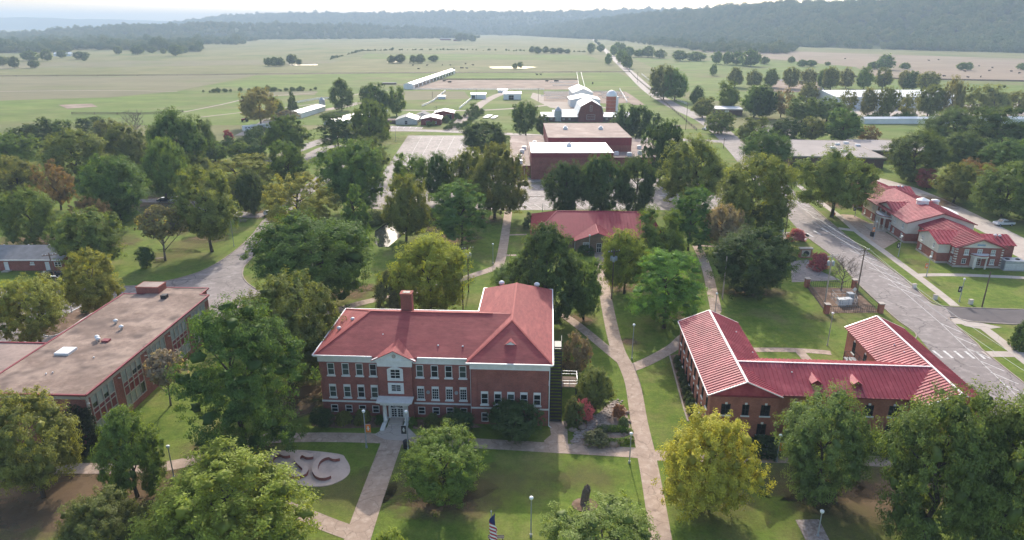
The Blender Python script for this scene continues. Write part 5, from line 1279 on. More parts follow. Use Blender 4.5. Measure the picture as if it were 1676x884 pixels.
# ------------------------------------------------------------------ red and white dormitory
def dormitory():
    t = thing('dormitory', 'long red brick and white dormitory with stepped red metal gable roofs and cupola', 'building', (106, 154.9, 0), R(-5.3))
    w = MB(); ww = MB(); st = MB()
    k = 'pale'
    def up(x0, y0, x1, y1, wl, wu, zb=0.5, ze=5.0, white=True):
        (facade(t, w, (x0, y0), (x1, y1), zb, 2.6 if white else ze, wl))
        if white: facade(t, ww, (x0, y0), (x1, y1), 2.6, ze, wu)
    # near section
    facade(t, w, (0, 0), (10.7, 0), 0.5, 5.0, [(2.4, 3.9, 1.0, 1.3, 'arch'), (5.35, 4.05, 1.1, 1.2, 'arch'), (8.4, 3.9, 1.0, 1.3, 'arch'), (2.2, 1.6, 1.0, 1.3, 'dim'), (8.6, 1.6, 1.0, 1.3, k)])
    facade(t, w, (0, 2.8), (0, 0), 0.5, 5, [(1.4, 3.9, 0.9, 1.3, k), (1.4, 1.6, 0.9, 1.3, k)])
    up(-2.7, 13.0, -2.7, 2.8, [(2.0, 1.6, 0.9, 1.2, k), (8.0, 1.6, 0.9, 1.2, k)], [(2.0, 3.9, 0.9, 1.2, k), (8.0, 3.9, 0.9, 1.2, k)])
    up(-2.7, 2.8, 0, 2.8, [], []); up(0, 13.0, -2.7, 13.0, [], [])
    facade(t, w, (0, 19), (0, 13), 0.5, 5, [(2, 3.9, 0.9, 1.2, k), (2, 1.6, 0.9, 1.2, k)])
    facade(t, w, (10.7, 0), (10.7, 19), 0.5, 5, row(3, 16, 4, 3.9, 1, 1.3, k))
    # centre
    up(-3.2, 19, 13.6, 19, [], [], ze=5.6)
    up(-3.2, 28, -3.2, 19, [(2, 1.6, 0.9, 1.2, k), (7, 1.6, 0.9, 1.2, k)], [(2, 4.2, 0.9, 1.2, k), (7, 4.2, 0.9, 1.2, k)], ze=5.6)
    facade(t, w, (-2.6, 39), (-2.6, 28), 0.5, 5.6, row(1.8, 9.2, 3, 4.3, 1.0, 1.3, k)+row(1.8, 9.2, 3, 1.7, 1.2, 2.0, k))
    up(-3.2, 48, -3.2, 39, [(2, 1.6, 0.9, 1.2, k), (7, 1.6, 0.9, 1.2, k)], [(2, 4.2, 0.9, 1.2, k), (7, 4.2, 0.9, 1.2, k)], ze=5.6)
    up(-3.2, 28.004, -2.6, 28.004, [], [], ze=5.6); up(-2.6, 38.996, -3.2, 38.996, [], [], ze=5.6)
    facade(t, w, (13.6, 19), (13.6, 48), 0.5, 5.6, row(3, 26, 6, 4, 1, 1.3, k)); up(13.6, 48, -3.2, 48, [], [], ze=5.6)
    # far section
    facade(t, w, (0, 56), (0, 48), 0.5, 5, row(2, 6, 2, 3.9, 0.9, 1.2, k)+row(2, 6, 2, 1.6, 0.9, 1.2, k))
    up(-2.7, 65, -2.7, 56, [(2, 1.6, 0.9, 1.2, k), (7, 1.6, 0.9, 1.2, k)], [(2, 3.9, 0.9, 1.2, k), (7, 3.9, 0.9, 1.2, k)]); up(-2.7, 56, 0, 56, [], []); up(0, 65, -2.7, 65, [], [])
    facade(t, w, (0, 68), (0, 65), 0.5, 5); facade(t, w, (10.7, 68), (0, 68), 0.5, 5); facade(t, w, (10.7, 48), (10.7, 68), 0.5, 5)
    for y0 in (3.5, 56.5):
        facade(t, w, (10.7, y0), (15, y0), 0.5, 4.8); facade(t, w, (15, y0), (15, y0+7.5), 0.5, 4.8); facade(t, w, (15, y0+7.5), (10.7, y0+7.5), 0.5, 4.8)
    w.build('wall', M_brick, t); ww.build('upper_wall', M_stucco, t)
    pl = MB(); pl.box(-0.08, 10.78, -0.08, 68.08, 0, 0.5); pl.box(-2.78, -0.08, 2.72, 13.08, 0, 0.5); pl.box(-3.28, 13.68, 18.92, 48.08, 0, 0.504); pl.box(-2.78, -0.08, 55.92, 65.08, 0, 0.5); pl.box(10.78, 15.08, 3.42, 11.08, 0, 0.5); pl.box(10.78, 15.08, 56.42, 64.08, 0, 0.5); pl.build('plinth', M_conc2, t)
    r_ = MB(); s = MB(); g = MB()
    gable(r_, s, 0, 10.7, -0.5, 21, 5.0, 7.1, sp=0.9, sw=0.24, sh=0.2); gable(r_, s, -3.2, 13.6, 18.5, 48.5, 5.6, 8.35, sp=0.95); gable(r_, s, 0, 10.7, 46, 68.4, 5.0, 7.1, sp=0.9, sw=0.24, sh=0.2)
    for y0, y1, x0, x1, ze, zr in ((2.8, 13, -3.2, 5.3, 5.0, 6.75), (28, 39, -3.1, 5.2, 5.6, 7.6), (56, 65, -3.2, 5.3, 5.0, 6.75)):
        gable(r_, s, x0, x1, y0, y1, ze+0.012, zr, axis='x', sp=0.9, sw=0.24, sh=0.2); gable_wall(g, y0, y1, x0+0.45 if ze < 5.5 else -2.62, ze, zr-0.13, axis='y')
    for y0 in (3.5, 56.5): gable(r_, s, 5.4, 15.3, y0, y0+7.5, 4.82, 6.3, axis='x', sp=0.9, sw=0.24, sh=0.2)
    rf = r_.build('roof', M_rmetal, t); so = s.build('roof_seams', M_rmetal, rf); so['kind'] = 'stuff'
    g2 = MB(); gable_wall(g2, 0, 10.7, 0.0, 5.0, 6.97); g2.build('gable_end', M_stucco, t)
    g3 = MB(); gable_wall(g3, -3.2, 13.6, 19.0, 5.6, 8.2); g3.build('gable_end', M_stucco, t)
    g.build('cross_gable', M_stucco, t)
    sg = MB(); sg.box(4.5, 6.3, -0.06, -0.004, 5.45, 5.85); sg.build('name_plate', mat('blue_plate', (0.25, 0.35, 0.45), rough=0.5), t)
    q = MB()
    for i in range(7):
        for x, y in ((0.0, -0.06), (10.25, -0.06)): q.box(x, x+0.45, y, y+0.05, 0.7+i*0.62, 1.0+i*0.62)
        q.box(-0.06, -0.01, 0.05, 0.5, 0.7+i*0.62, 1.0+i*0.62)
        q.box(-2.66, -2.602, 28.1, 28.6, 0.8+i*0.65, 1.15+i*0.65)
    q.build('quoin', M_stucco, t)
    for a, b in (((-0.05, -0.52, 4.98), (5.35, -0.52, 7.08)), ((5.35, -0.52, 7.08), (11.2, -0.52, 4.95)), ((-3.7, 18.46, 5.55), (5.2, 18.46, 8.35)), ((5.2, 18.46, 8.35), (14.1, 18.46, 5.55))): f = MB(); f.bar(a, b, 0.12, 0.28); f.build('bargeboard', M_redtrim, t)
    c = MB(); c.lathe([(1.55, 7.5), (1.55, 8.9), (1.7, 8.95), (1.7, 9.15), (0.05, 9.85)], 12, (5.2, 30.5, 0)); c.build('cupola', M_wmetal, t)
    # rounded entrance canopies with columns
    def canopy(cx, cy, rx, ry, z, n, ang0, ang1, cols):
        pts = [(cx+rx*math.cos(R(ang0+(ang1-ang0)*i/14)), cy+ry*math.sin(R(ang0+(ang1-ang0)*i/14))) for i in range(15)]
        m = MB(); m.prism(pts if area2(pts) > 0 else pts[::-1], z, z+0.5); co = m.build('entrance_canopy', M_stucco, t)
        pr = [(cx+(rx+.12)*math.cos(R(ang0+(ang1-ang0)*i/14)), cy+(ry+.12)*math.sin(R(ang0+(ang1-ang0)*i/14))) for i in range(15)]
        m = MB(); m.prism(pr if area2(pr) > 0 else pr[::-1], z+0.5, z+0.66); m.build('canopy_edge', M_redtrim, co)
        m = MB(); m.prism(pts if area2(pts) > 0 else pts[::-1], z+0.664, z+0.70); m.build('canopy_roof', M_wmetal, co)
        for a in cols:
            m = MB(); x, y = cx+(rx-.3)*math.cos(R(a)), cy+(ry-.3)*math.sin(R(a)); m.lathe([(0.22, 0), (0.2, 0.3), (0.17, z-0.2), (0.24, z)], 10, (x, y, 0)); m.build('column', M_stucco, co, True)
    canopy(5.4, 0.0, 2.0, 1.9, 2.9, 0, 180, 360, (220, 320))
    canopy(-2.6, 33.5, 2.4, 3.6, 3.5, 0, 90, 270, (125, 155, 180, 205, 235))
    d = add_window(t, (5.4, -0.05, 1.6), 0, 'door', 1.4, 2.2)
    box_part('side_screen', M_stucco, t, 3.6, 4.3, -1.5, -0.01, 0.5, 2.9)
    # rear flat part with round chimney
    m = MB(); m.prism([(13.7, 33), (16.5, 33), (17.2, 35), (17.2, 40), (16.5, 42), (13.7, 42)], 0, 4.3); m.build('rear_annex', M_brick, t)
    m = MB(); m.prism([(13.7, 32.8), (16.6, 32.8), (17.4, 35), (17.4, 40), (16.6, 42.2), (13.7, 42.2)], 4.3, 4.6); m.build('annex_roof', M_wmetal, t)
    m = MB(); m.lathe([(0.9, 4), (0.9, 6.2), (1.1, 6.25), (1.1, 6.7), (0.5, 6.9)], 12, (13.9, 41, 0)); m.build('round_vent', M_wmetal, t, True)
    for p in ((11.6, 6.2, 5.9), (12.9, 6.6, 5.7), (11.5, 60, 5.9), (12.8, 60.3, 5.7)): roof_vent(t, p, 0.4)
    box_part('entrance_step', M_conc2, t, -7.2, -3.3, 29.5, 37.5, 0, 0.2)
dormitory()
def hvac(px, py, rz, label, w=3.0, d=2.0, h=1.9):
    p = at(px, py); t = thing('cooling_unit', label, 'cooling unit', p, rz)
    box_part('casing', M_steel, t, -w/2, w/2, -d/2, d/2, 0.1, h)
    for i in range(6): box_part('louvre', M_white, t, -w/2+0.15, w/2-0.15, -d/2-0.04, -d/2, 0.35+i*0.24, 0.45+i*0.24)
    for x in (-w/4, w/4): m = MB(); m.lathe([(0.5, h), (0.5, h+0.12), (0.42, h+0.12), (0.42, h+0.02)], 12, (x, 0, 0)); m.build('fan_ring', M_black, t)
    box_part('base', M_conc2, t, -w/2-0.2, w/2+0.2, -d/2-0.2, d/2+0.2, 0, 0.1)
hvac(1653, 440, R(-5), 'large grey cooling unit outside the near end of the dormitory', 4.6, 3.0, 2.4)
hvac(1410, 283, 0, 'small cooling unit behind the long dark building', 1.6, 1.2, 1.4)

# ------------------------------------------------------------------ brown brick house with hipped red roof
M_rmetal2 = mat('matt_red_roof_metal', (0.34, 0.045, 0.066), (0.29, 0.038, 0.055), 0.25, 0.65, spec=0.12)
def brown_house():
    t = thing('brown_house', 'low brown brick house with a red metal hip roof and gabled porch', 'house', (5.4, 169.5, 0), R(-2))
    w = MB()
    facade(t, w, (0, 0), (11, 0), 0, 3.1, [(2, 1.7, 1.5, 1.5, 'pale'), (8.2, 1.7, 1.3, 1.7, 'pale')]); facade(t, w, (11, 0), (11, -3.0), 0, 3.1); facade(t, w, (11, -3), (22, -3), 0, 3.1, [(2.6, 1.8, 1.6, 1.8, 'pale'), (5.9, 1.25, 1.2, 2.5, None), (9.0, 1.8, 1.4, 1.8, 'pale')]); facade(t, w, (22, -3), (22, 0), 0, 3.1); facade(t, w, (22, 0), (33.5, 0), 0, 3.1, [(4, 1.7, 1.4, 1.6, 'pale'), (9, 1.7, 1.4, 1.6, 'pale')])
    facade(t, w, (33.5, 0), (33.5, 22), 0, 3.1); facade(t, w, (33.5, 22), (0, 22), 0, 3.1); facade(t, w, (0, 22), (0, 0), 0, 3.1, row(3, 18, 4, 1.7, 1.2, 1.5, 'pale'))
    w.build('wall', M_brown, t)
    r_ = MB(); s = MB(); ze, zr = 3.15, 7.2
    A, B_, C_, D_ = (-.6, -.6, ze), (34.1, -.6, ze), (34.1, 22.6, ze), (-.6, 22.6, ze); p, q = (6.5, 11, zr), (28, 11, zr)
    for pl, e in (([A, B_, q, p], (1, 0, 0)), ([C_, D_, p, q], (1, 0, 0)), ([D_, A, p], (0, 1, 0)), ([B_, C_, q], (0, 1, 0))): r_.slab(pl, 0.12); seams(s, pl, e, 0.9, 0.12, 0.12)
    gable(r_, s, 11, 22, -3.4, 6, ze+0.01, 5.3, sp=0.95)
    rf = r_.build('roof', M_rmetal2, t); so = s.build('roof_seams', M_rmetal2, rf); so['kind'] = 'stuff'
    c = MB()
    for a, b in ((p, q), (A, p), (B_, q), (D_, p), (C_, q), ((16.5, -3.5, 5.32), (16.5, 4.4, 5.32))): c.bar(Vector(a)+Vector((0, 0, .05)), Vector(b)+Vector((0, 0, .05)), 0.22, 0.1)
    c.build('ridge_cap', M_rmetal2, rf)
    g = MB(); gable_wall(g, 11, 22, -3.0, 3.1, 5.15); g.build('gable_end', M_brown, t)
    add_window(t, (16.9, -2.95, 1.25), 0, 'dim', 1.2, 2.5)
    ds = MB(); ds.tube((10.9, -0.15, 0), (10.9, -0.15, 3.1), 0.08, n=6); ds.build('downpipe', M_wmetal, t)
brown_house()

# ------------------------------------------------------------------ gymnasium
def gym():
    t = thing('gymnasium', 'brick gymnasium of two tall blocks with dark red roof bands and low wings', 'building', (7.2, 253.2, 0), 0)
    def block(x0, x1, y0, y1, z, roofm, name, bandh=1.7):
        w = MB(); w.box(x0, x1, y0, y1, 0, z-bandh); o = w.build(name, M_brick2 if False else M_brick, t)
        b = MB(); b.box(x0-.06, x1+.06, y0-.06, y1+.06, z-bandh, z); b.build('red_band', M_redtrim, o)
        r_ = MB(); r_.box(x0+.1, x1-.1, y0+.1, y1-.1, z, z+0.06); r_.build('roof_surface', roofm, o)
        e = MB()
        for a, c in (((x0, y0), (x1, y0)), ((x1, y0), (x1, y1)), ((x1, y1), (x0, y1)), ((x0, y1), (x0, y0))): e.bar((*a, z+.06), (*c, z+.06), 0.25, 0.16)
        e.build('roof_edge', M_wmetal if roofm is M_wmetal else M_flat2, o)
        return o
    block(0, 30.4, 0, 23, 10, M_wmetal, 'front_block'); block(8, 43.2, 36, 81, 10, M_flat2, 'rear_block', 3.2)
    block(-8, -0.3, 6, 81, 4, M_flat2, 'low_wing', 0.7); block(-0.2, 7.7, 23.2, 81, 4, M_flat2, 'low_wing', 0.7); block(8, 56, 23.2, 35.7, 4, M_flat2, 'low_wing', 0.7); block(43.5, 56, 36, 70, 4, M_flat2, 'low_wing', 0.7)
    for x in (4.8, 10, 15, 20, 25.5): box_part('pilaster', M_brick, t, x-0.25, x+0.25, -0.2, -0.004, 0, 8.25)
    for x in (16, 24, 33): box_part('pilaster', M_brick, t, x-0.25, x+0.25, 35.75, 35.996, 4.3, 6.75)
    for x, y, z in ((15, 14, 10.06), (17, 60, 10.06), (33, 60, 10.06)):
        m = MB(); m.box(x-1.0, x+1.0, y-.8, y+.8, z, z+0.9); m.lathe([(0.7, z+.9), (0.9, z+1.3), (0.3, z+1.6)], 10, (x, y, 0)); m.build('roof_unit', M_wmetal, t)
    for x, y in ((-4, 10), (-4.3, 22), (-3, 34), (-2, 42), (3, 56), (36, 29), (41, 27), (46, 31), (48, 44)):
        m = MB(); m.box(x-.9, x+.9, y-.7, y+.7, 4.06, 5.3); m.box(x-.7, x+.7, y-.5, y+.5, 5.3, 5.5); m.build('roof_unit', M_wmetal, t)
    m = MB(); m.tube((-6.5, 6.5, 0), (-6.5, 6.5, 3.3), 0.15); m.build('porch_post', M_stucco, t)
gym()

def flat_building(name, label, O, rz, blocks, wallm, roofm, cat='building'):
    t = thing(name, label, cat, O, rz)
    for i, (x0, x1, y0, y1, z) in enumerate(blocks):
        box_part('wall', wallm, t, x0, x1, y0, y1, 0, z-0.5); o = box_part('roof', roofm, t, x0-.5, x1+.5, y0-.5, y1+.5, z-0.5, z)
        e = MB(); c = [(x0-.5, y0-.5), (x1+.5, y0-.5), (x1+.5, y1+.5), (x0-.5, y1+.5)]
        for a, b in zip(c, c[1:]+c[:1]): e.bar((*a, z-0.08), (*b, z-0.08), 0.3, 0.34)
        e.build('roof_edge', M_conc2, o)
    return t
t = flat_building('dark_brick_building', 'long low dark brick building with a flat grey roof beside the street', (114, 278, 0), R(-7), [(0, 36, 0, 42, 4.5), (36.6, 64, 18, 46, 4.5)], M_dark, mat('pale_grey_roof', (0.36, 0.31, 0.29), (0.30, 0.26, 0.24), 0.1, 0.9))
for x, y in ((22, 20), (27, 30), (32, 34), (35, 28), (24, 12)):
    m = MB(); m.box(x-1, x+1, y-.8, y+.8, 4.5, 5.3); m.build('roof_unit', M_wmetal, t)
m = MB()
for i in range(9): m.box(3.5+i*3.6, 4.3+i*3.6, -0.25, -0.004, 0, 4.0)
m.build('fin', M_dark, t)
t = flat_building('roadside_store', 'small dark store with a flat white roof beside the street', (128, 446, 0), R(-8), [(0, 19, 0, 17, 4)], M_dark, M_wmetal, 'store')
m = MB(); m.box(8, 10.6, -0.16, -0.01, 2.0, 3.2); m.build('wall_sign', M_white, t)
# white arena with pitched roof
def shed(name, label, O, rz, L, W, ze, zr, wallm, roofm, axis='x', openings=(), cat='shed', seam=None, open_side=False):
    """simple gabled shed: x along L, y along W"""
    t = thing(name, label, cat, O, rz); w = MB()
    if open_side:
        w.box(0, L, W-0.15, W, 0, ze); w.box(0, 0.15, 0, W-0.15, 0, ze)
        n = max(3, int(L/8))
        for i in range(n+1):
            p = MB(); x = 0.3+(L-0.6)*i/n; p.box(x-0.12, x+0.12, 0.05, 0.3, 0, ze); p.build('post', M_steel, t)
    else:
        facade(t, w, (0, 0), (L, 0), 0, ze, [o for o in openings if o[4] != 'end']); facade(t, w, (L, 0), (L, W), 0, ze); facade(t, w, (L, W), (0, W), 0, ze); facade(t, w, (0, W), (0, 0), 0, ze, [(*o[:4], 'dim') for o in openings if o[4] == 'end'])
    w.build('wall', wallm, t)
    r_ = MB(); s = MB() if seam else None
    g = MB()
    if axis == 'x': gable(r_, s, -0.3, L+0.3, 0, W, ze+0.02, zr, axis='x', over=0.35, sp=seam or 1); gable_wall(g, 0, W, 0.0, ze, zr-0.14, axis='y', th=0.15); gable_wall(g, 0, W, L-0.15, ze, zr-0.14, axis='y', th=0.15)
    else: gable(r_, s, 0, L, -0.3, W+0.3, ze+0.02, zr, axis='y', over=0.35, sp=seam or 1); gable_wall(g, 0, L, 0.0, ze, zr-0.14, th=0.15); gable_wall(g, 0, L, W-0.15, ze, zr-0.14, th=0.15)
    rf = r_.build('roof', roofm, t)
    if s: so = s.build('roof_seams', roofm, rf); so['kind'] = 'stuff'
    go = g.build('gable_end', wallm, t); go['kind'] = 'stuff'
    return t
shed('arena', 'very long white metal riding arena behind a row of trees', (222, 480, 0), R(2), 88, 46, 8.0, 10.6, M_wmetal, M_wmetal, seam=None, cat='arena', openings=[(20, 1.6, 3, 3, 'metal'), (44, 1.6, 4, 3.2, 'metal'), (66, 1.6, 3, 3, 'metal'), (14, 2, 4, 4, 'end')])
t = thing('long_white_shed', 'extremely long low white shed at the edge of the meadow', 'shed', (206, 405, 0), R(1))
box_part('wall', M_wmetal, t, 0, 120, 0, 5, 0, 2.9); m = MB(); gable(m, None, -.2, 120.2, 0, 5, 2.92, 3.9, axis='x'); m.build('roof', M_wmetal, t)
# cottage at the left
def cottage():
    t = thing('cottage', 'low red brick cottage with a grey shingle roof', 'house', (-121.5, 152.3, 0), R(0))
    w = MB(); facade(t, w, (-6, 0), (15.5, 0), 0, 2.9, [(4.6, 1.7, 1.5, 1.3, 'pale'), (8.0, 1.15, 1.0, 2.1, 'shut'), (14.2, 1.9, 0.9, 0.6, 'pale'), (17.7, 1.15, 1.0, 2.1, 'shut'), (20.2, 1.6, 1.6, 1.2, 'dim')]); facade(t, w, (15.5, 0), (15.5, 9), 0, 2.9); facade(t, w, (15.5, 9), (-6, 9), 0, 2.9); facade(t, w, (-6, 9), (-6, 0), 0, 2.9); w.build('wall', M_brick, t)
    r_ = MB(); gable(r_, None, -6.5, 16, 0, 9, 2.92, 5.0, axis='x', over=0.7); r_.build('roof', M_greyroof, t)
    g = MB(); gable_wall(g, 0, 9, 15.3, 2.9, 4.85, axis='y'); g.build('gable_end', M_white, t)
    f = MB(); f.box(-6.5, 16, -0.78, -0.7, 2.72, 2.98); f.build('fascia', M_white, t)
    for x in (-2, 4, 9): roof_vent(t, (x, 6, 4.3), 0.15, 'vent_pipe')
    box_part('door_step', M_conc2, t, 1.2, 3.0, -1.2, 0, 0, 0.2)
cottage()

# ------------------------------------------------------------------ the farm
def barn():
    t = thing('gambrel_barn', 'dark brick gambrel barn with a white metal roof and long low wings', 'barn', (39.5, 412, 0), 0)
    w = MB(); prof = [(0, 0), (14.5, 0), (14.5, 5.0), (13.2, 9.2), (7.25, 12.4), (1.3, 9.2), (0, 5.0)]
    n = len(w.v); w.v += [(x, 0, z) for x, z in prof]+[(x, 26, z) for x, z in prof]; k = len(prof)
    w.f.append(tuple(range(k))); w.f.append(tuple(reversed(range(k, 2*k))))
    for i in range(k): j = (i+1) % k; w.f.append((i, i+k, j+k, j))
    w.build('wall', mat('barn_brick', (0.24, 0.075, 0.06), (0.17, 0.055, 0.048), 0.9, 0.9), t)
    r_ = MB(); pr = [(-0.6, 4.6), (1.1, 9.35), (7.25, 12.75), (13.4, 9.35), (15.1, 4.6)]
    for a, b in zip(pr, pr[1:]): r_.slab([(a[0], -0.7, a[1]), (b[0], -0.7, b[1]), (b[0], 26.5, b[1]), (a[0], 26.5, a[1])][::-1], 0.16)
    n = len(r_.v); r_.v += [(5.9, -0.7, 12.0), (7.25, -2.2, 12.75), (8.6, -0.7, 12.0), (7.25, -0.7, 12.75)]; r_.f += [(n, n+1, n+3), (n+1, n+2, n+3)]
    r_.build('roof', M_wmetal, t)
    add_window(t, (7.25, -0.02, 8.2), 0, 'shut', 1.3, 3.4); add_window(t, (7.25, -0.02, 3.0), 0, 'shut', 5, 3.0)
    for x0, x1 in ((-22, -0.02), (14.52, 34)):
        box_part('wing_wall', M_dark, t, x0, x1, 2, 14, 0, 3.0); m = MB(); gable(m, None, x0-.3, x1, 2, 14, 3.02, 5.0, axis='x'); m.build('wing_roof', M_wmetal, t)
        for i in range(5): add_window(t, (x0+2.5+i*3.6, 1.98, 1.7), 0, 'dim', 1.2, 1.0)
barn()
t = thing('silo', 'tall orange tile silo with a white dome beside the gambrel barn', 'silo', (62.5, 440, 0)); m = MB(); m.lathe([(3.3, 0), (3.3, 12.6)], 20); m.build('wall', M_silo, t, False); m = MB(); m.lathe([(3.45, 12.5), (3.45, 12.9), (3.1, 14.2), (2.2, 15.3), (1.0, 16.0), (0.05, 16.2)], 20); m.build('dome', M_wmetal, t, True); m = MB(); m.box(2.3, 4.1, -2.0, 0.2, 0, 12.4); m.build('chute', M_wmetal, t); m = MB()
for z in range(1, 6): m.lathe([(3.3, z*2-0.05), (3.36, z*2), (3.3, z*2+0.05)], 20)
m.build('hoop', M_steel, t)
def grain_bin(px, py, r, h, label):
    t = thing('grain_bin', label, 'grain bin', at(px, py)); m = MB(); m.lathe([(r, 0.4)]+[(r+(0.05 if i % 2 else 0), 0.4+h*i/10) for i in range(11)], 18); m.build('wall', M_steel, t); m = MB(); m.lathe([(r+.15, h+.35), (0.5, h+.35+r*0.8), (0.35, h+.7+r*0.8), (0.02, h+.8+r*.8)], 18); m.build('roof', M_steel, t, False); m = MB(); m.bar((r*0.7, -r*0.85, 0), (r*0.7, -r*0.85, h), 0.3, 0.1); m.build('ladder', M_steel, t)
grain_bin(913, 199, 2.4, 6.2, 'round galvanised grain bin left of the gambrel barn')
grain_bin(528, 178, 2.0, 5.5, 'round grey grain bin at the end of the long white shed')
shed('white_barn', 'white barn with a wide door behind the gambrel barn', (41, 492, 0), 0, 21, 22, 5.0, 7.2, M_wmetal, M_wmetal, axis='y', openings=[(10.5, 1.9, 4, 3.6, 'shut')], cat='barn')
shed('white_barn', 'taller narrow white barn at the rear of the corral', (46, 530, 0), 0, 15, 40, 6.2, 9.4, M_wmetal, M_wmetal, axis='y', cat='barn')
shed('open_cattle_shed', 'long open fronted white roofed cattle shed beyond the corral', (-88.5, 632, 0), R(84), 205, 9, 4.2, 5.6, M_wmetal, M_wmetal, open_side=False, cat='shed', openings=[(12+i*16, 1.6, 12, 2.8, 'metal') for i in range(12)])
shed('machine_shed', 'white shed with a dark doorway at the head of the gravel drive', (-6.6, 541, 0), 0, 13.5, 14, 4.6, 5.6, M_wmetal, M_wmetal, openings=[(6, 1.7, 4.0, 3.4, 'dim')])
shed('feed_shed', 'small white shed left of the gravel drive', (-32, 546, 0), 0, 11.5, 9, 3.8, 4.5, M_wmetal, M_wmetal, openings=[(2, 1.5, 2.6, 2.6, 'dim')])
shed('pump_shed', 'tiny white shed in the grass left of the feed shed', (-57.5, 546, 0), 0, 5.5, 6, 2.2, 2.8, M_wmetal, M_wmetal)
shed('hay_shed', 'tiny white roof behind the feed shed', (-12, 600, 0), 0, 8, 8, 2.2, 2.8, M_wmetal, M_wmetal)
shed('potting_shed', 'red shed with a white roof by the farm parking bay', (-52.5, 400, 0), R(2), 11.5, 14, 3.4, 4.8, M_redbarn, M_wmetal, axis='y', openings=[(4, 1.3, 2.4, 2.2, 'dim'), (8.4, 1.5, 1.2, 1.2, 'pale')])
shed('garage_shed', 'red shed with a blue door behind the potting shed', (-47.5, 424, 0), R(2), 12, 13, 4.0, 5.4, M_redbarn, M_wmetal, axis='y', openings=[(9, 1.7, 3.4, 3.0, 'metal')])
M_green = mat('greenhouse_sheet', (0.62, 0.60, 0.55), (0.5, 0.48, 0.45), 0.6, 0.35, spec=0.5)
shed('greenhouse', 'greenhouse with a translucent white roof left of the potting shed', (-67.5, 402, 0), R(2), 12.5, 16, 2.6, 4.8, M_green, M_green, axis='y', cat='greenhouse', openings=[(6, 1.2, 1.6, 2.2, 'dim')])
shed('lath_house', 'grey roofed lean shed behind the greenhouse', (-58.5, 421, 0), R(2), 8, 12, 2.6, 4.4, M_stucco, M_greyroof, axis='y')
shed('open_stall', 'low brown roofed stall left of the greenhouse', (-76, 406, 0), R(2), 8, 6, 2.0, 2.6, M_wood, mat('rusty_sheet', (0.24, 0.15, 0.12), (0.18, 0.11, 0.09), 0.6, 0.8))
shed('tool_shed', 'pale flat shed left of the grain bin by the gambrel barn', (26, 428, 0), 0, 14, 20, 3.0, 3.9, M_wmetal, M_wmetal)
shed('poultry_house', 'long white windowless shed beside the farm track', (-130.5, 429.8, 0), R(83), 40, 10, 3.2, 4.4, M_wmetal, M_wmetal)
shed('small_white_barn', 'small white barn with a dark door behind the tall tree', (-105, 500, 0), R(0), 8.5, 14, 4.0, 6.2, M_wmetal, M_wmetal, axis='y', openings=[(4.2, 1.4, 2.6, 2.8, 'dim')], cat='barn')
def hoop(px, py, L, r, rz, label):
    t = thing('hoop_greenhouse', label, 'greenhouse', at(px, py), rz); m = MB(); n = 10
    P = [(r*math.cos(math.pi*i/n), r*0.85*math.sin(math.pi*i/n)) for i in range(n+1)]
    for (a, b), (c, d) in zip(P, P[1:]): m.poly([(a, 0, b), (c, 0, d), (c, L, d), (a, L, b)][::-1])
    m.poly([(x, 0, z) for x, z in P][::-1]); m.poly([(x, L, z) for x, z in P]); m.build('cover', M_green, t)
    for i in range(int(L/5)+1):
        q = MB()
        for (a, b), (c, d) in zip(P, P[1:]): q.bar((a*1.01, i*5, b*1.01), (c*1.01, i*5, d*1.01), 0.12)
        q.build('hoop', M_steel, t)
hoop(540, 205, 62, 4.0, R(-14), 'long white hoop greenhouse behind the dark cedar, left one'); hoop(556, 204, 62, 3.4, R(-14), 'long white hoop greenhouse behind the dark cedar, right one')
for i, (px, py, L, W) in enumerate([(790, 194, 14, 3.6), (803, 195, 12, 2.6)]):
    p = at(px, py); t = thing('nursery_bench', f'pale covered nursery bed beside the gravel drive, {"left" if i == 0 else "right"} one', 'nursery bed', p, R(-10)); box_part('cover', M_white, t, 0, W, 0, L, 0.5, 0.7)
    for x in (0.2, W-0.2):
        for y in (0.3, L-0.3): box_part('leg', M_steel, t, x-.06, x+.06, y-.06, y+.06, 0, 0.5)
# far buildings
for px, py, L, W, lab in ((1185, 60, 26, 14, 'blue grey barn at the far foot of the wooded hill'), (88, 92, 30, 12, 'white roofed shed of the far left farm'), (720, 66, 40, 14, 'brown roofed shed of the lone far farmstead'), (742, 67, 26, 12, 'low shed right of the brown one at the far farmstead'), (1120, 63, 30, 14, 'pale house on the far street'), (1322, 10, 1, 1, '')):
    if lab: shed('far_barn', lab, at(px, py), R(5), L, W, 4, 6.5, M_wmetal if 'brown' not in lab else M_redbarn, M_wmetal if 'brown' not in lab else M_greyroof, cat='barn')
shed('field_shed', 'low grey sheet roof in the bright pasture left of the cattle shed', at(626, 138.5), R(3), 13, 6, 1.4, 1.8, M_wood, M_greyroof)
shed('yard_shed', 'brown stall at the right edge beyond the long white shed', at(1637, 186), R(-3), 14, 10, 3, 4.0, M_wood, M_wmetal)
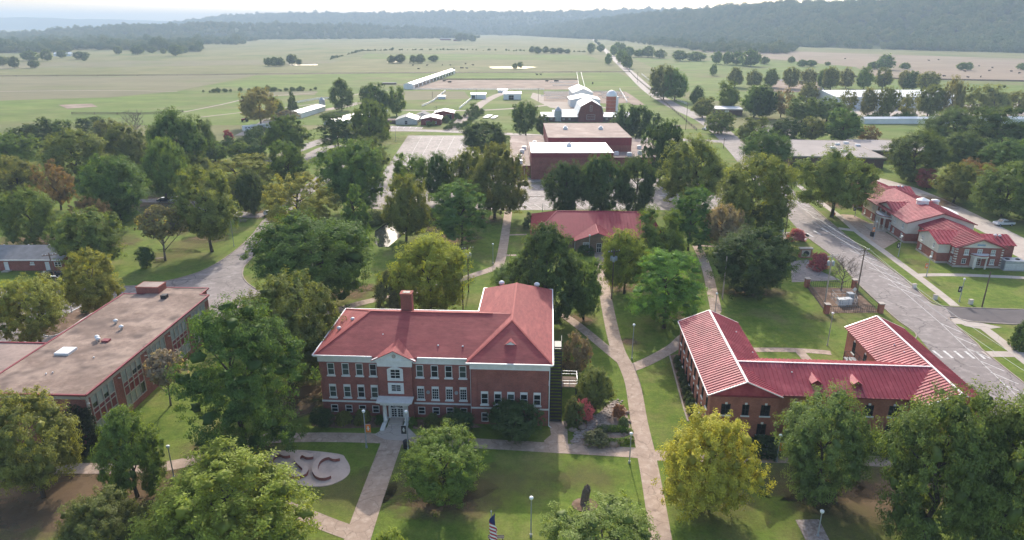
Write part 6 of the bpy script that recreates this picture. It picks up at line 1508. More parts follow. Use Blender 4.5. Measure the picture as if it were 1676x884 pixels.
# ------------------------------------------------------------------ shrubs and the rock garden by the hall
SH = [((507, 666, 546, 700), 'dense', (0.035, 0.06, 0.022), 'dark round shrub at the left corner of the red roofed hall'),
 ((547, 670, 577, 694), 'mound', OLV, 'olive clipped shrub left of the entrance, nearer the dark corner shrub'),
 ((577, 667, 607, 694), 'mound', OLV, 'olive clipped shrub left of the entrance, nearer the orange banner'),
 ((612, 678, 628, 694), 'mound', DRK, 'small dark shrub left of the entrance steps'),
 ((669, 682, 684, 698), 'mound', MID, 'small green shrub right of the entrance steps'),
 ((693, 674, 720, 700), 'mound', OLV, 'olive clipped shrub right of the entrance'),
 ((720, 676, 745, 700), 'mound', OLV, 'olive shrub between the clipped one and the dark bush'),
 ((730, 668, 776, 712), 'dense', (0.035, 0.065, 0.024), 'dark bush at the joint of the two wings of the hall'),
 ((796, 650, 890, 722), 'dense', (0.045, 0.075, 0.025), 'large dark shrub covering the windows of the brick wing'),
 ((920, 545, 972, 612), 'loose', GRY, 'greyish twiggy crape myrtle beside the fire stair'),
 ((944, 597, 1009, 668), 'round', (0.095, 0.115, 0.035), 'olive small tree between fire stair and long path'),
 ((925, 650, 960, 698), 'mound', (0.07, 0.095, 0.035), 'green shrub at the foot of the fire stair'),
 ((938, 652, 974, 690), 'loose', PNK, 'pink flowering crape myrtle at the foot of the fire stair'),
 ((1002, 660, 1024, 684), 'mound', (0.15, 0.09, 0.055), 'russet shrub in the rock garden'),
 ((1010, 680, 1030, 702), 'mound', (0.11, 0.14, 0.06), 'pale flowering shrub in the rock garden'),
 ((955, 700, 1000, 728), 'mound', (0.12, 0.14, 0.075), 'silvery low herbs in the rock garden'),
 ((975, 694, 996, 710), 'mound', (0.13, 0.14, 0.10), 'grey lavender tuft in the rock garden'),
 ((1287, 373, 1317, 394), 'mound', (0.30, 0.10, 0.13), 'pink crape myrtle at the corner of the driveway'),
 ((1324, 412, 1356, 442), 'mound', (0.28, 0.09, 0.12), 'pink crape myrtle behind the bare tree'),
 ((366, 212, 382, 232), 'round', (0.17, 0.03, 0.05), 'small dark red tree by the farm track'),
 ((133, 498, 152, 512), 'loose', DRK, 'little dark shrub on the parking island'),
 ((945, 402, 975, 416), 'mound', (0.035, 0.07, 0.022), 'low hedge clump before the brown house door'),
 ((1224, 712, 1282, 742), 'mound', (0.028, 0.055, 0.02), 'dark hedge under the windows of the metal roofed hall, left part'),
 ((1425, 712, 1475, 738), 'mound', (0.028, 0.055, 0.02), 'dark hedge under the windows of the metal roofed hall, right part'),
 ((1305, 706, 1400, 740), 'mound', (0.03, 0.058, 0.02), 'dark hedge under the windows of the metal roofed hall, behind the full grey green tree')]
for b, k, c, l in SH: tree(b, k, c, l, name='shrub' if 'tree' not in l.split(' behind')[0] else 'small_tree', cat='shrub' if 'tree' not in l.split(' behind')[0] else 'tree')
# C shaped box hedge
def c_hedge():
    p = at(1005, 717); t = thing('box_hedge', 'bright clipped hedge in the shape of a letter C in the rock garden', 'hedge', p)
    pts = [(math.cos(R(a))*2.6, math.sin(R(a))*1.7) for a in np.linspace(20, 330, 16)]
    n = 9000; r = np.random.default_rng(5)
    i = r.integers(0, 15, n); f = r.random(n)[:, None]; P0 = np.array(pts); C = P0[i]*(1-f)+P0[i+1]*f
    a = r.uniform(0, math.pi*2, n); q = 0.5+0.06*r.normal(size=n)
    o = np.stack([np.cos(a)*q*0.9, np.sin(a)*q], 1); d = C/np.linalg.norm(C, axis=1)[:, None]
    P = np.stack([C[:, 0]+d[:, 0]*o[:, 0], C[:, 1]+d[:, 1]*o[:, 0], np.clip(o[:, 1]+0.45, 0, 1.0)], 1)
    Nn = np.stack([d[:, 0]*o[:, 0], d[:, 1]*o[:, 0], o[:, 1]], 1)+r.normal(size=(n, 3))*0.2; Nn /= np.linalg.norm(Nn, axis=1)[:, None]
    inst(cloud_mesh('foliage', P, Nn, 0.09, LEAF, 8), 'foliage', t, color=(0.12, 0.19, 0.03))
c_hedge()
sheet('rock_bed', [(932, 724), (944, 712), (985, 672), (1004, 656), (1024, 668), (1032, 700), (1034, 722), (1000, 730), (950, 730)], 0.054, mat('gravel_and_soil', (0.36, 0.27, 0.22), (0.22, 0.15, 0.11), 1.2, 0.95, c3=(0.45, 0.37, 0.31), scale3=0.7, world_space=True, bump=0.6, bscale=4))
def rock_mesh(seed):
    r = random.Random(seed); b = MB(); n = 9
    for z, k in ((0, 1.0), (0.45, 0.95), (0.8, 0.6)):
        for i in range(n): a = 2*math.pi*i/n; q = k*r.uniform(0.75, 1.1); b.v.append((q*math.cos(a), q*math.sin(a)*0.7, z+r.uniform(-.05, .05) if z else -0.1))
    for m in range(2):
        for i in range(n): j = (i+1) % n; b.f.append((m*n+i, m*n+j, (m+1)*n+j, (m+1)*n+i))
    b.f.append(tuple(2*n+i for i in range(n))); return b.mesh('boulder', M_rock)
ROCKS = [rock_mesh(s) for s in range(4)]
bed = bpy.data.objects['rock_bed']
for i, (x, y, s) in enumerate([(951, 699, 1.1), (938, 704, 0.8), (985, 728, 0.9), (1004, 728, 1.3), (962, 728, 0.8), (1027, 712, 0.7), (1030, 722, 0.8), (1028, 690, 0.6), (1012, 664, 0.5), (1026, 676, 0.6)]):
    inst(ROCKS[i % 4], 'boulder', None, at(x, y), rnd.uniform(0, 3), (s, s, s*0.7), label=f'boulder edging the rock garden beside the long path, {ORD[i]} of ten', cat='boulder', group='boulders of the rock garden')
rs = random.Random(9); pb = MB()
for i in range(420):                                  # dry creek of flat stones
    f = rs.random(); x = 940+f*70+rs.uniform(-9, 9)*(0.6+0.4*f); y = 722-f*62+rs.uniform(-7, 7); q = at(x, y); s = rs.uniform(0.10, 0.26); a0 = rs.uniform(0, 6)
    pb.prism([(q.x+s*math.cos(a0+k*1.26)*rs.uniform(.7, 1.2), q.y+s*0.8*math.sin(a0+k*1.26)*rs.uniform(.7, 1.2)) for k in range(5)], 0.05, 0.05+s*0.5)
o = pb.build('creek_stones', mat('creek_stone', (0.46, 0.38, 0.33), (0.30, 0.23, 0.19), 3.0, 0.85), None, kind='stuff', label='dry creek of flat stones running through the rock garden', cat='stones')

# ------------------------------------------------------------------ letter slab
def letters():
    slab = [(440, 741), (470, 738), (500, 738), (555, 744), (566, 752), (573, 766), (570, 778), (555, 789), (528, 797), (490, 795), (455, 788), (430, 770)]
    q = [(p.x, p.y) for p in smooth_line([at(*s) for s in slab]+[at(*slab[0])], 4)[:-1]]
    if area2(q) < 0: q.reverse()
    t = thing('letter_slab', 'pale concrete slab with raised brick letters on the lawn', 'monument')
    b = MB(); b.prism(q, 0, 0.10); b.build('slab', mat('slab_concrete', (0.60, 0.48, 0.41), (0.50, 0.39, 0.33), 0.5, 0.9, c3=(0.36, 0.28, 0.24), scale3=0.3, world_space=True), t)
    def stroke(px, name):
        w = smooth_line([at(*s) for s in px], 5); L, Rr = band_pts(w, 0.75)
        m = MB(); n = len(L)
        m.prism([*L][::-1]+[*Rr], 0.10, 0.52) if False else None
        for i in range(n-1): m.prism([L[i], Rr[i], Rr[i+1], L[i+1]], 0.10, 0.52)
        o = m.build('letter', M_brick, t); m = MB()
        for i in range(n-1): m.prism([L[i], Rr[i], Rr[i+1], L[i+1]], 0.524, 0.56)
        m.build('cap', mat('letter_cap', (0.60, 0.46, 0.39), (0.52, 0.40, 0.34), 1, 0.9), o)
    stroke([(556, 753), (548, 754), (540, 751), (528, 754), (519, 762), (516, 774), (522, 783), (532, 785), (540, 782)], 'C')
    stroke([(513, 750), (505, 751), (498, 748), (490, 750), (487, 757), (493, 764), (500, 771), (498, 779), (487, 783), (477, 780)], 'S')
    stroke([(475, 748), (468, 749), (460, 746), (450, 749), (443, 757), (441, 768), (447, 776), (456, 778), (463, 775)], 'C')
letters()

# ------------------------------------------------------------------ lamps, poles, flags
def lamp(px, py, top, label, banner=None, arm=False, side=1, head=True):
    p = at(px, py); h = height_at(p, top); t = thing('street_lamp' if arm else 'lamp_post', label, 'lamp post', p)
    b = MB(); b.tube((0, 0, 0), (0, 0, h-0.3), 0.09, 0.06, 8); b.tube((0, 0, 0), (0, 0, 0.35), 0.16, 0.14, 8)
    if arm: b.tube((0, 0, h-0.9), (side*1.8, 0, h), 0.05, 0.04, 6)
    b.build('pole', M_steel, t)
    if head:
        m = MB()
        if arm: m.box(min(side*1.6, side*2.5), max(side*1.6, side*2.5), -0.16, 0.16, h-0.08, h+0.1); m.build('lamp_head', M_white, t)
        else: m.lathe([(0.10, h-0.35), (0.22, h-0.2), (0.24, h), (0.16, h+0.08), (0.02, h+0.1)], 10); m.build('lamp_head', M_pent, t, True)
    if banner:
        zb = h*0.42 if h > 4 else 1.2
        m = MB(); m.box(0.1*side, 0.78*side, -0.015, 0.015, zb, zb+1.25) if side > 0 else m.box(0.78*side, 0.1*side, -0.015, 0.015, zb, zb+1.25); bo = m.build('banner', banner, t)
        m = MB(); s = 0.44*side; m.box(s-0.09, s+0.09, -0.03, -0.02, zb+0.3, zb+0.95); m.box(s-0.2, s+0.2, -0.03, -0.021, zb+0.55, zb+0.68); m.build('banner_mark', M_white, bo)
        m = MB(); m.bar((0, 0, zb+1.28), (0.8*side, 0, zb+1.28), 0.04); m.bar((0, 0, zb-0.03), (0.8*side, 0, zb-0.03), 0.04); m.build('banner_bracket', M_steel, bo)
lamp(600, 733, 672, 'lamp post with an orange banner left of the hall entrance', M_orange)
lamp(668, 736, 673, 'lamp post with a black banner right of the hall entrance', M_black, side=-1)
lamp(1030, 758, 709, 'lamp post at the crossing of the two long paths')
lamp(869, 878, 814, 'lamp post on the front lawn with a white head')
lamp(285, 783, 730, 'lamp post behind the feathery tree by the left path')
lamp(1034, 588, 531, 'lamp post on the lawn beside the path fork')
lamp(1338, 878, 836, 'lamp post standing in the small stone bed at the bottom')
lamp(1271, 756, 712, 'lamp post with a red banner before the metal roofed hall', M_orange, side=1)
lamp(1170, 512, 480, 'lamp post beside the path behind the metal roofed hall')
lamp(1354, 566, 512, 'slim lamp post in the court of the metal roofed hall')
lamp(807, 432, 399, 'lamp post by the path behind the yellow green tree')
lamp(964, 416, 385, 'lamp post before the brown house')
lamp(1570, 494, 456, 'lamp post with a black banner on the lawn below the dormitory', M_black, side=-1)
lamp(1516, 453, 420, 'lamp post with an orange banner at the dormitory path', M_orange, side=-1)
lamp(1470, 420, 386, 'lamp post with a black banner before the middle of the dormitory', M_black, side=-1)
lamp(1430, 392, 362, 'lamp post with an orange banner on the dormitory forecourt', M_orange, side=-1)
lamp(1399, 355, 331, 'lamp post with a black banner at the far end of the forecourt', M_black, side=-1)
lamp(383, 403, 349, 'bent arm street lamp on the playground lawn', arm=True)
lamp(118, 512, 452, 'street lamp on the parking island', arm=True, side=-1)
lamp(1220, 191, 163, 'tall street lamp at the small store', arm=True)
lamp(1251, 183, 173, 'lamp in the yard behind the small store', arm=True)
lamp(648, 232, 205, 'tall lamp at the corner of the empty parking pad', head=False)
lamp(858, 300, 275, 'slim pole at the parking bays', head=False)
lamp(1278, 270, 260, 'lamp at the corner before the long dark building')
lamp(888, 345, 331, 'short post at the end of the parking bays', head=False)
lamp(462, 290, 272, 'street lamp among the bushy trees', arm=True)

def utility_pole(px, py, top, label, arms=1, trans=0, m=M_wood, rz=0.35, r=0.15):
    p = at(px, py); h = height_at(p, top); t = thing('utility_pole', label, 'utility pole', p, rz)
    b = MB(); b.tube((0, 0, 0), (0, 0, h), r, r*0.7, 8); b.build('pole', m, t)
    for i in range(arms):
        a = MB(); z = h-0.5-1.1*i; a.bar((-1.3, 0, z), (1.3, 0, z), 0.12, 0.14); ao = a.build('crossarm', m, t); g = MB()
        for x in (-1.2, -0.6, 0.6, 1.2): g.lathe([(0.05, z+.07), (0.08, z+.15), (0.04, z+.28)], 6, (x, 0, 0))
        g.build('insulator', M_wmetal, ao)
    for i in range(trans):
        c = MB(); a = i*2.1; c.lathe([(0.3, h-2.6), (0.32, h-2.5), (0.32, h-1.7), (0.2, h-1.55), (0.05, h-1.5)], 10, (0.5*math.cos(a), 0.5*math.sin(a), 0)); c.build('transformer', M_steel, t, True)
    return t, h
utility_pole(1285, 384, 322, 'wooden utility pole with two crossarms at the far driveway', 2)
utility_pole(1401, 488, 406, 'wooden utility pole with two crossarms beside the street and fence', 2)
utility_pole(1350, 494, 416, 'pale utility pole with transformers inside the fence', 1, 2, M_conc2)
utility_pole(1182, 490, 420, 'dark utility pole left of the big dark oak', 0, 0, M_conc2)
utility_pole(767, 478, 403, 'utility pole with grey transformers behind the yellow green tree', 1, 3)
utility_pole(1001, 490, 408, 'utility pole with transformers beside the long path', 1, 3)
utility_pole(758, 512, 468, 'short wooden pole behind the hall roof', 0)
utility_pole(1184, 243, 226, 'wooden utility pole beside the far street curve', 1)
utility_pole(1215, 272, 250, 'wooden utility pole by the olive tree at the street', 1)
utility_pole(1122, 213, 168, 'wooden utility pole on the verge before the small store', 1)
utility_pole(431, 258, 223, 'leaning wooden pole beside the farm track', 0)
utility_pole(99, 494, 414, 'wooden pole rising before the grey roofed cottage', 1)
utility_pole(1607, 503, 445, 'plain wooden pole on the lawn below the dormitory', 0)
utility_pole(780, 165, 146, 'wooden pole beside the feed shed', 1)
utility_pole(881, 166, 144, 'wooden pole beside the machine shed', 1)
utility_pole(715, 206, 174, 'wooden pole between the red sheds', 1)
utility_pole(1065, 160, 145, 'wooden pole on the verge of the far street, near the silo', 1)
utility_pole(1043, 135, 118, 'wooden pole on the verge of the far street, farther out', 1)
utility_pole(708, 160, 150, 'wooden pole in the grass left of the tiny pump shed', 0)
# overhead wires along the street
def wire(pts, label):
    t = MB()
    for a, b in zip(pts, pts[1:]):
        n = 10
        prev = None
        for i in range(n+1):
            f = i/n; q = a.lerp(b, f); q.z -= 1.2*4*f*(1-f)*((b-a).length/60)
            if prev is not None: t.tube(prev, q, 0.022, n=4)
            prev = q.copy()
    t.build('overhead_wire', M_steel, None, label=label, cat='wire')
def pole_top(px, py, top, dz=-0.4, dx=0.0): p = at(px, py); return Vector((p.x+dx, p.y, height_at(p, top)+dz))
PT = [(1285, 384, 322), (1401, 488, 406)]
far_end = at(1760, 760); far_end.z = 8.5
for k, dx in enumerate((-1.1, 1.1)):
    e = far_end.copy(); e.x += dx
    wire([pole_top(1215, 272, 250, -.4, dx), pole_top(*PT[0], -.4, dx), pole_top(*PT[1], -.4, dx), e], f'overhead wire along the street, {"left" if k == 0 else "right"} strand')

def flag_mat():
    m = bpy.data.materials.new('stars_and_stripes'); m.use_nodes = True; N = m.node_tree.nodes; L = m.node_tree.links; b = N['Principled BSDF']
    b.inputs['Roughness'].default_value = 0.8
    tc = N.new('ShaderNodeTexCoord'); s = N.new('ShaderNodeSeparateXYZ'); L.new(tc.outputs['Object'], s.inputs[0])
    a = N.new('ShaderNodeMath'); a.operation = 'MULTIPLY'; a.inputs[1].default_value = 6.5/1.0; L.new(s.outputs[2], a.inputs[0])
    fr = N.new('ShaderNodeMath'); fr.operation = 'FRACT'; L.new(a.outputs[0], fr.inputs[0])
    g = N.new('ShaderNodeMath'); g.operation = 'GREATER_THAN'; g.inputs[1].default_value = 0.5; L.new(fr.outputs[0], g.inputs[0])
    mx = N.new('ShaderNodeMix'); mx.data_type = 'RGBA'; mx.inputs['A'].default_value = (0.45, 0.02, 0.035, 1); mx.inputs['B'].default_value = (0.75, 0.74, 0.72, 1); L.new(g.outputs[0], mx.inputs['Factor'])
    L.new(mx.outputs['Result'], b.inputs['Base Color']); return m
M_flag = flag_mat(); M_canton = mat('flag_blue', (0.02, 0.03, 0.12), rough=0.8); M_wflag = mat('white_flag', (0.75, 0.75, 0.76), rough=0.8); M_bflag = mat('pale_blue_flag', (0.35, 0.5, 0.65), rough=0.8)
def flag(px, py, top, label, m, size, ang, canton=False, droop=0.3):
    p = at(px, py); h = height_at(p, top); t = thing('flag_pole', label, 'flag pole', p, R(ang))
    b = MB(); b.tube((0, 0, 0), (0, 0, h), 0.07, 0.04, 8); b.lathe([(0.02, h), (0.1, h+.08), (0.02, h+.2)], 8); b.build('pole', M_steel, t)
    fm = MB(); nx, nz = 10, 6; W, Hh = size*1.7, size
    for i in range(nx+1):
        for j in range(nz+1):
            x = i/nx; fm.v.append((0.06+W*x*(1-droop*0.6), 0.14*size*math.sin(x*7+j*0.3), j/nz-0.0))
    fm.v = [(x, y, z-droop*(x/W)*0.8) for x, y, z in fm.v]
    for i in range(nx):
        for j in range(nz): k = i*(nz+1)+j; fm.f.append((k, k+nz+1, k+nz+2, k+1))
    fo = fm.build('flag', m, t, True, loc=(0, 0, h-Hh-0.1), scale=(1, 1, Hh))
    if canton:
        c = MB()
        for i in range(5):
            for j in range(4):
                pass
        for i in range(nx+1):
            for j in range(nz+1): c.v.append(tuple(Vector(fm.v[i*(nz+1)+j])+Vector((0, -0.015, 0))))
        c2 = MB(); c2.v = [(x, y, z) for x, y, z in c.v]+[(x, y+0.03, z) for x, y, z in c.v]; q = len(c.v)
        for i in range(4):
            for j in range(3, nz): k = i*(nz+1)+j; c2.f += [(k, k+nz+1, k+nz+2, k+1), (k+q, k+q+1, k+q+nz+2, k+q+nz+1)]
        c2.build('canton', M_canton, fo, True)
flag(805, 915, 838, 'flag pole with a drooping striped flag at the bottom edge', M_flag, 2.6, -80, True, 1.0)
flag(1254, 392, 362, 'flag pole with a striped flag above the big dark oak', M_flag, 2.6, 180, True, 0.15)
flag(1280, 392, 372, 'flag pole with a white flag beside the driveway', M_wflag, 2.4, 200, False, 0.8)
flag(1227, 395, 366, 'flag pole with a pale blue flag left of the striped one', M_bflag, 2.0, 180, False, 0.4)

# ------------------------------------------------------------------ vehicles
def car(px, py, rz, label, paint, kind='suv', name='parked_car', z=0.0):
    p = at(px, py); t = thing(name, label, 'pickup' if kind == 'pickup' else 'car', p, rz)
    W = 0.95
    prof = {'suv': [(-2.35, .45), (-2.3, 1.0), (-2.1, 1.15), (-1.75, 1.7), (0.4, 1.75), (1.15, 1.15), (2.2, 1.0), (2.35, .75), (2.35, .4)],
            'sedan': [(-2.3, .4), (-2.25, .95), (-1.5, 1.0), (-0.9, 1.42), (0.35, 1.45), (1.1, 1.0), (2.15, .85), (2.3, .6), (2.3, .35)],
            'pickup': [(-2.8, .5), (-2.8, 1.1), (-0.75, 1.1), (-0.65, 1.8), (0.7, 1.82), (1.35, 1.2), (2.55, 1.08), (2.75, .8), (2.75, .45)]}[kind]
    m = MB(); n = len(prof)
    for s in (-1, 1):
        for x, zz in prof: m.v.append((x, s*(W-(0.16 if zz > 1.3 else 0)), zz))
    m.f.append(tuple(range(n))); m.f.append(tuple(reversed(range(n, 2*n))))
    for i in range(n): j = (i+1) % n; m.f.append((i, i+n, j+n, j))
    m.build('body', paint, t)
    roofz = max(zz for _, zz in prof); xs = [x for x, zz in prof if zz > 1.3]
    x0, x1 = min(xs), max(xs)
    for s in (-1, 1):
        g = MB(); q = [(x0-0.18, 1.12), (x1+0.5, 1.12), (x1, roofz-0.08), (x0+0.02, roofz-0.08)]
        yy = lambda zz: s*(W+0.012-(0.16*(zz-1.12)/(roofz-1.12)) if zz > 1.2 else W+0.012)
        g.poly([(x, yy(zz), zz) for x, zz in (q if s < 0 else q[::-1])]); g.build('window', M_glass, t)
    g = MB(); g.poly([(x1+0.03, -0.72, roofz-0.04), (x1+0.70, -0.85, 1.18), (x1+0.70, 0.85, 1.18), (x1+0.03, 0.72, roofz-0.04)][::1]); g.v = [(x+0.02, y, zz+0.03) for x, y, zz in g.v]; g.build('windscreen', M_glass, t)
    for x in (-1.45 if kind != 'pickup' else -1.75, 1.45 if kind != 'pickup' else 1.75):
        for s in (-1, 1):
            wl = MB(); wl.tube((x, s*(W-0.2), .36), (x, s*(W+0.02), .36), .36, n=14); wo = wl.build('wheel', M_tyre, t); r_ = MB(); r_.tube((x, s*(W+.021), .36), (x, s*(W+.035), .36), .2, n=10); r_.build('rim', M_steel, wo)
    xf = prof[-2][0]
    for s in (-1, 1): box_part('headlight', M_pent, t, xf-.12, xf+.015, s*0.7-.15, s*0.7+.15, .68, .84)
    if kind == 'pickup': box_part('bed_liner', M_black, t, -2.7, -0.8, -0.8, 0.8, 1.09, 1.115)
car(84, 455, R(40), 'dark blue estate car parked before the grey roofed cottage', M_cark, 'suv')
car(-2, 514, R(-10), 'white car cut by the left edge near the parking island', M_carw, 'sedan')
car(1642, 369, R(184), 'silver pickup in the dormitory car park', M_carw, 'pickup', 'pickup_truck')
car(1154, 213, R(98), 'silver car driving along the far street', M_carw, 'sedan', 'car')
car(1521, 186, R(0), 'white car before the white arena', M_carw, 'sedan'); car(1537, 186, R(8), 'white van like car before the arena, right of the other', M_carw, 'suv')
car(1628, 187, R(0), 'white car beside the brown stall at the right edge', M_carw, 'suv')
car(292, 330, R(10), 'white car half hidden behind the playground trees', M_carw, 'suv'); car(445, 352, R(30), 'white car under the yellowing tree by the curving road', M_carw, 'suv'); car(270, 330, R(5), 'dark car behind the playground trees', M_cark, 'sedan')
def trailer(px, py, rz, label, L=10):
    t = thing('stock_trailer', label, 'trailer', at(px, py), rz); box_part('body', M_wmetal, t, 0, L, -1.2, 1.2, 0.8, 3.1); box_part('roof_panel', M_white, t, -.05, L+.05, -1.25, 1.25, 3.1, 3.2)
    for x in (L*0.25, L*0.25+1.2):
        for s in (-1, 1):
            m = MB(); m.tube((x, s*1.0, .5), (x, s*1.28, .5), .5, n=12); m.build('wheel', M_tyre, t)
    m = MB(); m.bar((L, 0, .8), (L+1.8, 0, .8), .2); m.build('hitch', M_black, t)
    for i in range(5): box_part('side_slot', M_black, t, 0.8+i*L*0.19, 0.8+i*L*0.19+L*0.12, -1.215, -1.2, 1.9, 2.4)
trailer(398, 216, R(40), 'white livestock trailer on the farm track, left one', 9); trailer(412, 214, R(38), 'white livestock trailer on the farm track, right one', 12)
def tractor(px, py, rz, label, paint):
    t = thing('tractor', label, 'tractor', at(px, py), rz); box_part('bonnet', paint, t, 0.2, 2.3, -.5, .5, 1.0, 1.9); box_part('cab', M_glass, t, -1.3, 0.2, -.75, .75, 1.2, 2.7); box_part('cab_roof', paint, t, -1.4, 0.3, -.85, .85, 2.7, 2.85); box_part('chassis', M_black, t, -1.5, 2.2, -.35, .35, .7, 1.0)
    for x, r_, y in ((-0.8, 0.9, 1.0), (1.8, 0.55, 0.8)):
        for s in (-1, 1): m = MB(); m.tube((x, s*(y-.2), r_), (x, s*(y+.2), r_), r_, n=14); m.build('wheel', M_tyre, t)
    m = MB(); m.tube((1.2, .3, 1.9), (1.2, .3, 2.7), .06, n=6); m.build('exhaust', M_black, t)
tractor(402, 199, R(200), 'red tractor parked beside the farm track', M_carr); tractor(430, 214, R(20), 'dark tractor beside the livestock trailers', M_cark); tractor(448, 197, R(10), 'dark machine under the brownish farm tree', M_cark)

# ------------------------------------------------------------------ fences, transformer yard, signs, small things
def fence(line_, label, h=1.4, m=M_wmetal, rails=3, px=True, step=4.0, name='rail_fence', rw=0.10):
    pts = [at(*p) for p in line_]; t = thing(name, label, 'fence', pts[0])
    o = pts[0]; posts = []
    for a, b in zip(pts, pts[1:]):
        L = (b-a).length; n = max(1, int(round(L/step)))
        posts += [a.lerp(b, i/n)-o for i in range(n)]
    posts.append(pts[-1]-o)
    pm = MB(); pm.box(-rw*0.7, rw*0.7, -rw*0.7, rw*0.7, 0, h+.08); pm = pm.mesh('post', m)
    for q in posts[:300]: inst(pm, 'post', t, q)
    for k in range(rails):
        z = h*(k+1)/rails-0.05; r_ = MB()
        for a, b in zip(posts, posts[1:]): r_.bar(a+Vector((0, 0, z)), b+Vector((0, 0, z)), rw*0.6, rw)
        r_.build('rail', m, t)
fence([(1020, 106), (1040, 128), (1066, 150), (1090, 170), (1110, 188), (1140, 214)], 'weathered rail fence along the near verge of the far street', m=M_wood, step=9, rw=0.16)
fence([(1125, 172), (1092, 158), (1070, 138), (1050, 122)], 'pale rail fence along the far verge of the street', step=9, rw=0.14)
fence([(691, 175), (710, 166), (729, 150)], 'white rail fence running up through the grass left of the feed shed', step=8, rw=0.28)
fence([(752, 179), (765, 168), (775, 160)], 'white rail fence between the gravel drive and feed shed', step=7, rw=0.28)
fence([(666, 147), (790, 147.5), (890, 147.5)], 'long white fence along the near side of the dirt lot', step=12, rw=0.2)
fence([(690, 131), (945, 131)], 'dark fence along the far side of the dirt lot', step=14, m=M_wood, rw=0.28)
fence([(944, 120), (948, 146)], 'white fence beside the cattle lane, left one', step=12, rw=0.3); fence([(951, 120), (957, 144)], 'white fence beside the cattle lane, right one', step=12, rw=0.3)
fence([(1014, 147), (1026, 168)], 'white fence at the corral right of the silo', step=8, rw=0.3)
fence([(890, 152), (1012, 151)], 'corral rail fence before the white barn, far line', step=8, m=M_steel, rw=0.2); fence([(886, 158), (930, 158)], 'corral rail fence before the white barn, near line', step=8, m=M_steel, rw=0.2); fence([(980, 157), (1022, 156)], 'corral rail fence right of the white barn', step=8, m=M_steel, rw=0.2)
fence([(480, 170), (520, 163), (548, 162)], 'white pen fence behind the long windowless shed', step=6, rw=0.25); fence([(1270, 132), (1340, 135), (1348, 150)], 'pale pen fence left of the white arena', step=7, rw=0.22)
fence([(118, 187), (230, 188), (300, 184)], 'wire fence across the bright pasture on the left', step=14, m=M_wood, rw=0.22); fence([(-40, 125.6), (290, 124), (545, 121.2), (840, 119.6), (1030, 118.4)], 'long pasture fence along the field lane', step=40, m=M_wood, rw=0.3, rails=2)
fence([(1290, 119), (1440, 129), (1676, 134)], 'dark fence across the dry field on the right', step=25, m=M_wood, rw=0.4)
for i, (x0, x1, y) in enumerate(((893, 932, 154.5), (895, 930, 162), (984, 1018, 153.5), (986, 1028, 161), (900, 945, 136), (905, 945, 141))):
    fence([(x0, y), (x1, y)], f'steel stock pen rail around the white barns, {ORD[i]} of six lines', step=8, m=M_steel, rw=0.2)
# iron fence with brick piers round the transformers
YARD = [(1320, 470), (1397, 472), (1440, 512), (1352, 513)]
def yard():
    t = thing('iron_fence', 'black iron fence with brick piers around the transformers', 'fence'); P = [at(*p) for p in YARD]
    for p in P:
        b = MB(); b.box(p.x-.45, p.x+.45, p.y-.45, p.y+.45, 0, 2.0); o = b.build('pier', M_brick2, t); b = MB(); b.box(p.x-.55, p.x+.55, p.y-.55, p.y+.55, 2.0, 2.15); b.build('pier_cap', M_conc2, o)
    for a, b in zip(P, P[1:]+P[:1]):
        m = MB(); d = (b-a); n = int(d.length/0.45)
        for z in (0.3, 1.5): m.bar(a+Vector((0, 0, z)), b+Vector((0, 0, z)), 0.06)
        for i in range(1, n): q = a.lerp(b, i/n); m.bar(q+Vector((0, 0, 0.05)), q+Vector((0, 0, 1.65)), 0.035)
        m.build('iron_panel', M_black, t)
    sheet('mulch_bed', YARD, 0.05, M_mulch)
yard()
def wire_pen(px, label):
    t = thing('wire_pen', label, 'fence'); P = [at(*p) for p in px]
    for a, b in zip(P, P[1:]+P[:1]):
        m = MB(); n = max(2, int((b-a).length/1.6))
        for z in (0.1, 0.9, 1.7): m.bar(a+Vector((0, 0, z)), b+Vector((0, 0, z)), 0.05)
        for i in range(n+1): q = a.lerp(b, i/n); m.tube(q, q+Vector((0, 0, 1.75)), 0.04, n=5)
        m.build('mesh_panel', M_steel, t)
wire_pen([(1360, 487), (1396, 487), (1402, 502), (1374, 503)], 'galvanised mesh pen inside the iron fence')
for x, y, w, h, l in ((1376, 499, 1.5, 1.3, 'left white transformer cabinet inside the mesh pen'), (1386, 498, 1.5, 1.3, 'right white transformer cabinet inside the mesh pen'), (1390, 493, 1.2, 1.8, 'grey switch cabinet behind the white transformers')):
    p = at(x, y); t = thing('transformer_cabinet', l, 'transformer', p); mm = M_white if 'white tr' in l and 'behind' not in l else M_steel
    box_part('casing', mm, t, -w/2, w/2, -.6, .6, .15, h); box_part('lid', mm, t, -w/2-.06, w/2+.06, -.66, .66, h, h+.08); box_part('base', M_conc2, t, -w/2-.1, w/2+.1, -.7, .7, 0, .15); box_part('door_seam', M_black, t, -.02, .02, -.61, -.602, .25, h-.1)
p = at(1317, 421); t = thing('brick_sign', 'square brick monument sign with a round dark emblem', 'sign', p)
box_part('body', M_brick2, t, -1.5, 1.5, -.5, .5, 0, 2.3); box_part('cap', M_conc2, t, -1.7, 1.7, -.7, .7, 2.3, 2.5); box_part('panel', M_conc2, t, -1.1, 1.1, -.55, -.502, .3, 2.0); m = MB(); m.tube((0, -.552, 1.1), (0, -.62, 1.1), .72, n=18); m.build('emblem', M_black, t)
p = at(1208, 404); shed('quonset_shed', 'small grey domed shed left of the big dark oak', (p.x-4, p.y, 0), R(8), 8, 12, 3.0, 4.6, mat('grey_wall', (0.2, 0.17, 0.15), rough=.9), mat('grey_roof_sheet', (0.26, 0.23, 0.21), rough=.8), axis='y')
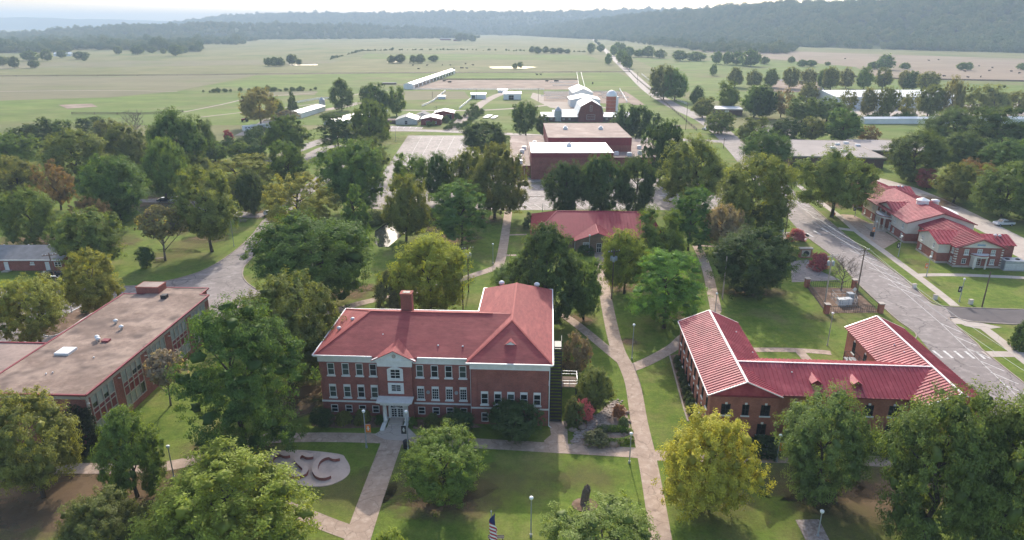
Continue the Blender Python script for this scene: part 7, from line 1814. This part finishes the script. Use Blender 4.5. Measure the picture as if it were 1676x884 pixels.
# carved stump
def stump():
    t = thing('carved_stump', 'weathered tree stump standing in a mulch ring on the lawn', 'stump', at(957, 824)); b = MB(); n = 12; r = random.Random(3)
    for k, (rad, z, dx) in enumerate(((0.7, 0, 0), (0.5, .4, 0), (0.45, 1.2, .05), (0.48, 1.8, .12), (0.4, 2.2, .2), (0.2, 2.5, .1))):
        for i in range(n): a = 2*math.pi*i/n; q = rad*r.uniform(.85, 1.15); b.v.append((dx+q*math.cos(a), q*math.sin(a), z+(0.25*math.sin(a*2) if k > 3 else 0)))
    for m in range(5):
        for i in range(n): j = (i+1) % n; b.f.append((m*n+i, m*n+j, (m+1)*n+j, (m+1)*n+i))
    b.f.append(tuple(5*n+i for i in range(n))); b.build('trunk', mat('old_wood', (0.22, 0.16, 0.13), (0.12, 0.085, 0.065), 3, .95, bump=.6, bscale=8), t)
    m = MB(); m.tube((.3, 0, 1.6), (.55, -.1, 2.2), .18, .12, 8); m.build('branch_stub', M_wood, t)
    p = at(957, 827); q = MB(); q.prism([(p.x+1.6*math.cos(i*.5236), p.y+1.3*math.sin(i*.5236)) for i in range(12)], 0.03, 0.09); q.build('mulch_ring', M_mulch, None, kind='structure')
stump()
# stone bed at the lower right
b = [at(*p) for p in ((1302, 852), (1340, 851), (1360, 890), (1322, 892))]; m = MB(); m.prism([(q.x, q.y) for q in (b if area2(b) > 0 else b[::-1])], 0.02, 0.1); m.build('stone_bed', mat('river_gravel', (0.40, 0.34, 0.31), (0.2, 0.15, 0.13), 2.5, .9, world_space=True, bump=.6, bscale=6), None, kind='structure')
# bins, benches, tables, play things
p = at(665, 733); t = thing('litter_bin', 'black litter bin at the head of the entrance path', 'litter bin', p); m = MB(); m.lathe([(.38, 0), (.42, .1), (.42, .95), (.36, 1.0)], 14); m.build('drum', M_black, t); m = MB(); m.lathe([(.44, 1.02), (.44, 1.1), (.2, 1.3), (.05, 1.32)], 14); m.build('hood', M_black, t)
p = at(1427, 387); t = thing('litter_bin', 'dark round bin on the dormitory forecourt', 'litter bin', p); m = MB(); m.lathe([(.5, 0), (.55, .1), (.55, 1.1), (.4, 1.25)], 14); m.build('drum', M_black, t); m = MB(); m.lathe([(.57, 1.1), (.57, 1.2), (.2, 1.4)], 12); m.build('hood', M_black, t)
def bench(px, py, rz, label, m=M_steel):
    t = thing('bench', label, 'bench', at(px, py), rz)
    for i in range(3): box_part('seat_slat', m, t, -.9, .9, -.25+i*.17, -.11+i*.17, .42, .46)
    for i in range(2): box_part('back_slat', m, t, -.9, .9, .27, .31, .6+i*.2, .74+i*.2)
    for x in (-.75, .75): box_part('leg', M_black, t, x-.04, x+.04, -.22, .3, 0, .42)
bench(1262, 739, 0, 'metal bench before the metal roofed hall')
bench(812, 884, R(180), 'dark bench beside the bottom flag pole', M_black)
def picnic(px, py, rz, label):
    t = thing('picnic_table', label, 'picnic table', at(px, py), rz)
    for i in range(4): box_part('top_plank', M_greybark, t, -1.0, 1.0, -.42+i*.22, -.23+i*.22, .72, .76)
    for y in (-.8, .62): box_part('bench_plank', M_greybark, t, -1.0, 1.0, y, y+.22, .42, .46)
    for x in (-.7, .7): m = MB(); m.bar((x, -.75, 0), (x, .1, .72), .08); m.bar((x, .75, 0), (x, -.1, .72), .08); m.build('leg', M_greybark, t)
picnic(262, 427, R(25), 'grey picnic table on the playground lawn'); picnic(398, 364, R(5), 'dark picnic table in the shade behind the street lamp')
p = at(297, 373); t = thing('slide', 'blue plastic slide on the playground lawn', 'slide', p, R(-110)); m = MB(); m.bar((0, 0, 0.2), (2.6, 0, 1.6), .6, .08); m.build('chute', M_blue, t)
for s in (-.3, .3): m = MB(); m.bar((0, s, .3), (2.6, s, 1.75), .06, .2); m.build('side', M_blue, t); m = MB(); m.tube((2.7, s, 0), (2.6, s, 1.9), .05, n=6); m.build('leg', M_blue, t)
p = at(313, 377); t = thing('play_turtle', 'small green play dome beside the blue slide', 'play dome', p); m = MB(); m.lathe([(.75, 0), (.7, .35), (.45, .6), (.05, .7)], 12); m.build('dome', mat('green_plastic', (.03, .16, .06), rough=.4), t, True); m = MB(); m.lathe([(.85, 0.02), (.85, .12), (.76, .14)], 12); m.build('rim', mat('green_plastic2', (.05, .2, .08), rough=.4), t)
def post_sign(px, py, top, label, m, w=.6, hh=.6, diamond=False):
    p = at(px, py); h = height_at(p, top); t = thing('road_sign', label, 'sign', p); q = MB(); q.tube((0, 0, 0), (0, 0, h), .04, n=6); q.build('post', M_steel, t); q = MB()
    if diamond: q.v = [(-w, -.05, h-w), (0, -.05, h-2*w), (w, -.05, h-w), (0, -.05, h), (-w, -.02, h-w), (0, -.02, h-2*w), (w, -.02, h-w), (0, -.02, h)]; q.f = [(0, 1, 2, 3), (7, 6, 5, 4), (0, 3, 7, 4), (3, 2, 6, 7), (2, 1, 5, 6), (1, 0, 4, 5)]
    else: q.box(-w/2, w/2, -.05, -.02, h-hh, h)
    q.build('sign_plate', m, t)
post_sign(1178, 216, 209, 'yellow diamond road sign beside the far street', M_yellow, .9, .9, True); post_sign(1363, 355, 346, 'small orange sign on the verge beside the forecourt', M_orange, .8, .8, True)
post_sign(1398, 479, 470, 'small white diamond notice on the fence by the street', M_white, .55, .5, True)
for x, y, l in ((1588, 498, 'small pale utility box on the lawn below the dormitory'), (1496, 472, 'small hydrant like box on the verge of the street'), (1530, 490, 'little post box at the corner of the pavement')):
    p = at(x, y); t = thing('utility_box', l, 'utility box', p); box_part('casing', M_stucco, t, -.35, .35, -.3, .3, 0, 1.0); box_part('lid', M_conc2, t, -.4, .4, -.35, .35, 1.0, 1.08)
p = at(1108, 212); t = thing('brick_sign', 'small brick entrance sign on the verge by the rail fence', 'sign', p); box_part('body', M_brick2, t, -1.6, 1.6, -.4, .4, 0, 2.2); box_part('panel', M_conc2, t, -1.2, 1.2, -.46, -.402, .5, 1.7); box_part('cap', M_conc2, t, -1.7, 1.7, -.5, .5, 2.2, 2.35)

# cattle, far specks: one body mesh shared by all
def cow_mesh():
    b = MB(); secs = [(-1.05, .28, 1.15, .25), (-.8, .36, 1.05, .38), (0, .42, 1.0, .45), (.6, .36, 1.05, .42), (.95, .22, 1.25, .26), (1.25, .16, 1.4, .2), (1.55, .13, 1.35, .16), (1.75, .09, 1.25, .1)]; n = 8
    for x, ry, zc, rzz in secs:
        for i in range(n): a = 2*math.pi*i/n; b.v.append((x, ry*math.cos(a), zc+rzz*math.sin(a)))
    for m in range(len(secs)-1):
        for i in range(n): j = (i+1) % n; b.f.append((m*n+i, m*n+j, (m+1)*n+j, (m+1)*n+i))
    b.f.append(tuple(range(n))); b.f.append(tuple((len(secs)-1)*n+i for i in reversed(range(n))))
    for x in (-.8, .65):
        for s in (-.22, .22): b.tube((x, s, .85), (x+.04, s, 0), .12, .06, 6)
    b.tube((-1.05, 0, 1.3), (-1.15, 0, .6), .04, .03, 4)
    for s in (-1, 1): b.tube((1.45, s*.1, 1.45), (1.42, s*.32, 1.5), .06, .02, 4)
    return b.mesh('cow', M_cow, True)
COW = cow_mesh(); cr = random.Random(2)
def herd(pts, fmt, group):
    for i, (x, y) in enumerate(pts): inst(COW, 'cow', None, at(x, y), cr.uniform(0, 6), (1.35,)*3, label=fmt.format(ORD[i]), cat='cow', group=group)
herd([(671, 103), (676, 108), (685, 114), (699, 108), (724, 107.5), (737, 107.5), (743, 113.5), (754, 112), (757, 112.5), (764, 113), (774, 107.5), (762, 105.5)], 'black cow grazing in the middle pasture, {} of the scattered herd', 'cattle in the middle pasture')
herd([(879, 123.5), (885, 123.5), (970, 138), (895, 134.5), (909, 134.5), (912, 134.5), (735, 136), (738, 135.5), (727, 134.5)], 'black cow near the dirt lot beyond the farm, {} of nine', 'cattle by the dirt lot')
herd([(1383, 97), (1520, 100), (1536, 99), (1579, 118), (1619, 117), (1655, 118), (1624, 112), (1602, 109), (1668, 121), (1584, 128), (1605, 127), (1545, 126)], 'black cow in the dry field below the wooded hill, {} of twelve', 'cattle in the dry field')
